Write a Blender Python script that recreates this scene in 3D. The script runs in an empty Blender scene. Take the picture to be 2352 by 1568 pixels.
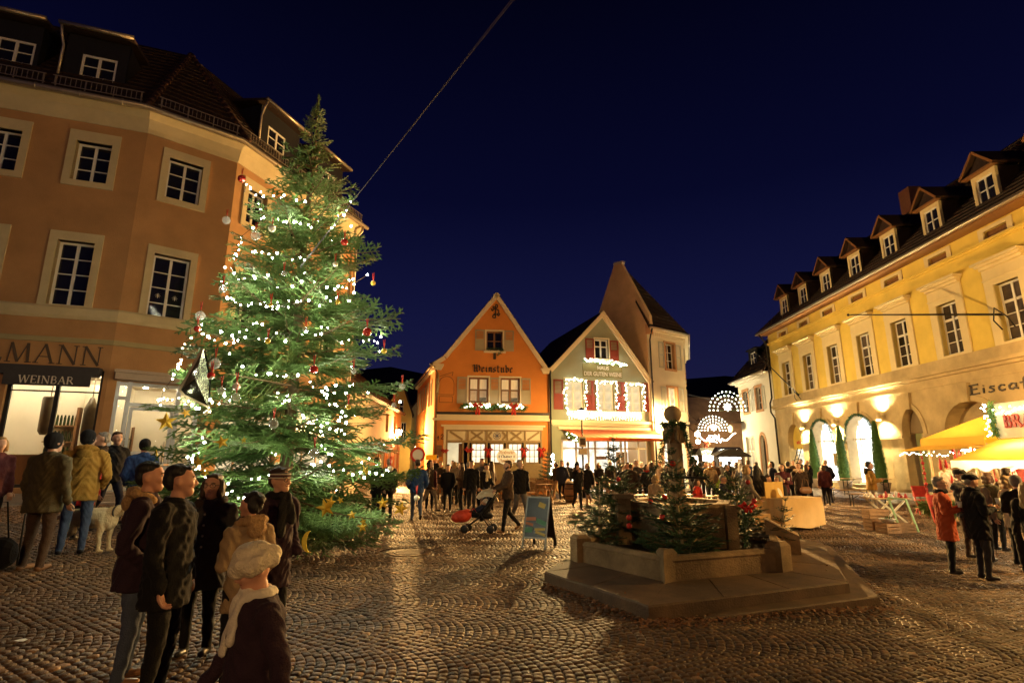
import bpy, math, random
import numpy as np
from mathutils import Vector, Matrix
from mathutils.geometry import tessellate_polygon
RAD = math.radians
rng = random.Random(7)
SC = bpy.context.scene
COL = SC.collection
# ------------------------------------------------------------ camera, sky, exposure
FPX, CXP, CYP, PITCH, EYE = 1234.6, 1176.0, 784.0, math.atan(475 / 2150), 1.8
cam_data = bpy.data.cameras.new('camera')
cam_data.sensor_width = 36
cam_data.lens = 36 * FPX / 2352
cam_data.clip_start, cam_data.clip_end = 0.05, 2000
cam = bpy.data.objects.new('camera', cam_data)
cam.location = (0, 0, EYE)
cam.rotation_euler = (math.pi / 2 + PITCH, 0, 0)
COL.objects.link(cam)
SC.camera = cam
world = bpy.data.worlds.new('World')
SC.world = world
world.use_nodes = True
wn, wl = world.node_tree.nodes, world.node_tree.links
bg = wn['Background']
tc = wn.new('ShaderNodeTexCoord')
sep = wn.new('ShaderNodeSeparateXYZ')
wl.new(tc.outputs['Generated'], sep.inputs[0])
cr = wn.new('ShaderNodeValToRGB')
wl.new(sep.outputs['Z'], cr.inputs[0])
els = cr.color_ramp.elements
els[0].position, els[0].color = 0.0, (0.013, 0.0135, 0.052, 1)
els[1].position, els[1].color = 0.75, (0.0005, 0.0006, 0.005, 1)
e = els.new(0.25); e.color = (0.0062, 0.0072, 0.042, 1)
e = els.new(0.45); e.color = (0.0022, 0.0027, 0.020, 1)
wl.new(cr.outputs[0], bg.inputs['Color'])
bg.inputs['Strength'].default_value = 1.0
SC.view_settings.view_transform = 'Standard'
SC.view_settings.look = 'None'
SC.view_settings.exposure = 0.0
SC.view_settings.gamma = 1.0
SC.view_settings.use_curve_mapping = False
cy = SC.cycles
cy.use_denoising = True
cy.max_bounces = 6
cy.diffuse_bounces = 3
cy.glossy_bounces = 3
cy.transparent_max_bounces = 12
cy.sample_clamp_indirect = 4
cy.caustics_reflective = cy.caustics_refractive = False
cy.use_light_tree = True
# ------------------------------------------------------------ where things stand
def ray(u, v):
 a, b = (u - CXP) / FPX, (CYP - v) / FPX
 return (a, math.cos(PITCH) - b * math.sin(PITCH), math.sin(PITCH) + b * math.cos(PITCH))
def gz(x, y):
 return 0.048 * (math.sqrt((x + 2.6) ** 2 + 0.5) - x - 2.6) - 0.25 * math.exp(-((x - 9) ** 2 + (y - 9) ** 2) / 30) + 0.09 * max(0, x - 13.2)
def ground_at(u, v):
 r = ray(u, v); z = 0
 for i in range(25):
  t = (z - EYE) / r[2]
  z = gz(r[0] * t, r[1] * t)
 return (r[0] * t, r[1] * t, z)
def at_z(u, v, z):
 r = ray(u, v); t = (z - EYE) / r[2]
 return (r[0] * t, r[1] * t, z)
def at_y(u, v, Y):
 r = ray(u, v); t = Y / r[1]
 return (r[0] * t, Y, EYE + r[2] * t)
# ------------------------------------------------------------ materials
MATS = {}
def mat(name, col=(0.5, 0.5, 0.5), rough=0.7, var=0.12, vscale=3.0, bump=0.0, bscale=40.0, metal=0.0,
  emit=0.0, ecol=None, spec=0.4, coat=0.0, dirt=0.0, tone=False, trans=0.0, transl=0.0, rnd=0.0, stretch=None, sheen=0.0):
 if name in MATS: return MATS[name]
 m = bpy.data.materials.new(name); MATS[name] = m
 m.use_nodes = True
 n, l = m.node_tree.nodes, m.node_tree.links
 p = n['Principled BSDF']
 p.inputs['Roughness'].default_value = rough
 p.inputs['Metallic'].default_value = metal
 p.inputs['Specular IOR Level'].default_value = spec
 p.inputs['Coat Weight'].default_value = coat
 if sheen: p.inputs['Sheen Weight'].default_value = sheen
 t = n.new('ShaderNodeTexCoord')
 src = t.outputs['Object']
 if stretch:
  mp = n.new('ShaderNodeMapping'); mp.inputs['Scale'].default_value = stretch
  l.new(src, mp.inputs[0]); src = mp.outputs[0]
 out = None
 if var > 0:
  nz = n.new('ShaderNodeTexNoise'); nz.inputs['Scale'].default_value = vscale; nz.inputs['Detail'].default_value = 6
  nz.inputs['Roughness'].default_value = 0.65
  l.new(src, nz.inputs['Vector'])
  mr = n.new('ShaderNodeMapRange'); mr.inputs[1].default_value = 0.25; mr.inputs[2].default_value = 0.75
  mr.inputs[3].default_value = 1 - var; mr.inputs[4].default_value = 1 + var
  l.new(nz.outputs[0], mr.inputs[0])
  val = mr.outputs[0]
  if rnd:
   oi = n.new('ShaderNodeObjectInfo'); m2 = n.new('ShaderNodeMapRange')
   m2.inputs[3].default_value = 1 - rnd; m2.inputs[4].default_value = 1 + rnd
   l.new(oi.outputs['Random'], m2.inputs[0])
   mm = n.new('ShaderNodeMath'); mm.operation = 'MULTIPLY'
   l.new(val, mm.inputs[0]); l.new(m2.outputs[0], mm.inputs[1]); val = mm.outputs[0]
  if tone:
   at = n.new('ShaderNodeAttribute'); at.attribute_name = 'tone'
   mm = n.new('ShaderNodeMath'); mm.operation = 'MULTIPLY'
   l.new(val, mm.inputs[0]); l.new(at.outputs['Fac'], mm.inputs[1]); val = mm.outputs[0]
  if dirt:
   n3 = n.new('ShaderNodeTexNoise'); n3.inputs['Scale'].default_value = 0.9; n3.inputs['Detail'].default_value = 8
   l.new(src, n3.inputs['Vector'])
   m3 = n.new('ShaderNodeMapRange'); m3.inputs[1].default_value = 0.35; m3.inputs[2].default_value = 0.65
   m3.inputs[3].default_value = 1 - dirt; m3.inputs[4].default_value = 1.0
   l.new(n3.outputs[0], m3.inputs[0])
   mm = n.new('ShaderNodeMath'); mm.operation = 'MULTIPLY'
   l.new(val, mm.inputs[0]); l.new(m3.outputs[0], mm.inputs[1]); val = mm.outputs[0]
  vm = n.new('ShaderNodeVectorMath'); vm.operation = 'SCALE'
  vm.inputs[0].default_value = col[:3]
  l.new(val, vm.inputs['Scale'])
  l.new(vm.outputs[0], p.inputs['Base Color'])
 else:
  p.inputs['Base Color'].default_value = (*col[:3], 1)
 if bump > 0:
  nb = n.new('ShaderNodeTexNoise'); nb.inputs['Scale'].default_value = bscale; nb.inputs['Detail'].default_value = 5
  l.new(src, nb.inputs['Vector'])
  bp = n.new('ShaderNodeBump'); bp.inputs['Strength'].default_value = bump; bp.inputs['Distance'].default_value = 0.02
  l.new(nb.outputs[0], bp.inputs['Height']); l.new(bp.outputs[0], p.inputs['Normal'])
 if emit > 0:
  p.inputs['Emission Color'].default_value = (*(ecol or col)[:3], 1)
  p.inputs['Emission Strength'].default_value = emit
 if transl > 0:
  out = n['Material Output']
  tr = n.new('ShaderNodeBsdfTranslucent'); mx = n.new('ShaderNodeMixShader')
  tr.inputs[0].default_value = (*col[:3], 1); mx.inputs[0].default_value = transl
  l.new(p.outputs[0], mx.inputs[1]); l.new(tr.outputs[0], mx.inputs[2]); l.new(mx.outputs[0], out.inputs['Surface'])
 if trans > 0:
  out = n['Material Output']
  tr = n.new('ShaderNodeBsdfTransparent'); mx = n.new('ShaderNodeMixShader')
  mx.inputs[0].default_value = trans
  l.new(p.outputs[0], mx.inputs[1]); l.new(tr.outputs[0], mx.inputs[2]); l.new(mx.outputs[0], out.inputs['Surface'])
 return m
def room_mat(name, col, strength, scale=1.2, contrast=0.8):
 """a lit room seen through a pane: uneven warm light"""
 if name in MATS: return MATS[name]
 m = bpy.data.materials.new(name); MATS[name] = m
 m.use_nodes = True
 n, l = m.node_tree.nodes, m.node_tree.links
 p = n['Principled BSDF']; p.inputs['Base Color'].default_value = (0.02, 0.02, 0.02, 1); p.inputs['Roughness'].default_value = 0.1
 t = n.new('ShaderNodeTexCoord'); nz = n.new('ShaderNodeTexNoise'); nz.inputs['Scale'].default_value = scale; nz.inputs['Detail'].default_value = 3
 l.new(t.outputs['Object'], nz.inputs['Vector'])
 mr = n.new('ShaderNodeMapRange'); mr.inputs[1].default_value = 0.35; mr.inputs[2].default_value = 0.65
 mr.inputs[3].default_value = strength * (1 - contrast); mr.inputs[4].default_value = strength
 l.new(nz.outputs[0], mr.inputs[0]); l.new(mr.outputs[0], p.inputs['Emission Strength'])
 p.inputs['Emission Color'].default_value = (*col, 1)
 return m
# ------------------------------------------------------------ mesh building
class Fr:
 """a vertical facade: s along it (left to right as seen), d inwards, z up"""
 def __init__(s, x, y, ang, z=0.0):
  s.x, s.y, s.a, s.z = x, y, RAD(ang), z
  s.c, s.s = math.cos(s.a), math.sin(s.a)
 def pt(f, s, d, z):
  return (f.x + s * f.c - d * f.s, f.y + s * f.s + d * f.c, z + f.z)
 def sub(f, s, d=0.0, dang=0.0, z=0.0):
  p = f.pt(s, d, z)
  return Fr(p[0], p[1], math.degrees(f.a) + dang, p[2])
class MB:
 def __init__(s, fr=None):
  s.V, s.F, s.M, s.S, s.fr = [], [], [], [], fr
 def add(s, verts, faces, mi=0, smooth=False):
  b = len(s.V)
  if s.fr: verts = [s.fr.pt(*v) for v in verts]
  s.V.extend(tuple(v) for v in verts)
  for f in faces:
   s.F.append(tuple(b + i for i in f)); s.M.append(mi); s.S.append(smooth)
  return s
 def box(s, x0, x1, y0, y1, z0, z1, mi=0, rz=0, rx=0, piv=None):
  v = [(x, y, z) for z in (z0, z1) for y in (y0, y1) for x in (x0, x1)]
  if rz or rx:
   p = Vector(piv or ((x0 + x1) / 2, (y0 + y1) / 2, (z0 + z1) / 2))
   m = Matrix.Rotation(rz, 3, 'Z') @ Matrix.Rotation(rx, 3, 'X')
   v = [tuple(p + m @ (Vector(q) - p)) for q in v]
  return s.add(v, [(0, 2, 3, 1), (4, 5, 7, 6), (0, 1, 5, 4), (2, 6, 7, 3), (0, 4, 6, 2), (1, 3, 7, 5)], mi)
 def bar(s, p, q, w, h=None, mi=0):
  """a square bar from p to q"""
  h = h or w
  p, q = Vector(p), Vector(q); d = (q - p).normalized()
  up = Vector((0, 0, 1)) if abs(d.z) < 0.95 else Vector((0, 1, 0))
  a = d.cross(up).normalized() * w / 2; b = a.cross(d).normalized() * h / 2
  v = [p - a - b, p + a - b, p + a + b, p - a + b, q - a - b, q + a - b, q + a + b, q - a + b]
  return s.add([tuple(x) for x in v], [(0, 3, 2, 1), (4, 5, 6, 7), (0, 1, 5, 4), (1, 2, 6, 5), (2, 3, 7, 6), (3, 0, 4, 7)], mi)
 def tube(s, pts, r, n=8, mi=0, cap=True, sx=1.0, sy=1.0):
  pts = [Vector(p) for p in pts]
  rs = r if isinstance(r, (list, tuple)) else [r] * len(pts)
  V, Fc = [], []
  ref = None
  for i, p in enumerate(pts):
   d = (pts[min(i + 1, len(pts) - 1)] - pts[max(i - 1, 0)])
   d = d.normalized() if d.length > 1e-9 else Vector((0, 0, 1))
   if ref is None: ref = Vector((1, 0, 0)) if abs(d.x) < 0.9 else Vector((0, 1, 0))
   a = (ref - d * ref.dot(d)).normalized(); b = d.cross(a); ref = a
   for k in range(n):
    t = 2 * math.pi * k / n
    V.append(tuple(p + (a * math.cos(t) * sx + b * math.sin(t) * sy) * rs[i]))
  for i in range(len(pts) - 1):
   for k in range(n):
    k2 = (k + 1) % n
    Fc.append((i * n + k, i * n + k2, (i + 1) * n + k2, (i + 1) * n + k))
  if cap:
   Fc.append(tuple(reversed(range(n)))); Fc.append(tuple((len(pts) - 1) * n + k for k in range(n)))
  return s.add(V, Fc, mi, True)
 def lathe(s, prof, n=16, c=(0, 0, 0), mi=0, sx=1, sy=1, smooth=True):
  V, Fc = [], []
  for r, z in prof:
   for k in range(n):
    t = 2 * math.pi * (k + 0.5) / n
    V.append((c[0] + r * math.cos(t) * sx, c[1] + r * math.sin(t) * sy, c[2] + z))
  for i in range(len(prof) - 1):
   for k in range(n):
    k2 = (k + 1) % n
    Fc.append((i * n + k, i * n + k2, (i + 1) * n + k2, (i + 1) * n + k))
  if prof[0][0] > 1e-6: Fc.append(tuple(reversed(range(n))))
  if prof[-1][0] > 1e-6: Fc.append(tuple((len(prof) - 1) * n + k for k in range(n)))
  return s.add(V, Fc, mi, smooth)
 def ball(s, c, r, n=10, m=6, mi=0, sc=(1, 1, 1)):
  return s.lathe2([(math.sin(math.pi * i / m) * r, -math.cos(math.pi * i / m) * r) for i in range(m + 1)], n, c, mi, sc)
 def lathe2(s, prof, n, c, mi, sc):
  V, Fc = [], []
  for i, (r, z) in enumerate(prof):
   if i in (0, len(prof) - 1): V.append((c[0], c[1], c[2] + z * sc[2])); continue
   for k in range(n):
    t = 2 * math.pi * k / n
    V.append((c[0] + r * math.cos(t) * sc[0], c[1] + r * math.sin(t) * sc[1], c[2] + z * sc[2]))
  m = len(prof) - 1; last = len(V) - 1
  for k in range(n):
   k2 = (k + 1) % n
   Fc.append((0, 1 + k2, 1 + k))
   for i in range(m - 2):
    a = 1 + i * n
    Fc.append((a + k, a + k2, a + n + k2, a + n + k))
   a = 1 + (m - 2) * n
   Fc.append((a + k, a + k2, last))
  return s.add(V, Fc, mi, True)
 def prism(s, poly, z0, z1, mi=0, top=None):
  """upright prism over a 2-D polygon (counter-clockwise); top: an inset polygon for the upper face"""
  n = len(poly); top = top or poly
  v = [(x, y, z0) for x, y in poly] + [(x, y, z1) for x, y in top]
  return s.add(v, [tuple(reversed(range(n))), tuple(range(n, 2 * n))] + [(i, (i + 1) % n, n + (i + 1) % n, n + i) for i in range(n)], mi)
 def slab(s, poly, d0, d1, mi=0):
  """a plate in a facade: 2-D outline (s,z), thickness from d0 (outer) to d1"""
  n = len(poly)
  v = [(x, d0, z) for x, z in poly] + [(x, d1, z) for x, z in poly]
  return s.add(v, [tuple(range(n)), tuple(reversed(range(n, 2 * n)))] + [(i, n + i, n + (i + 1) % n, (i + 1) % n) for i in range(n)], mi)
 def wall(s, outer, holes, depth, mi=0, rev=None, d=0.0):
  """a wall face with real openings and their reveals"""
  loops = [outer] + holes
  flat = [p for lp in loops for p in lp]
  tris = tessellate_polygon([[Vector((p[0], p[1], 0)) for p in lp] for lp in loops])
  s.add([(x, d, z) for x, z in flat], [tuple(t) for t in tris], mi)
  for lp in loops:
   n = len(lp)
   s.add([(x, d, z) for x, z in lp] + [(x, d + depth, z) for x, z in lp],
     [(i, (i + 1) % n, n + (i + 1) % n, n + i) for i in range(n)], mi if rev is None or lp is outer else rev)
  return s
 def mesh(s, name, mats, off=(0, 0, 0)):
  me = bpy.data.meshes.new(name)
  o = Vector(off)
  me.from_pydata([Vector(v) - o for v in s.V], [], s.F)
  for m in (mats if isinstance(mats, (list, tuple)) else [mats]): me.materials.append(m)
  if len(me.polygons):
   me.polygons.foreach_set('material_index', s.M)
   me.polygons.foreach_set('use_smooth', s.S)
  return me
 def build(s, name, mats, parent=None, kind=None, off=None):
  o = bpy.data.objects.new(name, s.mesh(name, mats, off if off is not None else (parent.location if parent else (0, 0, 0))))
  COL.objects.link(o)
  if parent: o.parent = parent
  if kind: o['kind'] = kind
  return o
def arch(xa, xb, z0, spring, apex, n=10):
 """outline of an arched opening"""
 c, rx = (xa + xb) / 2, (xb - xa) / 2
 return [(xb, z0)] + [(c + rx * math.cos(math.pi * i / n), spring + (apex - spring) * math.sin(math.pi * i / n)) for i in range(n + 1)] + [(xa, z0)]
def rect(xa, xb, za, zb): return [(xa, za), (xb, za), (xb, zb), (xa, zb)]
def thing(name, label, cat, loc=(0, 0, 0), rz=0.0, group=None):
 o = bpy.data.objects.new(name, None); COL.objects.link(o)
 o.empty_display_size = 0.2
 o.location = loc; o.rotation_euler = (0, 0, rz); o['label'] = label; o['category'] = cat
 if group: o['group'] = group
 return o
def tag(o, label, cat, group=None):
 o['label'] = label; o['category'] = cat
 if group: o['group'] = group
 return o
def child(name, mesh, parent, loc=(0, 0, 0), rot=(0, 0, 0), scale=(1, 1, 1), kind=None):
 o = bpy.data.objects.new(name, mesh); COL.objects.link(o)
 o.parent = parent; o.location = loc; o.rotation_euler = rot; o.scale = scale
 if kind: o['kind'] = kind
 return o
def dup(root, loc, rz=0.0, label=None, scale=None):
 r = root.copy(); COL.objects.link(r)
 r.location = loc; r.rotation_euler = (0, 0, rz)
 if label: r['label'] = label
 if scale: r.scale = scale
 for ch in list(root.children):
  c = ch.copy(); COL.objects.link(c); c.parent = r
  for g in list(ch.children):
   d = g.copy(); COL.objects.link(d); d.parent = c
 return r
ORD = ['first', 'second', 'third', 'fourth', 'fifth', 'sixth', 'seventh', 'eighth', 'ninth', 'tenth', 'eleventh', 'twelfth', 'thirteenth', 'fourteenth', 'fifteenth', 'sixteenth', 'seventeenth', 'eighteenth']
# ------------------------------------------------------------ windows
WIN = {}
def window(parent, fr, sc, z0, w, h, xd, zd, m, pane, rec=0.16, ft=0.06, name='window', panes=True):
 """a casement: xd, zd = dividers as (position, thickness); its panes are children"""
 key = (w, h, tuple(xd), tuple(zd), m.name, ft)
 xs = [0] + [v for p, t in xd for v in (p - t / 2, p + t / 2)] + [w]
 xs[0] = ft; xs[-1] = w - ft
 zs = [ft] + [v for p, t in zd for v in (p - t / 2, p + t / 2)] + [h - ft]
 if key not in WIN:
  b = MB()
  b.box(0, w, 0, 0.07, 0, ft); b.box(0, w, 0, 0.07, h - ft, h)
  b.box(0, ft, 0, 0.07, ft, h - ft); b.box(w - ft, w, 0, 0.07, ft, h - ft)
  for p, t in xd: b.box(p - t / 2, p + t / 2, -0.004, 0.066, ft, h - ft)
  for i in range(0, len(xs), 2):
   for p, t in zd: b.box(xs[i], xs[i + 1], 0.008, 0.058, p - t / 2, p + t / 2)
  WIN[key] = b.mesh(name, m)
 p = fr.pt(sc - w / 2, rec, z0)
 L = parent.location
 o = child(name, WIN[key], parent, (p[0] - L.x, p[1] - L.y, p[2] - L.z), (0, 0, fr.a))
 if not panes:
  k2 = (w, h, pane.name)
  if k2 not in WIN: WIN[k2] = MB().box(ft, w - ft, 0.03, 0.04, ft, h - ft).mesh('pane', pane)
  child('pane', WIN[k2], o)
  return o
 for i in range(0, len(xs), 2):
  for j in range(0, len(zs), 2):
   pw, ph = round(xs[i + 1] - xs[i], 3), round(zs[j + 1] - zs[j], 3)
   k2 = (pw, ph, pane.name)
   if k2 not in WIN: WIN[k2] = MB().box(0, pw, 0, 0.008, 0, ph).mesh('pane', pane)
   child('pane', WIN[k2], o, (xs[i], 0.03, zs[j]))
 return o
SHUT = {}
def shutter(parent, fr, s0, z0, w, h, m, full=False, d=-0.05):
 key = (w, h, m.name, full)
 if key not in SHUT:
  b = MB()
  t = 0.07
  b.box(0, t, 0, 0.045, 0, h); b.box(w - t, w, 0, 0.045, 0, h)
  for z in (0, h * 0.48, h - t): b.box(t, w - t, 0.003, 0.042, z, z + t)
  lo = [(h * 0.48 + t, h - t)] + ([(t, h * 0.48)] if full else [])
  if not full: b.box(t, w - t, 0.015, 0.03, t, h * 0.48)
  for a, c in lo:
   n = int((c - a) / 0.075)
   for i in range(n):
    z = a + (i + 0.5) * (c - a) / n
    b.box(t, w - t, 0.006, 0.04, z - 0.008, z + 0.008, rx=0.7)
  SHUT[key] = b.mesh('shutter', m)
 p = fr.pt(s0, d, z0); L = parent.location
 return child('shutter', SHUT[key], parent, (p[0] - L.x, p[1] - L.y, p[2] - L.z), (0, 0, fr.a))
# ------------------------------------------------------------ lettering made of pen strokes
def seg(b, fr, p, q, w, d0=-0.03, d1=0.0, nib=None):
 """one stroke of a letter as a solid bar on a facade"""
 (x0, z0), (x1, z1) = p, q
 if nib is not None:
  a = (math.cos(nib) * w / 2, math.sin(nib) * w / 2)
  o = [(x0 - a[0], z0 - a[1]), (x0 + a[0], z0 + a[1]), (x1 + a[0], z1 + a[1]), (x1 - a[0], z1 - a[1])]
 else:
  L = math.hypot(x1 - x0, z1 - z0) or 1
  nx, nz = -(z1 - z0) / L * w / 2, (x1 - x0) / L * w / 2
  o = [(x0 - nx, z0 - nz), (x1 - nx, z1 - nz), (x1 + nx, z1 + nz), (x0 + nx, z0 + nz)]
 area = sum(o[i][0] * o[(i + 1) % 4][1] - o[(i + 1) % 4][0] * o[i][1] for i in range(4))
 if area < 0: o.reverse()
 b.slab(o, d0, d1)
# glyphs: strokes as (points..., weight); unit height 1
SER = {
 'E': (0.55, [([(0.1, 0), (0.1, 1)], 1), ([(0.1, 0.02), (0.5, 0.02), (0.53, 0.2)], .45), ([(0.1, 0.52), (0.42, 0.52)], .45), ([(0.1, 0.98), (0.48, 0.98), (0.5, 0.82)], .45)]),
 'L': (0.55, [([(0.1, 0), (0.1, 1)], 1), ([(0.1, 0.02), (0.5, 0.02), (0.53, 0.22)], .45), ([(0.0, 0.98), (0.2, 0.98)], .35)]),
 'M': (0.95, [([(0.13, 0), (0.2, 1)], .4), ([(0.2, 1), (0.48, 0.02)], 1), ([(0.48, 0.02), (0.76, 1)], .4), ([(0.76, 1), (0.83, 0)], 1), ([(0.04, 0.02), (0.24, 0.02)], .35), ([(0.73, 0.02), (0.95, 0.02)], .35)]),
 'A': (0.75, [([(0.08, 0), (0.36, 1)], .4), ([(0.36, 1), (0.66, 0)], 1), ([(0.2, 0.35), (0.55, 0.35)], .4), ([(0.0, 0.02), (0.2, 0.02)], .35), ([(0.55, 0.02), (0.77, 0.02)], .35)]),
 'N': (0.8, [([(0.12, 0), (0.12, 1)], .4), ([(0.12, 1), (0.66, 0)], 1), ([(0.66, 0), (0.66, 1)], .4), ([(0.02, 0.02), (0.22, 0.02)], .35), ([(0.56, 0.98), (0.76, 0.98)], .35), ([(0.0, 0.98), (0.14, 0.98)], .35)]),
 'W': (1.05, [([(0.06, 1), (0.28, 0)], 1), ([(0.28, 0), (0.5, 1)], .4), ([(0.5, 1), (0.72, 0)], 1), ([(0.72, 0), (0.94, 1)], .4), ([(-0.03, 0.98), (0.17, 0.98)], .35), ([(0.84, 0.98), (1.03, 0.98)], .35)]),
 'I': (0.32, [([(0.14, 0), (0.14, 1)], 1), ([(0.02, 0.02), (0.26, 0.02)], .35), ([(0.02, 0.98), (0.26, 0.98)], .35)]),
 'B': (0.62, [([(0.12, 0), (0.12, 1)], 1), ([(0.12, 0.98), (0.36, 0.97), (0.47, 0.86), (0.47, 0.66), (0.36, 0.54), (0.12, 0.53)], .5), ([(0.36, 0.54), (0.52, 0.42), (0.54, 0.2), (0.42, 0.04), (0.12, 0.02)], .55)]),
 'R': (0.68, [([(0.12, 0), (0.12, 1)], 1), ([(0.12, 0.98), (0.38, 0.97), (0.49, 0.86), (0.49, 0.64), (0.38, 0.52), (0.12, 0.5)], .5), ([(0.32, 0.5), (0.64, 0.02)], .9), ([(0.02, 0.02), (0.22, 0.02)], .35)]),
}
SCRIPT = {
 'E': (0.6, [([(0.1, 0), (0.14, 1)], 1), ([(0.0, 0.0), (0.52, 0.06)], 1), ([(0.12, 0.52), (0.42, 0.55)], 1), ([(0.02, 0.97), (0.5, 1.0)], 1)]),
 'i': (0.28, [([(0.1, 0), (0.12, 0.55)], 1), ([(0.13, 0.74), (0.14, 0.82)], 1)]),
 's': (0.42, [([(0.34, 0.55), (0.18, 0.6), (0.1, 0.45), (0.28, 0.28), (0.3, 0.1), (0.12, 0.0), (0.02, 0.08)], 1)]),
 'c': (0.42, [([(0.36, 0.5), (0.2, 0.58), (0.06, 0.4), (0.07, 0.12), (0.2, 0.0), (0.36, 0.1)], 1)]),
 'a': (0.5, [([(0.36, 0.5), (0.2, 0.58), (0.05, 0.36), (0.07, 0.08), (0.2, 0.0), (0.36, 0.2)], 1), ([(0.38, 0.58), (0.36, 0.1), (0.46, 0.0)], 1)]),
 'f': (0.42, [([(0.42, 0.95), (0.3, 1.02), (0.2, 0.85), (0.17, -0.15)], 1), ([(0.02, 0.52), (0.36, 0.55)], 1)]),
 'e': (0.45, [([(0.07, 0.28), (0.36, 0.34), (0.33, 0.53), (0.18, 0.58), (0.06, 0.38), (0.08, 0.1), (0.22, 0.0), (0.38, 0.1)], 1)]),
 'C': (0.6, [([(0.5, 0.85), (0.32, 1.0), (0.1, 0.75), (0.06, 0.35), (0.2, 0.02), (0.5, 0.1)], 1)]),
}
FRAK = {
 'W': (1.0, [([(0.02, 0.8), (0.14, 1.0), (0.26, 0.9), (0.26, 0.12), (0.14, 0.06)], 1), ([(0.26, 0.14), (0.36, 0.0), (0.54, 0.14)], 1), ([(0.36, 0.95), (0.54, 1.0), (0.54, 0.12), (0.66, 0.0)], 1), ([(0.66, 0.0), (0.86, 0.2), (0.9, 0.6), (0.76, 0.98)], 1), ([(0.3, 0.55), (0.5, 0.6)], .6)]),
 'e': (0.44, [([(0.34, 0.1), (0.2, 0.0), (0.08, 0.1), (0.08, 0.55), (0.22, 0.68), (0.34, 0.52), (0.1, 0.34)], 1)]),
 'i': (0.28, [([(0.04, 0.6), (0.12, 0.68), (0.12, 0.1), (0.22, 0.02)], 1), ([(0.12, 0.86), (0.16, 0.92)], 1)]),
 'n': (0.5, [([(0.04, 0.6), (0.12, 0.68), (0.12, 0.02)], 1), ([(0.12, 0.56), (0.3, 0.68), (0.36, 0.58), (0.36, 0.1), (0.46, 0.02)], 1)]),
 's': (0.42, [([(0.32, 0.6), (0.2, 0.68), (0.08, 0.56), (0.1, 0.42), (0.3, 0.28), (0.3, 0.1), (0.16, 0.0), (0.04, 0.08)], 1)]),
 't': (0.36, [([(0.12, 0.95), (0.12, 0.1), (0.24, 0.0), (0.32, 0.08)], 1), ([(0.0, 0.64), (0.3, 0.68)], .8)]),
 'u': (0.52, [([(0.04, 0.62), (0.12, 0.66), (0.12, 0.1), (0.22, 0.0), (0.38, 0.12)], 1), ([(0.36, 0.66), (0.38, 0.1), (0.48, 0.02)], 1)]),
 'b': (0.48, [([(0.04, 1.0), (0.12, 0.94), (0.12, 0.08), (0.26, 0.0), (0.38, 0.14), (0.38, 0.52), (0.28, 0.66), (0.12, 0.54)], 1)]),
 'O': (0.72, [([(0.36, 1.0), (0.1, 0.75), (0.08, 0.25), (0.32, 0.0), (0.58, 0.25), (0.6, 0.75), (0.4, 0.98)], 1)]),
 'f': (0.36, [([(0.34, 0.95), (0.2, 1.0), (0.13, 0.9), (0.13, -0.1)], 1), ([(0.0, 0.64), (0.3, 0.66)], .8)]),
 'r': (0.36, [([(0.04, 0.6), (0.12, 0.68), (0.12, 0.02)], 1), ([(0.12, 0.56), (0.26, 0.68), (0.34, 0.6)], 1)]),
 'c': (0.4, [([(0.32, 0.56), (0.2, 0.68), (0.08, 0.55), (0.08, 0.1), (0.2, 0.0), (0.34, 0.1)], 1)]),
 'h': (0.5, [([(0.04, 1.0), (0.12, 0.94), (0.12, 0.02)], 1), ([(0.12, 0.54), (0.28, 0.66), (0.38, 0.5), (0.36, 0.08), (0.26, -0.12)], 1)]),
 'E': (0.66, [([(0.52, 0.9), (0.28, 1.0), (0.1, 0.8), (0.1, 0.2), (0.3, 0.0), (0.56, 0.14)], 1), ([(0.1, 0.52), (0.42, 0.58)], .8)]),
 'l': (0.26, [([(0.04, 1.0), (0.12, 0.94), (0.12, 0.1), (0.22, 0.02)], 1)]),
 'a': (0.48, [([(0.08, 0.62), (0.22, 0.68), (0.34, 0.58), (0.34, 0.1), (0.44, 0.02)], 1), ([(0.34, 0.38), (0.14, 0.34), (0.06, 0.14), (0.18, 0.0), (0.34, 0.12)], 1)]),
 'F': (0.66, [([(0.56, 0.92), (0.3, 1.0), (0.2, 0.86), (0.24, 0.2), (0.1, 0.0)], 1), ([(0.08, 0.52), (0.5, 0.56)], .8)]),
 'm': (0.76, [([(0.04, 0.6), (0.12, 0.68), (0.12, 0.02)], 1), ([(0.12, 0.56), (0.28, 0.68), (0.36, 0.58), (0.36, 0.02)], 1), ([(0.36, 0.56), (0.52, 0.68), (0.6, 0.58), (0.6, 0.1), (0.7, 0.02)], 1)]),
 'k': (0.46, [([(0.04, 1.0), (0.12, 0.94), (0.12, 0.02)], 1), ([(0.12, 0.36), (0.3, 0.66), (0.36, 0.5), (0.14, 0.36), (0.34, 0.06), (0.42, 0.02)], 1)]),
}
FRAK['ä'] = (0.48, FRAK['a'][1] + [([(0.1, 0.86), (0.14, 0.92)], 1), ([(0.3, 0.86), (0.34, 0.92)], 1)])
def glyphs(b, text, font, s0, s1, z0, h, w, d0, d1, nib=None, sep=0.06):
 adv = sum((font[c][0] if c in font else 0.35) + sep for c in text)
 k = (s1 - s0) / adv
 x = s0
 for c in text:
  if c in font:
   for pts, wt in font[c][1]:
    for p, q in zip(pts, pts[1:]):
     seg(b, None, (x + p[0] * k, z0 + p[1] * h), (x + q[0] * k, z0 + q[1] * h), w * wt, d0, d1, nib)
   x += (font[c][0] + sep) * k
  else: x += 0.35 * k
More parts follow.
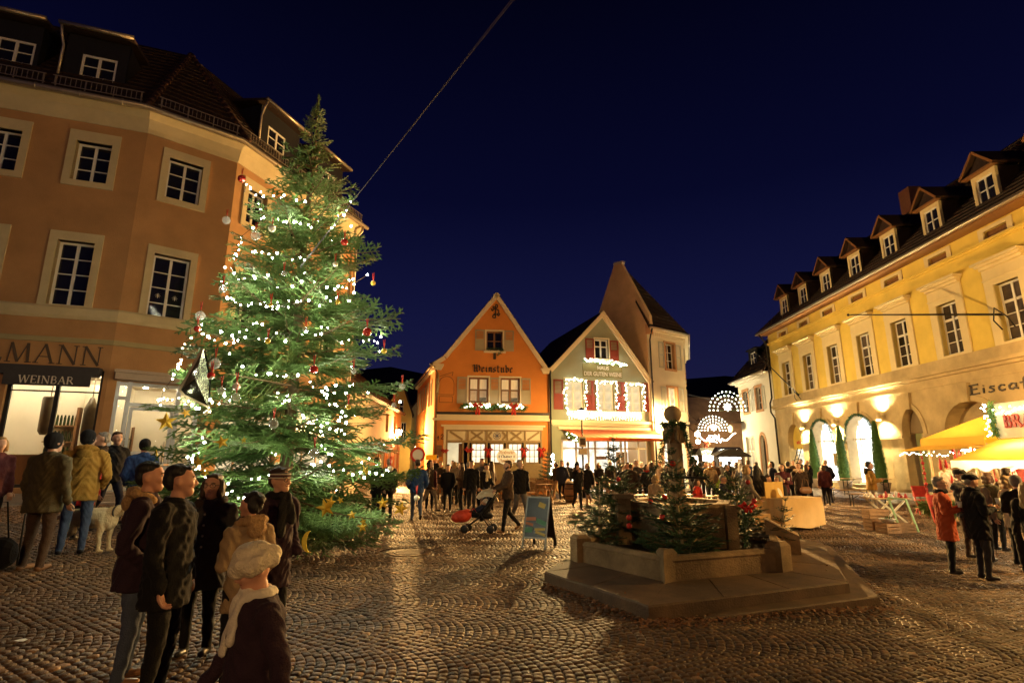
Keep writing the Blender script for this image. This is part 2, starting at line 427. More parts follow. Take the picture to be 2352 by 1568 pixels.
def sans(text, h, name, m, parent, loc, rz, ext=0.012, width=None):
 """plain block letters"""
 cu = bpy.data.curves.new(name, 'FONT'); cu.body = text; cu.size = h / 0.73; cu.extrude = ext; cu.offset = h * 0.012
 t = bpy.data.objects.new(name, cu); COL.objects.link(t)
 dg = bpy.context.evaluated_depsgraph_get()
 me = bpy.data.meshes.new_from_object(t.evaluated_get(dg))
 bpy.data.objects.remove(t)
 me.materials.clear(); me.materials.append(m)
 xs = [v.co.x for v in me.vertices]
 k = 1 if not width else width / (max(xs) - min(xs))
 L = parent.location
 return child(name, me, parent, (loc[0] - L.x, loc[1] - L.y, loc[2] - L.z), (math.pi / 2, 0, rz), (k, 1, 1))
# ------------------------------------------------------------ palette
WARM = (1.0, 0.62, 0.24)
m_stucco = mat('terracotta_stucco', (0.50, 0.28, 0.125), 0.9, 0.16, 1.1, 0.5, 60, dirt=0.12)
m_cream = mat('cream_stone', (0.66, 0.56, 0.34), 0.85, 0.08, 3.0, 0.3, 50, dirt=0.15)
m_band = mat('olive_band', (0.40, 0.34, 0.18), 0.85, 0.08)
m_white = mat('white_paint', (0.78, 0.76, 0.70), 0.45, 0.04)
m_dark_glass = mat('dark_glass', (0.012, 0.012, 0.016), 0.06, 0.3, 1.5, spec=0.6)
m_roof = mat('dark_roof_tile', (0.034, 0.017, 0.012), 0.7, 0.35, 9.0, 0.4, 30)
m_slate = mat('slate_cladding', (0.010, 0.010, 0.013), 0.6, 0.3, 7.0, 0.3, 25)
m_zinc = mat('zinc_gutter', (0.42, 0.36, 0.28), 0.38, 0.15, 6.0, metal=0.7)
m_iron = mat('dark_iron', (0.03, 0.028, 0.026), 0.45, 0.2, metal=0.5)
m_black = mat('black_metal', (0.018, 0.018, 0.02), 0.4, 0.2)
m_awning = mat('anthracite_canvas', (0.06, 0.055, 0.06), 0.9, 0.1, 8.0, 0.3, 120)
m_letter = mat('dark_lettering', (0.05, 0.038, 0.03), 0.6, 0.15)
m_letter2 = mat('brown_lettering', (0.10, 0.07, 0.05), 0.7, 0.15)
m_ivory = mat('ivory_lettering', (0.75, 0.70, 0.60), 0.6, 0.03)
m_alu = mat('aluminium_frame', (0.55, 0.60, 0.68), 0.35, 0.05, metal=0.2)
m_hood = mat('grey_stone_hood', (0.45, 0.38, 0.32), 0.85, 0.1, 4, 0.3)
m_orange = mat('orange_stucco', (0.72, 0.27, 0.06), 0.9, 0.05, 2.0, 0.4, 55, dirt=0.06)
m_cream2 = mat('pale_cream_trim', (0.80, 0.70, 0.48), 0.75, 0.05)
m_shut_beige = mat('beige_shutter_paint', (0.42, 0.36, 0.24), 0.6, 0.08)
m_brownwood = mat('brown_window_wood', (0.22, 0.10, 0.035), 0.5, 0.2, 12, stretch=(1, 1, 0.2))
m_timber = mat('ochre_timber', (0.34, 0.24, 0.11), 0.6, 0.15, 10, 0.2, 50)
m_green = mat('sage_green_stucco', (0.31, 0.33, 0.23), 0.9, 0.06, 2.0, 0.4, 55, dirt=0.08)
m_redshut = mat('oxblood_shutter_paint', (0.22, 0.035, 0.02), 0.55, 0.08)
m_signgreen = mat('olive_sign_board', (0.20, 0.19, 0.08), 0.7, 0.05)
m_ivory_wall = mat('ivory_render', (0.80, 0.72, 0.52), 0.9, 0.05, 2.0, 0.3, 50, dirt=0.06)
m_gable = mat('tan_gable_render', (0.66, 0.45, 0.26), 0.95, 0.12, 1.5, 0.5, 40, dirt=0.15)
m_sand = mat('sandstone_trim', (0.50, 0.27, 0.13), 0.85, 0.12, 5, 0.3)
m_greyshut = mat('pale_grey_shutter', (0.55, 0.55, 0.48), 0.6, 0.06)
m_yellow = mat('yellow_render', (0.82, 0.61, 0.13), 0.9, 0.10, 1.2, 0.3, 55, dirt=0.1)
m_ystone = mat('yellow_sandstone', (0.55, 0.42, 0.22), 0.9, 0.16, 2.2, 0.5, 30, dirt=0.25)
m_ytrim = mat('pale_yellow_surround', (0.72, 0.60, 0.34), 0.85, 0.06)
m_dark_fill = mat('dark_passage', (0.05, 0.04, 0.03), 0.9, 0.2)
m_orange_awn = mat('orange_awning_canvas', (0.36, 0.07, 0.014), 0.9, 0.08, 6)
m_whitewall = mat('white_lime_render', (0.80, 0.76, 0.66), 0.9, 0.05, 2.0, 0.3, 50)
m_wood = mat('oiled_wood', (0.30, 0.17, 0.075), 0.55, 0.22, 9, 0.15, 60)
m_beech = mat('beech_table_top', (0.55, 0.38, 0.18), 0.5, 0.12, 8)
m_crate = mat('crate_wood', (0.30, 0.17, 0.08), 0.75, 0.25, 10)
m_clear = mat('clear_glass', (0.01, 0.01, 0.01), 0.03, 0, trans=0.86, spec=0.5)
m_room_warm = room_mat('lit_room_warm', (1.0, 0.80, 0.45), 1.0, 1.2, 0.35)
m_room_shop = room_mat('lit_shop', (1.0, 0.90, 0.64), 2.2, 1.6, 0.6)
m_room_white = room_mat('lit_shop_white', (1.0, 0.94, 0.76), 2.4, 1.6, 0.6)
m_room_dim = room_mat('dim_room', (1.0, 0.72, 0.36), 0.35, 2.0, 0.9)
m_room_street = room_mat('lit_street_window', (1.0, 0.75, 0.35), 2.2, 2.0, 0.6)
m_curtain = mat('lace_curtain', (0.7, 0.62, 0.45), 0.9, 0.3, 25, emit=0.22, ecol=(1, 0.72, 0.36), stretch=(1, 1, 0.05))
m_lamp = mat('lamp_glass', (1, 0.8, 0.5), 0.4, 0, emit=420, ecol=(1.0, 0.62, 0.22))
m_lamp_w = mat('wall_lamp_glass', (1, 0.8, 0.5), 0.4, 0, emit=1800, ecol=(1.0, 0.68, 0.28))
m_sconce = mat('sconce_bulb', (1, 0.9, 0.7), 0.4, 0, emit=16000, ecol=(1.0, 0.78, 0.40))
m_led = mat('fairy_bulb', (1, 1, 0.9), 0.4, 0, emit=24, ecol=(1.0, 0.93, 0.66))
m_led2 = mat('icicle_bulb', (1, 1, 0.9), 0.4, 0, emit=7, ecol=(1.0, 0.90, 0.60))
m_spot = mat('ceiling_spot', (1, 1, 0.9), 0.4, 0, emit=280, ecol=(1.0, 0.88, 0.62))
m_needle = mat('fir_needle', (0.095, 0.178, 0.052), 0.5, 0.3, 3.0, rnd=0.25, spec=0.35)
m_needle_dark = mat('dark_fir_needle', (0.034, 0.070, 0.026), 0.5, 0.3, 3.0, rnd=0.25, spec=0.35)
m_bark = mat('fir_bark', (0.16, 0.12, 0.07), 0.9, 0.25, 8, 0.4)
m_redbow = mat('red_ribbon', (0.55, 0.03, 0.015), 0.5, 0.1, 5)
m_stone = mat('fountain_sandstone', (0.30, 0.20, 0.10), 0.85, 0.35, 5.0, 0.8, 35, dirt=0.6)
m_slabstone = mat('fountain_paving', (0.15, 0.088, 0.046), 0.7, 0.35, 4.0, 0.6, 40, dirt=0.55)
m_cobble = mat('cobble_stone', (0.105, 0.058, 0.027), 0.56, 0.3, 14.0, 0.5, 70, tone=True, spec=0.32)
m_cobble1 = mat('cobble_stone_single', (0.105, 0.058, 0.027), 0.56, 0.3, 14.0, 0.5, 70, rnd=0.45, spec=0.32)
def paving_mat():
 """far paving: stones and joints as relief, too small there to model"""
 m = bpy.data.materials.new('far_paving'); m.use_nodes = True
 n, l = m.node_tree.nodes, m.node_tree.links
 p = n['Principled BSDF']; p.inputs['Roughness'].default_value = 0.55
 t = n.new('ShaderNodeTexCoord')
 v = n.new('ShaderNodeTexVoronoi'); v.feature = 'DISTANCE_TO_EDGE'; v.inputs['Scale'].default_value = 10.5
 v2 = n.new('ShaderNodeTexVoronoi'); v2.inputs['Scale'].default_value = 10.5
 l.new(t.outputs['Object'], v.inputs['Vector']); l.new(t.outputs['Object'], v2.inputs['Vector'])
 j = n.new('ShaderNodeMapRange'); j.inputs[1].default_value = 0.02; j.inputs[2].default_value = 0.12
 l.new(v.outputs['Distance'], j.inputs[0])
 hs = n.new('ShaderNodeSeparateColor'); l.new(v2.outputs['Color'], hs.inputs[0])
 tn = n.new('ShaderNodeMapRange'); tn.inputs[3].default_value = 0.6; tn.inputs[4].default_value = 1.45
 l.new(hs.outputs[0], tn.inputs[0])
 mx = n.new('ShaderNodeMix'); mx.data_type = 'RGBA'
 mx.inputs['A'].default_value = (0.03, 0.022, 0.016, 1); mx.inputs['B'].default_value = (0.105, 0.058, 0.027, 1)
 l.new(j.outputs[0], mx.inputs['Factor'])
 vm = n.new('ShaderNodeVectorMath'); vm.operation = 'SCALE'
 l.new(mx.outputs['Result'], vm.inputs[0]); l.new(tn.outputs[0], vm.inputs['Scale'])
 l.new(vm.outputs[0], p.inputs['Base Color'])
 nz = n.new('ShaderNodeTexNoise'); nz.inputs['Scale'].default_value = 45
 l.new(t.outputs['Object'], nz.inputs['Vector'])
 ad = n.new('ShaderNodeMath'); ad.operation = 'MULTIPLY_ADD'; ad.inputs[1].default_value = 0.35
 l.new(nz.outputs[0], ad.inputs[0]); l.new(j.outputs[0], ad.inputs[2])
 b = n.new('ShaderNodeBump'); b.inputs['Strength'].default_value = 0.9; b.inputs['Distance'].default_value = 0.02
 l.new(ad.outputs[0], b.inputs['Height']); l.new(b.outputs[0], p.inputs['Normal'])
 return m
m_paving = paving_mat()
# ------------------------------------------------------------ ground
def build_ground():
 xs = np.concatenate([np.linspace(-120, -22, 12), np.linspace(-20, 24, 67), np.linspace(27, 140, 12)])
 ys = np.concatenate([np.linspace(-30, 0, 8), np.linspace(1, 45, 60), np.linspace(50, 260, 12)])
 V = [(x, y, gz(max(min(x, 17.6), -11), y) - 0.016) for y in ys for x in xs]
 nx = len(xs)
 Fc = [(j * nx + i, j * nx + i + 1, (j + 1) * nx + i + 1, (j + 1) * nx + i) for j in range(len(ys) - 1) for i in range(nx - 1)]
 b = MB(); b.add(V, Fc, 0, True)
 g = b.build('cobbled_square', m_paving); g['kind'] = 'structure'
 g['label'] = 'cobbled market square laid in small fanned arcs of stone'
 return g
GROUND = build_ground()
SLAB = [(1.61, 6.87), (4.76, 8.15), (6.48, 11.83), (6.1, 14.1), (2.6, 14.3), (0.5, 8.87)]
STEP = [(2.25, 6.9), (5.05, 7.97), (6.95, 12.4), (6.5, 14.4), (4.0, 14.6), (4.0, 9.0)]
def inside(p, poly, grow=0.0):
 x, y = p; c = False
 for i in range(len(poly)):
  (x0, y0), (x1, y1) = poly[i - 1], poly[i]
  if (y0 > y) != (y1 > y) and x < (x1 - x0) * (y - y0) / (y1 - y0) + x0: c = not c
 return c
def build_cobbles():
 """segmental arcs of small setts; the nearest ones are single objects"""
 W, pitch = 1.2, 0.091
 Rr = W / math.sqrt(2)
 n_arc = int(round(Rr * math.pi / 2 / 0.086))
 stones = []
 for ci in range(1, 23):
  xc = ci * W + 0.3
  y0 = 0.0 if ci % 2 else pitch / 2
  for j in range(int(-11.5 / pitch), int(15.5 / pitch)):
   yb = j * pitch + y0
   for k in range(n_arc):
    a = -math.pi / 4 + (k + 0.5 + (0.5 if j % 2 else 0)) * (math.pi / 2) / n_arc
    if a > math.pi / 4: continue
    y, x = xc + Rr * math.sin(a), yb + Rr * math.cos(a) - Rr
    if y < 2.6 or y > 27 or abs(x) > y * 1.02 + 3.6 or x < -11 or x > 15: continue
    if inside((x, y), SLAB): continue
    if (x + 2.05) ** 2 + (y - 11.35) ** 2 < 0.55 ** 2: continue
    stones.append((x, y, a, math.cos(a)))
 st = np.array(stones)
 order = np.argsort(st[:, 1] + 0.15 * np.abs(st[:, 0]))
 st = st[order]
 n = len(st)
 r = np.random.RandomState(3)
 hd = 0.086 * 0.5 * r.uniform(0.80, 0.95, n); hw = pitch * st[:, 3] ** 0.5 * 0.5 * r.uniform(0.82, 0.94, n)
 zt = r.uniform(-0.004, 0.006, n)
 tilt = r.normal(0, 0.035, (n, 2))
 ang = st[:, 2] + r.normal(0, 0.06, n)
 gzv = np.array([gz(x, y) for x, y in st[:, :2]])
 # ring of 8 outline points at three levels + centre
 u = np.array([(-1, -.7), (-.7, -1), (.7, -1), (1, -.7), (1, .7), (.7, 1), (-.7, 1), (-1, .7)])
 levels = [(1.0, -0.03), (0.98, -0.003), (0.80, 0.003)]
 V = np.zeros((n, 25, 3))
 jit = r.normal(0, 0.035, (n, 8, 2))
 ca, sa = np.cos(ang), np.sin(ang)
 for li, (s, z) in enumerate(levels):
  lx = (u[None, :, 0] + jit[:, :, 0]) * hw[:, None] * s; ly = (u[None, :, 1] + jit[:, :, 1]) * hd[:, None] * s
  V[:, li * 8:li * 8 + 8, 0] = lx * ca[:, None] - ly * sa[:, None]
  V[:, li * 8:li * 8 + 8, 1] = lx * sa[:, None] + ly * ca[:, None]
  V[:, li * 8:li * 8 + 8, 2] = z + (zt[:, None] if li else 0) + ((tilt[:, :1] * lx + tilt[:, 1:] * ly) if li else 0)
 V[:, 24, 2] = 0.0045 + zt
 fc = [(i, (i + 1) % 8, 8 + (i + 1) % 8, 8 + i) for i in range(8)] + [(8 + i, 8 + (i + 1) % 8, 16 + (i + 1) % 8, 16 + i) for i in range(8)]
 ft = [(16 + i, 16 + (i + 1) % 8, 24) for i in range(8)]
 NEAR = 300
 for i in range(NEAR):
  me = bpy.data.meshes.new('cobblestone')
  me.from_pydata([tuple(q) for q in V[i]], [], fc + ft)
  me.materials.append(m_cobble1)
  child('cobblestone', me, GROUND, (st[i, 0], st[i, 1], gzv[i]))
 far = st[:, 1] > 12.5
 fi = np.nonzero(far)[0]; k4 = len(fi)
 V4 = np.concatenate([V[fi][:, [0, 2, 4, 6]], V[fi][:, [16, 18, 20, 22]]], axis=1)
 V4[:, :, 0] += st[fi, 0, None]; V4[:, :, 1] += st[fi, 1, None]; V4[:, :, 2] += gzv[fi][:, None]
 q4 = np.array([(0, 1, 5, 4), (1, 2, 6, 5), (2, 3, 7, 6), (3, 0, 4, 7), (4, 5, 6, 7)])
 Q = (q4[None] + 8 * np.arange(k4)[:, None, None]).reshape(-1, 4)
 me = bpy.data.meshes.new('distant_paving')
 me.vertices.add(k4 * 8); me.vertices.foreach_set('co', V4.reshape(-1))
 me.loops.add(len(Q) * 4); me.loops.foreach_set('vertex_index', Q.reshape(-1)); me.polygons.add(len(Q))
 me.polygons.foreach_set('loop_start', np.arange(len(Q)) * 4); me.polygons.foreach_set('loop_total', np.full(len(Q), 4)); me.update(calc_edges=True)
 at = me.attributes.new('tone', 'FLOAT', 'POINT'); at.data.foreach_set('value', np.repeat(np.clip(r.normal(1.0, 0.3, k4), 0.4, 1.8), 8).astype(np.float32))
 me.materials.append(m_cobble); child('distant_paving', me, GROUND, kind='stuff')
 keep = np.nonzero(~far)[0]; V = V[keep]; st = st[keep]; gzv = gzv[keep]; n = len(keep)
 W3 = V[NEAR:].copy(); W3[:, :, 0] += st[NEAR:, 0, None]; W3[:, :, 1] += st[NEAR:, 1, None]; W3[:, :, 2] += gzv[NEAR:, None]
 m = n - NEAR
 quads = (np.array(fc)[None] + 25 * np.arange(m)[:, None, None]).reshape(-1, 4)
 tris = (np.array(ft)[None] + 25 * np.arange(m)[:, None, None]).reshape(-1, 3)
 me = bpy.data.meshes.new('cobble_paving')
 me.vertices.add(m * 25); me.vertices.foreach_set('co', W3.reshape(-1))
 nl = len(quads) * 4 + len(tris) * 3
 me.loops.add(nl); me.loops.foreach_set('vertex_index', np.concatenate([quads.reshape(-1), tris.reshape(-1)]))
 me.polygons.add(len(quads) + len(tris))
 ls = np.concatenate([np.arange(len(quads)) * 4, len(quads) * 4 + np.arange(len(tris)) * 3])
 me.polygons.foreach_set('loop_start', ls)
 me.polygons.foreach_set('loop_total', np.concatenate([np.full(len(quads), 4), np.full(len(tris), 3)]))
 me.update(calc_edges=True)
 tone = np.where(r.rand(m) < 0.02, r.uniform(1.8, 3.0, m), np.clip(r.normal(1.0, 0.28, m), 0.45, 1.7))
 at = me.attributes.new('tone', 'FLOAT', 'POINT'); at.data.foreach_set('value', np.repeat(tone, 25).astype(np.float32))
 me.materials.append(m_cobble)
 child('cobble_paving', me, GROUND, kind='stuff')
build_cobbles()
def manhole():
 z = gz(-2.05, 11.35)
 t = tag(MB().lathe([(0.30, -0.02), (0.30, 0.012), (0.27, 0.012), (0.27, 0.004), (0.0, 0.004)], 32).build('manhole_cover', mat('rusty_cover', (0.09, 0.06, 0.04), 0.6, 0.3, 12)), 'round iron manhole cover set in the cobbles right of the lit tree', 'manhole cover')
 t.location = (-2.05, 11.35, z)
 rp = MB()
 for i in range(-4, 5):
  w = math.sqrt(0.26 ** 2 - (i * 0.055) ** 2)
  rp.box(-w, w, i * 0.055 - 0.012, i * 0.055 + 0.012, 0.004, 0.010)
 child('tread', rp.mesh('tread', MATS['rusty_cover']), t)
 ring = MB()
 for k in range(26):
  a = 2 * math.pi * k / 26
  ring.box(-0.055, 0.055, 0.325, 0.425, -0.03, 0.006, rz=0)
  vs = ring.V[-8:]
  ring.V[-8:] = [(x * math.cos(a) - y * math.sin(a), x * math.sin(a) + y * math.cos(a), zz) for x, y, zz in vs]
 o = child('stone_ring', ring.mesh('stone_ring', m_cobble1), t, kind='stuff')
manhole()
def hill():
 xs = [-140 + i * 10 for i in range(37)]
 V, Fc = [], []
 for i, x in enumerate(xs):
  h = 20 + 10 * math.exp(-((x + 40) / 45) ** 2) + 2 * math.sin(x * 0.11) + 7 * math.exp(-((x - 75) / 40) ** 2)
  V += [(x, 150, -1), (x, 175, h), (x, 240, h + 8), (x, 255, -1)]
 for i in range(len(xs) - 1):
  for k in range(3): Fc.append((i * 4 + k, i * 4 + 4 + k, i * 4 + 5 + k, i * 4 + 1 + k))
 b = MB(); b.add(V, Fc, 0, True)
 o = b.build('hill', mat('wooded_hill', (0.05, 0.045, 0.03), 0.95, 0.3, 0.2)); o['kind'] = 'structure'; o['label'] = 'dark wooded hill behind the old town roofs'
hill()
# ------------------------------------------------------------ building helpers
def roof_plane(parent, pts, m, name='roof', courses=0, thick=0.12, step=0.34):
 """a sloping roof face (eave-left, eave-right, ridge-right, ridge-left) with raised tile courses"""
 P = [Vector(p) for p in pts]
 nrm = (P[1] - P[0]).cross(P[-1] - P[0]).normalized()
 if nrm.z < 0: nrm = -nrm
 b = MB()
 n = len(P)
 q = [p - nrm * thick for p in P]
 b.add([tuple(p) for p in P + q], [tuple(range(n)), tuple(reversed(range(n, 2 * n)))] + [(i, n + i, n + (i + 1) % n, (i + 1) % n) for i in range(n)])
 o = b.build(name, m, parent)
 if courses:
  c = MB()
  L = max((P[-1] - P[0]).length, (P[2] - P[1]).length)
  k = int(L / step)
  pr = P[2]; pl = P[3] if n > 3 else P[2]
  for i in range(k):
   t0, t1 = i / k, (i + 1) / k
   a0, a1 = P[0].lerp(pl, t0), P[1].lerp(pr, t0)
   b0, b1 = P[0].lerp(pl, t1), P[1].lerp(pr, t1)
   w = (a1 - a0).length
   cols = max(1, int(w / 0.24))
   for j in range(cols):
    f0, f1 = (j + 0.03) / cols, (j + 0.97) / cols
    lift = 0.02 + 0.035
    v = [a0.lerp(a1, f0) + nrm * lift, a0.lerp(a1, f1) + nrm * lift, b0.lerp(b1, f1) + nrm * 0.012, b0.lerp(b1, f0) + nrm * 0.012,
      a0.lerp(a1, f0) + nrm * 0.004, a0.lerp(a1, f1) + nrm * 0.004]
    c.add([tuple(x) for x in v], [(0, 1, 2, 3), (4, 5, 1, 0)])
  t = c.build('tile_courses', m, o, off=parent.location); t['kind'] = 'stuff'
 return o
def surround(parent, fr, sc, z0, w, h, iw, ih, iz, m, proud=0.05, rec=0.16):
 """flat stone frame round a window, with deep reveals"""
 b = MB(fr)
 b.wall(rect(sc - w / 2, sc + w / 2, z0, z0 + h), [rect(sc - iw / 2, sc + iw / 2, iz, iz + ih)], proud + rec, 0, None, -proud)
 return b.build('window_surround', m, parent)
# ------------------------------------------------------------ corner building on the left
def corner_building():
 B = thing('corner_building', 'large terracotta corner house with cream window surrounds and a wine bar', 'building', (-10.6, 14.0, 0.6))
 FA, FB = Fr(-10.64, 14.03, 20), Fr(-10.64, 14.03, 41)
 cb = FB.pt(2.42, 0, 0)
 FC = Fr(cb[0], cb[1], 72)
 FE = FC.pt(6.6, 0, 0)
 LA = -10.0
 cA, pA = [-1.2 - 2.05 * i for i in range(4)], 2.05
 hA = [rect(c - 0.42, c + 0.42, 9.34, 10.53) for c in cA] + [rect(c - 0.42, c + 0.42, 5.78, 7.57) for c in cA]
 shopA = rect(-2.1, -0.1, 1.15, 4.1)
 w = MB(FA)
 w.wall([(LA, 0), (0, 0), (0, 11.2), (LA, 11.2)], hA + [shopA, rect(-6.2, -4.2, 1.15, 4.1)], 0.2)
 w.fr = FB
 hB = [rect(0.62, 1.5, 9.32, 10.58), rect(0.6, 1.5, 5.69, 7.56)]
 w.wall([(0, 0), (2.42, 0), (2.42, 11.2), (0, 11.2)], hB + [rect(0.2, 2.2, 0.95, 3.86)], 0.2)
 w.fr = FC
 cC = [0.95, 3.0, 5.1]
 hC = [rect(c - 0.42, c + 0.42, 9.34, 10.53) for c in cC] + [rect(c - 0.42, c + 0.42, 5.78, 7.57) for c in cC]
 hCs = [rect(0.5, 2.9, 1.0, 3.7), rect(3.6, 6.0, 1.0, 3.7)]
 w.wall([(0, 0), (6.6, 0), (6.6, 11.2), (0, 11.2)], hC + hCs, 0.2)
 fe = Fr(FE[0], FE[1], 162)
 w.fr = fe
 w.wall([(0, 0), (9, 0), (9, 11.2), (0, 11.2)], [], 0.1)
 w.build('wall', m_stucco, B)
 # cove under the eaves, string course, thin band
 def run(name, m, prof, closed=True):
  b = MB()
  line = [(FA, LA), (FA, 0), (FB, 2.42), (FC, 6.6)]
  rows = []
  corners = [(FA.pt(LA, 0, 0), FA.a), (FA.pt(0, 0, 0), (FA.a + FB.a) / 2), (FC.pt(0, 0, 0), (FB.a + FC.a) / 2), (FC.pt(6.6, 0, 0), FC.a)]
  for (p, a) in corners:
   rows.append([(p[0] - d * math.sin(a), p[1] + d * math.cos(a), z) for d, z in prof])
  V = [q for r_ in rows for q in r_]; k = len(prof)
  Fc = [(i * k + j, (i + 1) * k + j, (i + 1) * k + (j + 1) % k, i * k + (j + 1) % k) for i in range(3) for j in range(k)]
  b.add(V, Fc + [tuple(range(k)), tuple(reversed(range(3 * k, 4 * k)))])
  return b.build(name, m, B)
 run('cornice', m_cream, [(0.02, 11.12), (-0.03, 11.12), (-0.06, 11.25), (-0.16, 11.5), (-0.33, 11.66), (-0.33, 11.72), (0.02, 11.72)])
 run('string_course', m_cream, [(0.02, 5.42), (-0.05, 5.42), (-0.09, 5.5), (-0.10, 5.7), (-0.05, 5.76), (0.02, 5.76)])
 run('belt', m_band, [(0.02, 4.78), (-0.03, 4.80), (-0.03, 4.92), (0.02, 4.94)])
 run('plinth', m_hood, [(0.02, 0.1), (-0.05, 0.1), (-0.05, 1.0), (0.02, 1.02)])
 g = MB()
 pts = [FA.pt(LA, -0.42, 11.72), FA.pt(-0.02, -0.42, 11.72), FB.pt(2.40, -0.42, 11.72), FC.pt(6.75, -0.42, 11.70)]
 g.tube(pts, 0.085, 10)
 for k in range(9):
  p = FA.pt(-0.6 - k * 1.0, -0.42, 11.72); g.tube([p, (p[0] + 0.03, p[1] + 0.01, p[2])], 0.1, 10)
 g.build('gutter', m_zinc, B)
 dp = MB()
 dp.tube([FC.pt(6.45, -0.40, 11.66), FC.pt(6.45, -0.36, 11.45), FC.pt(6.45, -0.12, 11.2), FC.pt(6.45, -0.1, 1.0)], 0.055, 10)
 dp.build('downpipe', m_zinc, B)
 # windows
 for c in cA:
  surround(B, FA, c, 9.17, 1.2, 1.67, 0.84, 1.19, 9.34, m_cream)
  window(B, FA, c, 9.34, 0.84, 1.19, [(0.42, 0.07)], [(0.41, 0.028), (0.80, 0.028)], m_white, m_dark_glass)
  surround(B, FA, c, 5.72, 1.2, 2.1, 0.84, 1.79, 5.78, m_cream)
  window(B, FA, c, 5.78, 0.84, 1.79, [(0.42, 0.07)], [(0.47, 0.028), (0.90, 0.028), (1.33, 0.028)], m_white, m_dark_glass)
 surround(B, FB, 1.06, 9.14, 1.24, 1.71, 0.88, 1.26, 9.32, m_cream)
 window(B, FB, 1.06, 9.32, 0.88, 1.26, [(0.44, 0.07)], [(0.43, 0.028), (0.84, 0.028)], m_white, m_dark_glass)
 surround(B, FB, 1.05, 5.6, 1.25, 2.2, 0.90, 1.87, 5.69, m_cream)
 wst = window(B, FB, 1.05, 5.69, 0.90, 1.87, [(0.45, 0.07)], [(0.48, 0.028), (0.93, 0.028), (1.38, 0.028)], m_white, m_dark_glass)
 for px in (0.24, 0.66):   # paper snowflakes stuck to the panes
  sb = MB()
  for k in range(4):
   a = k * math.pi / 4
   sb.bar((px - 0.07 * math.cos(a), 0.022, 0.7 - 0.07 * math.sin(a)), (px + 0.07 * math.cos(a), 0.022, 0.7 + 0.07 * math.sin(a)), 0.016, 0.004)
  child('paper_snowflake', sb.mesh('paper_snowflake', m_ivory), wst)
 for c in cC:
  surround(B, FC, c, 9.17, 1.2, 1.67, 0.84, 1.19, 9.34, m_cream)
  window(B, FC, c, 9.34, 0.84, 1.19, [(0.42, 0.07)], [(0.41, 0.028), (0.80, 0.028)], m_white, m_dark_glass)
  surround(B, FC, c, 5.72, 1.2, 2.1, 0.84, 1.79, 5.78, m_cream)
  window(B, FC, c, 5.78, 0.84, 1.79, [(0.42, 0.07)], [(0.47, 0.028), (0.90, 0.028), (1.33, 0.028)], m_white, m_dark_glass)
 for c in (1.7, 4.8):
  window(B, FC, c, 1.0, 2.4, 2.7, [(0.8, 0.06), (1.6, 0.06)], [(2.1, 0.06)], m_brownwood, m_room_warm)
 # wine bar shop window: frame, panes, roller awning, room behind
 window(B, FA, -1.1, 1.15, 2.0, 2.95, [(1.03, 0.09)], [(2.38, 0.035)], m_black, m_clear, rec=0.1, ft=0.08, name='shop_window')
 window(B, FA, -5.2, 1.15, 2.0, 2.95, [(1.03, 0.09)], [(2.38, 0.035)], m_black, m_clear, rec=0.1, ft=0.08, name='shop_window')
 ab = MB(FA)
 ab.slab([(-2.24, 3.97), (-0.14, 3.97), (-0.14, 4.14), (-2.24, 4.14)], -0.26, 0.0)
 ab.slab([(-2.2, 3.90), (-0.17, 3.90), (-0.17, 3.97), (-2.2, 3.97)], -0.30, -0.02)
 av = ab.build('awning_box', m_awning, B)
 vb = MB(FA)
 vb.slab([(-2.05, 3.62), (-0.26, 3.62), (-0.26, 3.92), (-2.05, 3.92)], -0.33, -0.305)
 vb.build('valance', m_awning, av, off=B.location)
 tx = MB(FA); glyphs(tx, 'WEINBAR', SER, -1.74, -0.60, 3.67, 0.19, 0.028, -0.337, -0.329)
 tx.build('lettering', m_ivory, av, off=B.location)
 el = MB(FA); glyphs(el, 'ELMANN', SER, -2.98, -0.15, 4.22, 0.50, 0.06, -0.022, 0.0)
 el.build('wall_lettering', m_letter2, B)
 rm = MB(FA)
 rm.slab(rect(-7.0, 0.1, 0.9, 4.3), 2.6, 2.7)
 rm.add([(-7, 0.22, 0.9), (0.1, 0.22, 0.9), (0.1, 2.6, 0.9), (-7, 2.6, 0.9)], [(0, 1, 2, 3)])
 rm.add([(-7, 0.22, 4.15), (0.1, 0.22, 4.15), (0.1, 2.6, 4.15), (-7, 2.6, 4.15)], [(0, 1, 2, 3)])
 rm.add([(0.0, 0.22, 0.9), (0.0, 2.6, 0.9), (0.0, 2.6, 4.2), (0.0, 0.22, 4.2)], [(0, 1, 2, 3)])
 rm.add([(-7, 0.22, 0.9), (-7, 2.6, 0.9), (-7, 2.6, 4.2), (-7, 0.22, 4.2)], [(0, 1, 2, 3)])
 room = rm.build('shop_room', mat('shop_wall', (0.74, 0.64, 0.46), 0.9, 0.05), B)
 sp = MB(FA)
 for s in (-6, -4.4, -2.8, -1.7, -0.6):
  for d in (0.7, 1.9): MB(FA).slab(rect(s - 0.06, s + 0.06, 4.10, 4.14), d - 0.06, d + 0.06).build('ceiling_spot', m_spot, room, off=B.location)
 sh = MB(FA)
 for z in (1.4, 1.85, 2.3, 2.75): sh.slab(rect(-2.0, -1.25, z, z + 0.03), 2.2, 2.6)
 for z in (1.5, 1.95, 2.4, 2.85): sh.slab(rect(-0.72, -0.1, z, z + 0.03), 2.2, 2.6)
 sh.slab(rect(-2.05, -0.2, 1.15, 1.95), 0.7, 0.74); sh.slab(rect(-1.3, -1.24, 1.0, 3.3), 2.2, 2.6); sh.slab(rect(-0.78, -0.72, 1.0, 3.4), 2.2, 2.6)
 sh.build('wine_shelf', m_brownwood, room, off=B.location)
 bt = MB(FA)
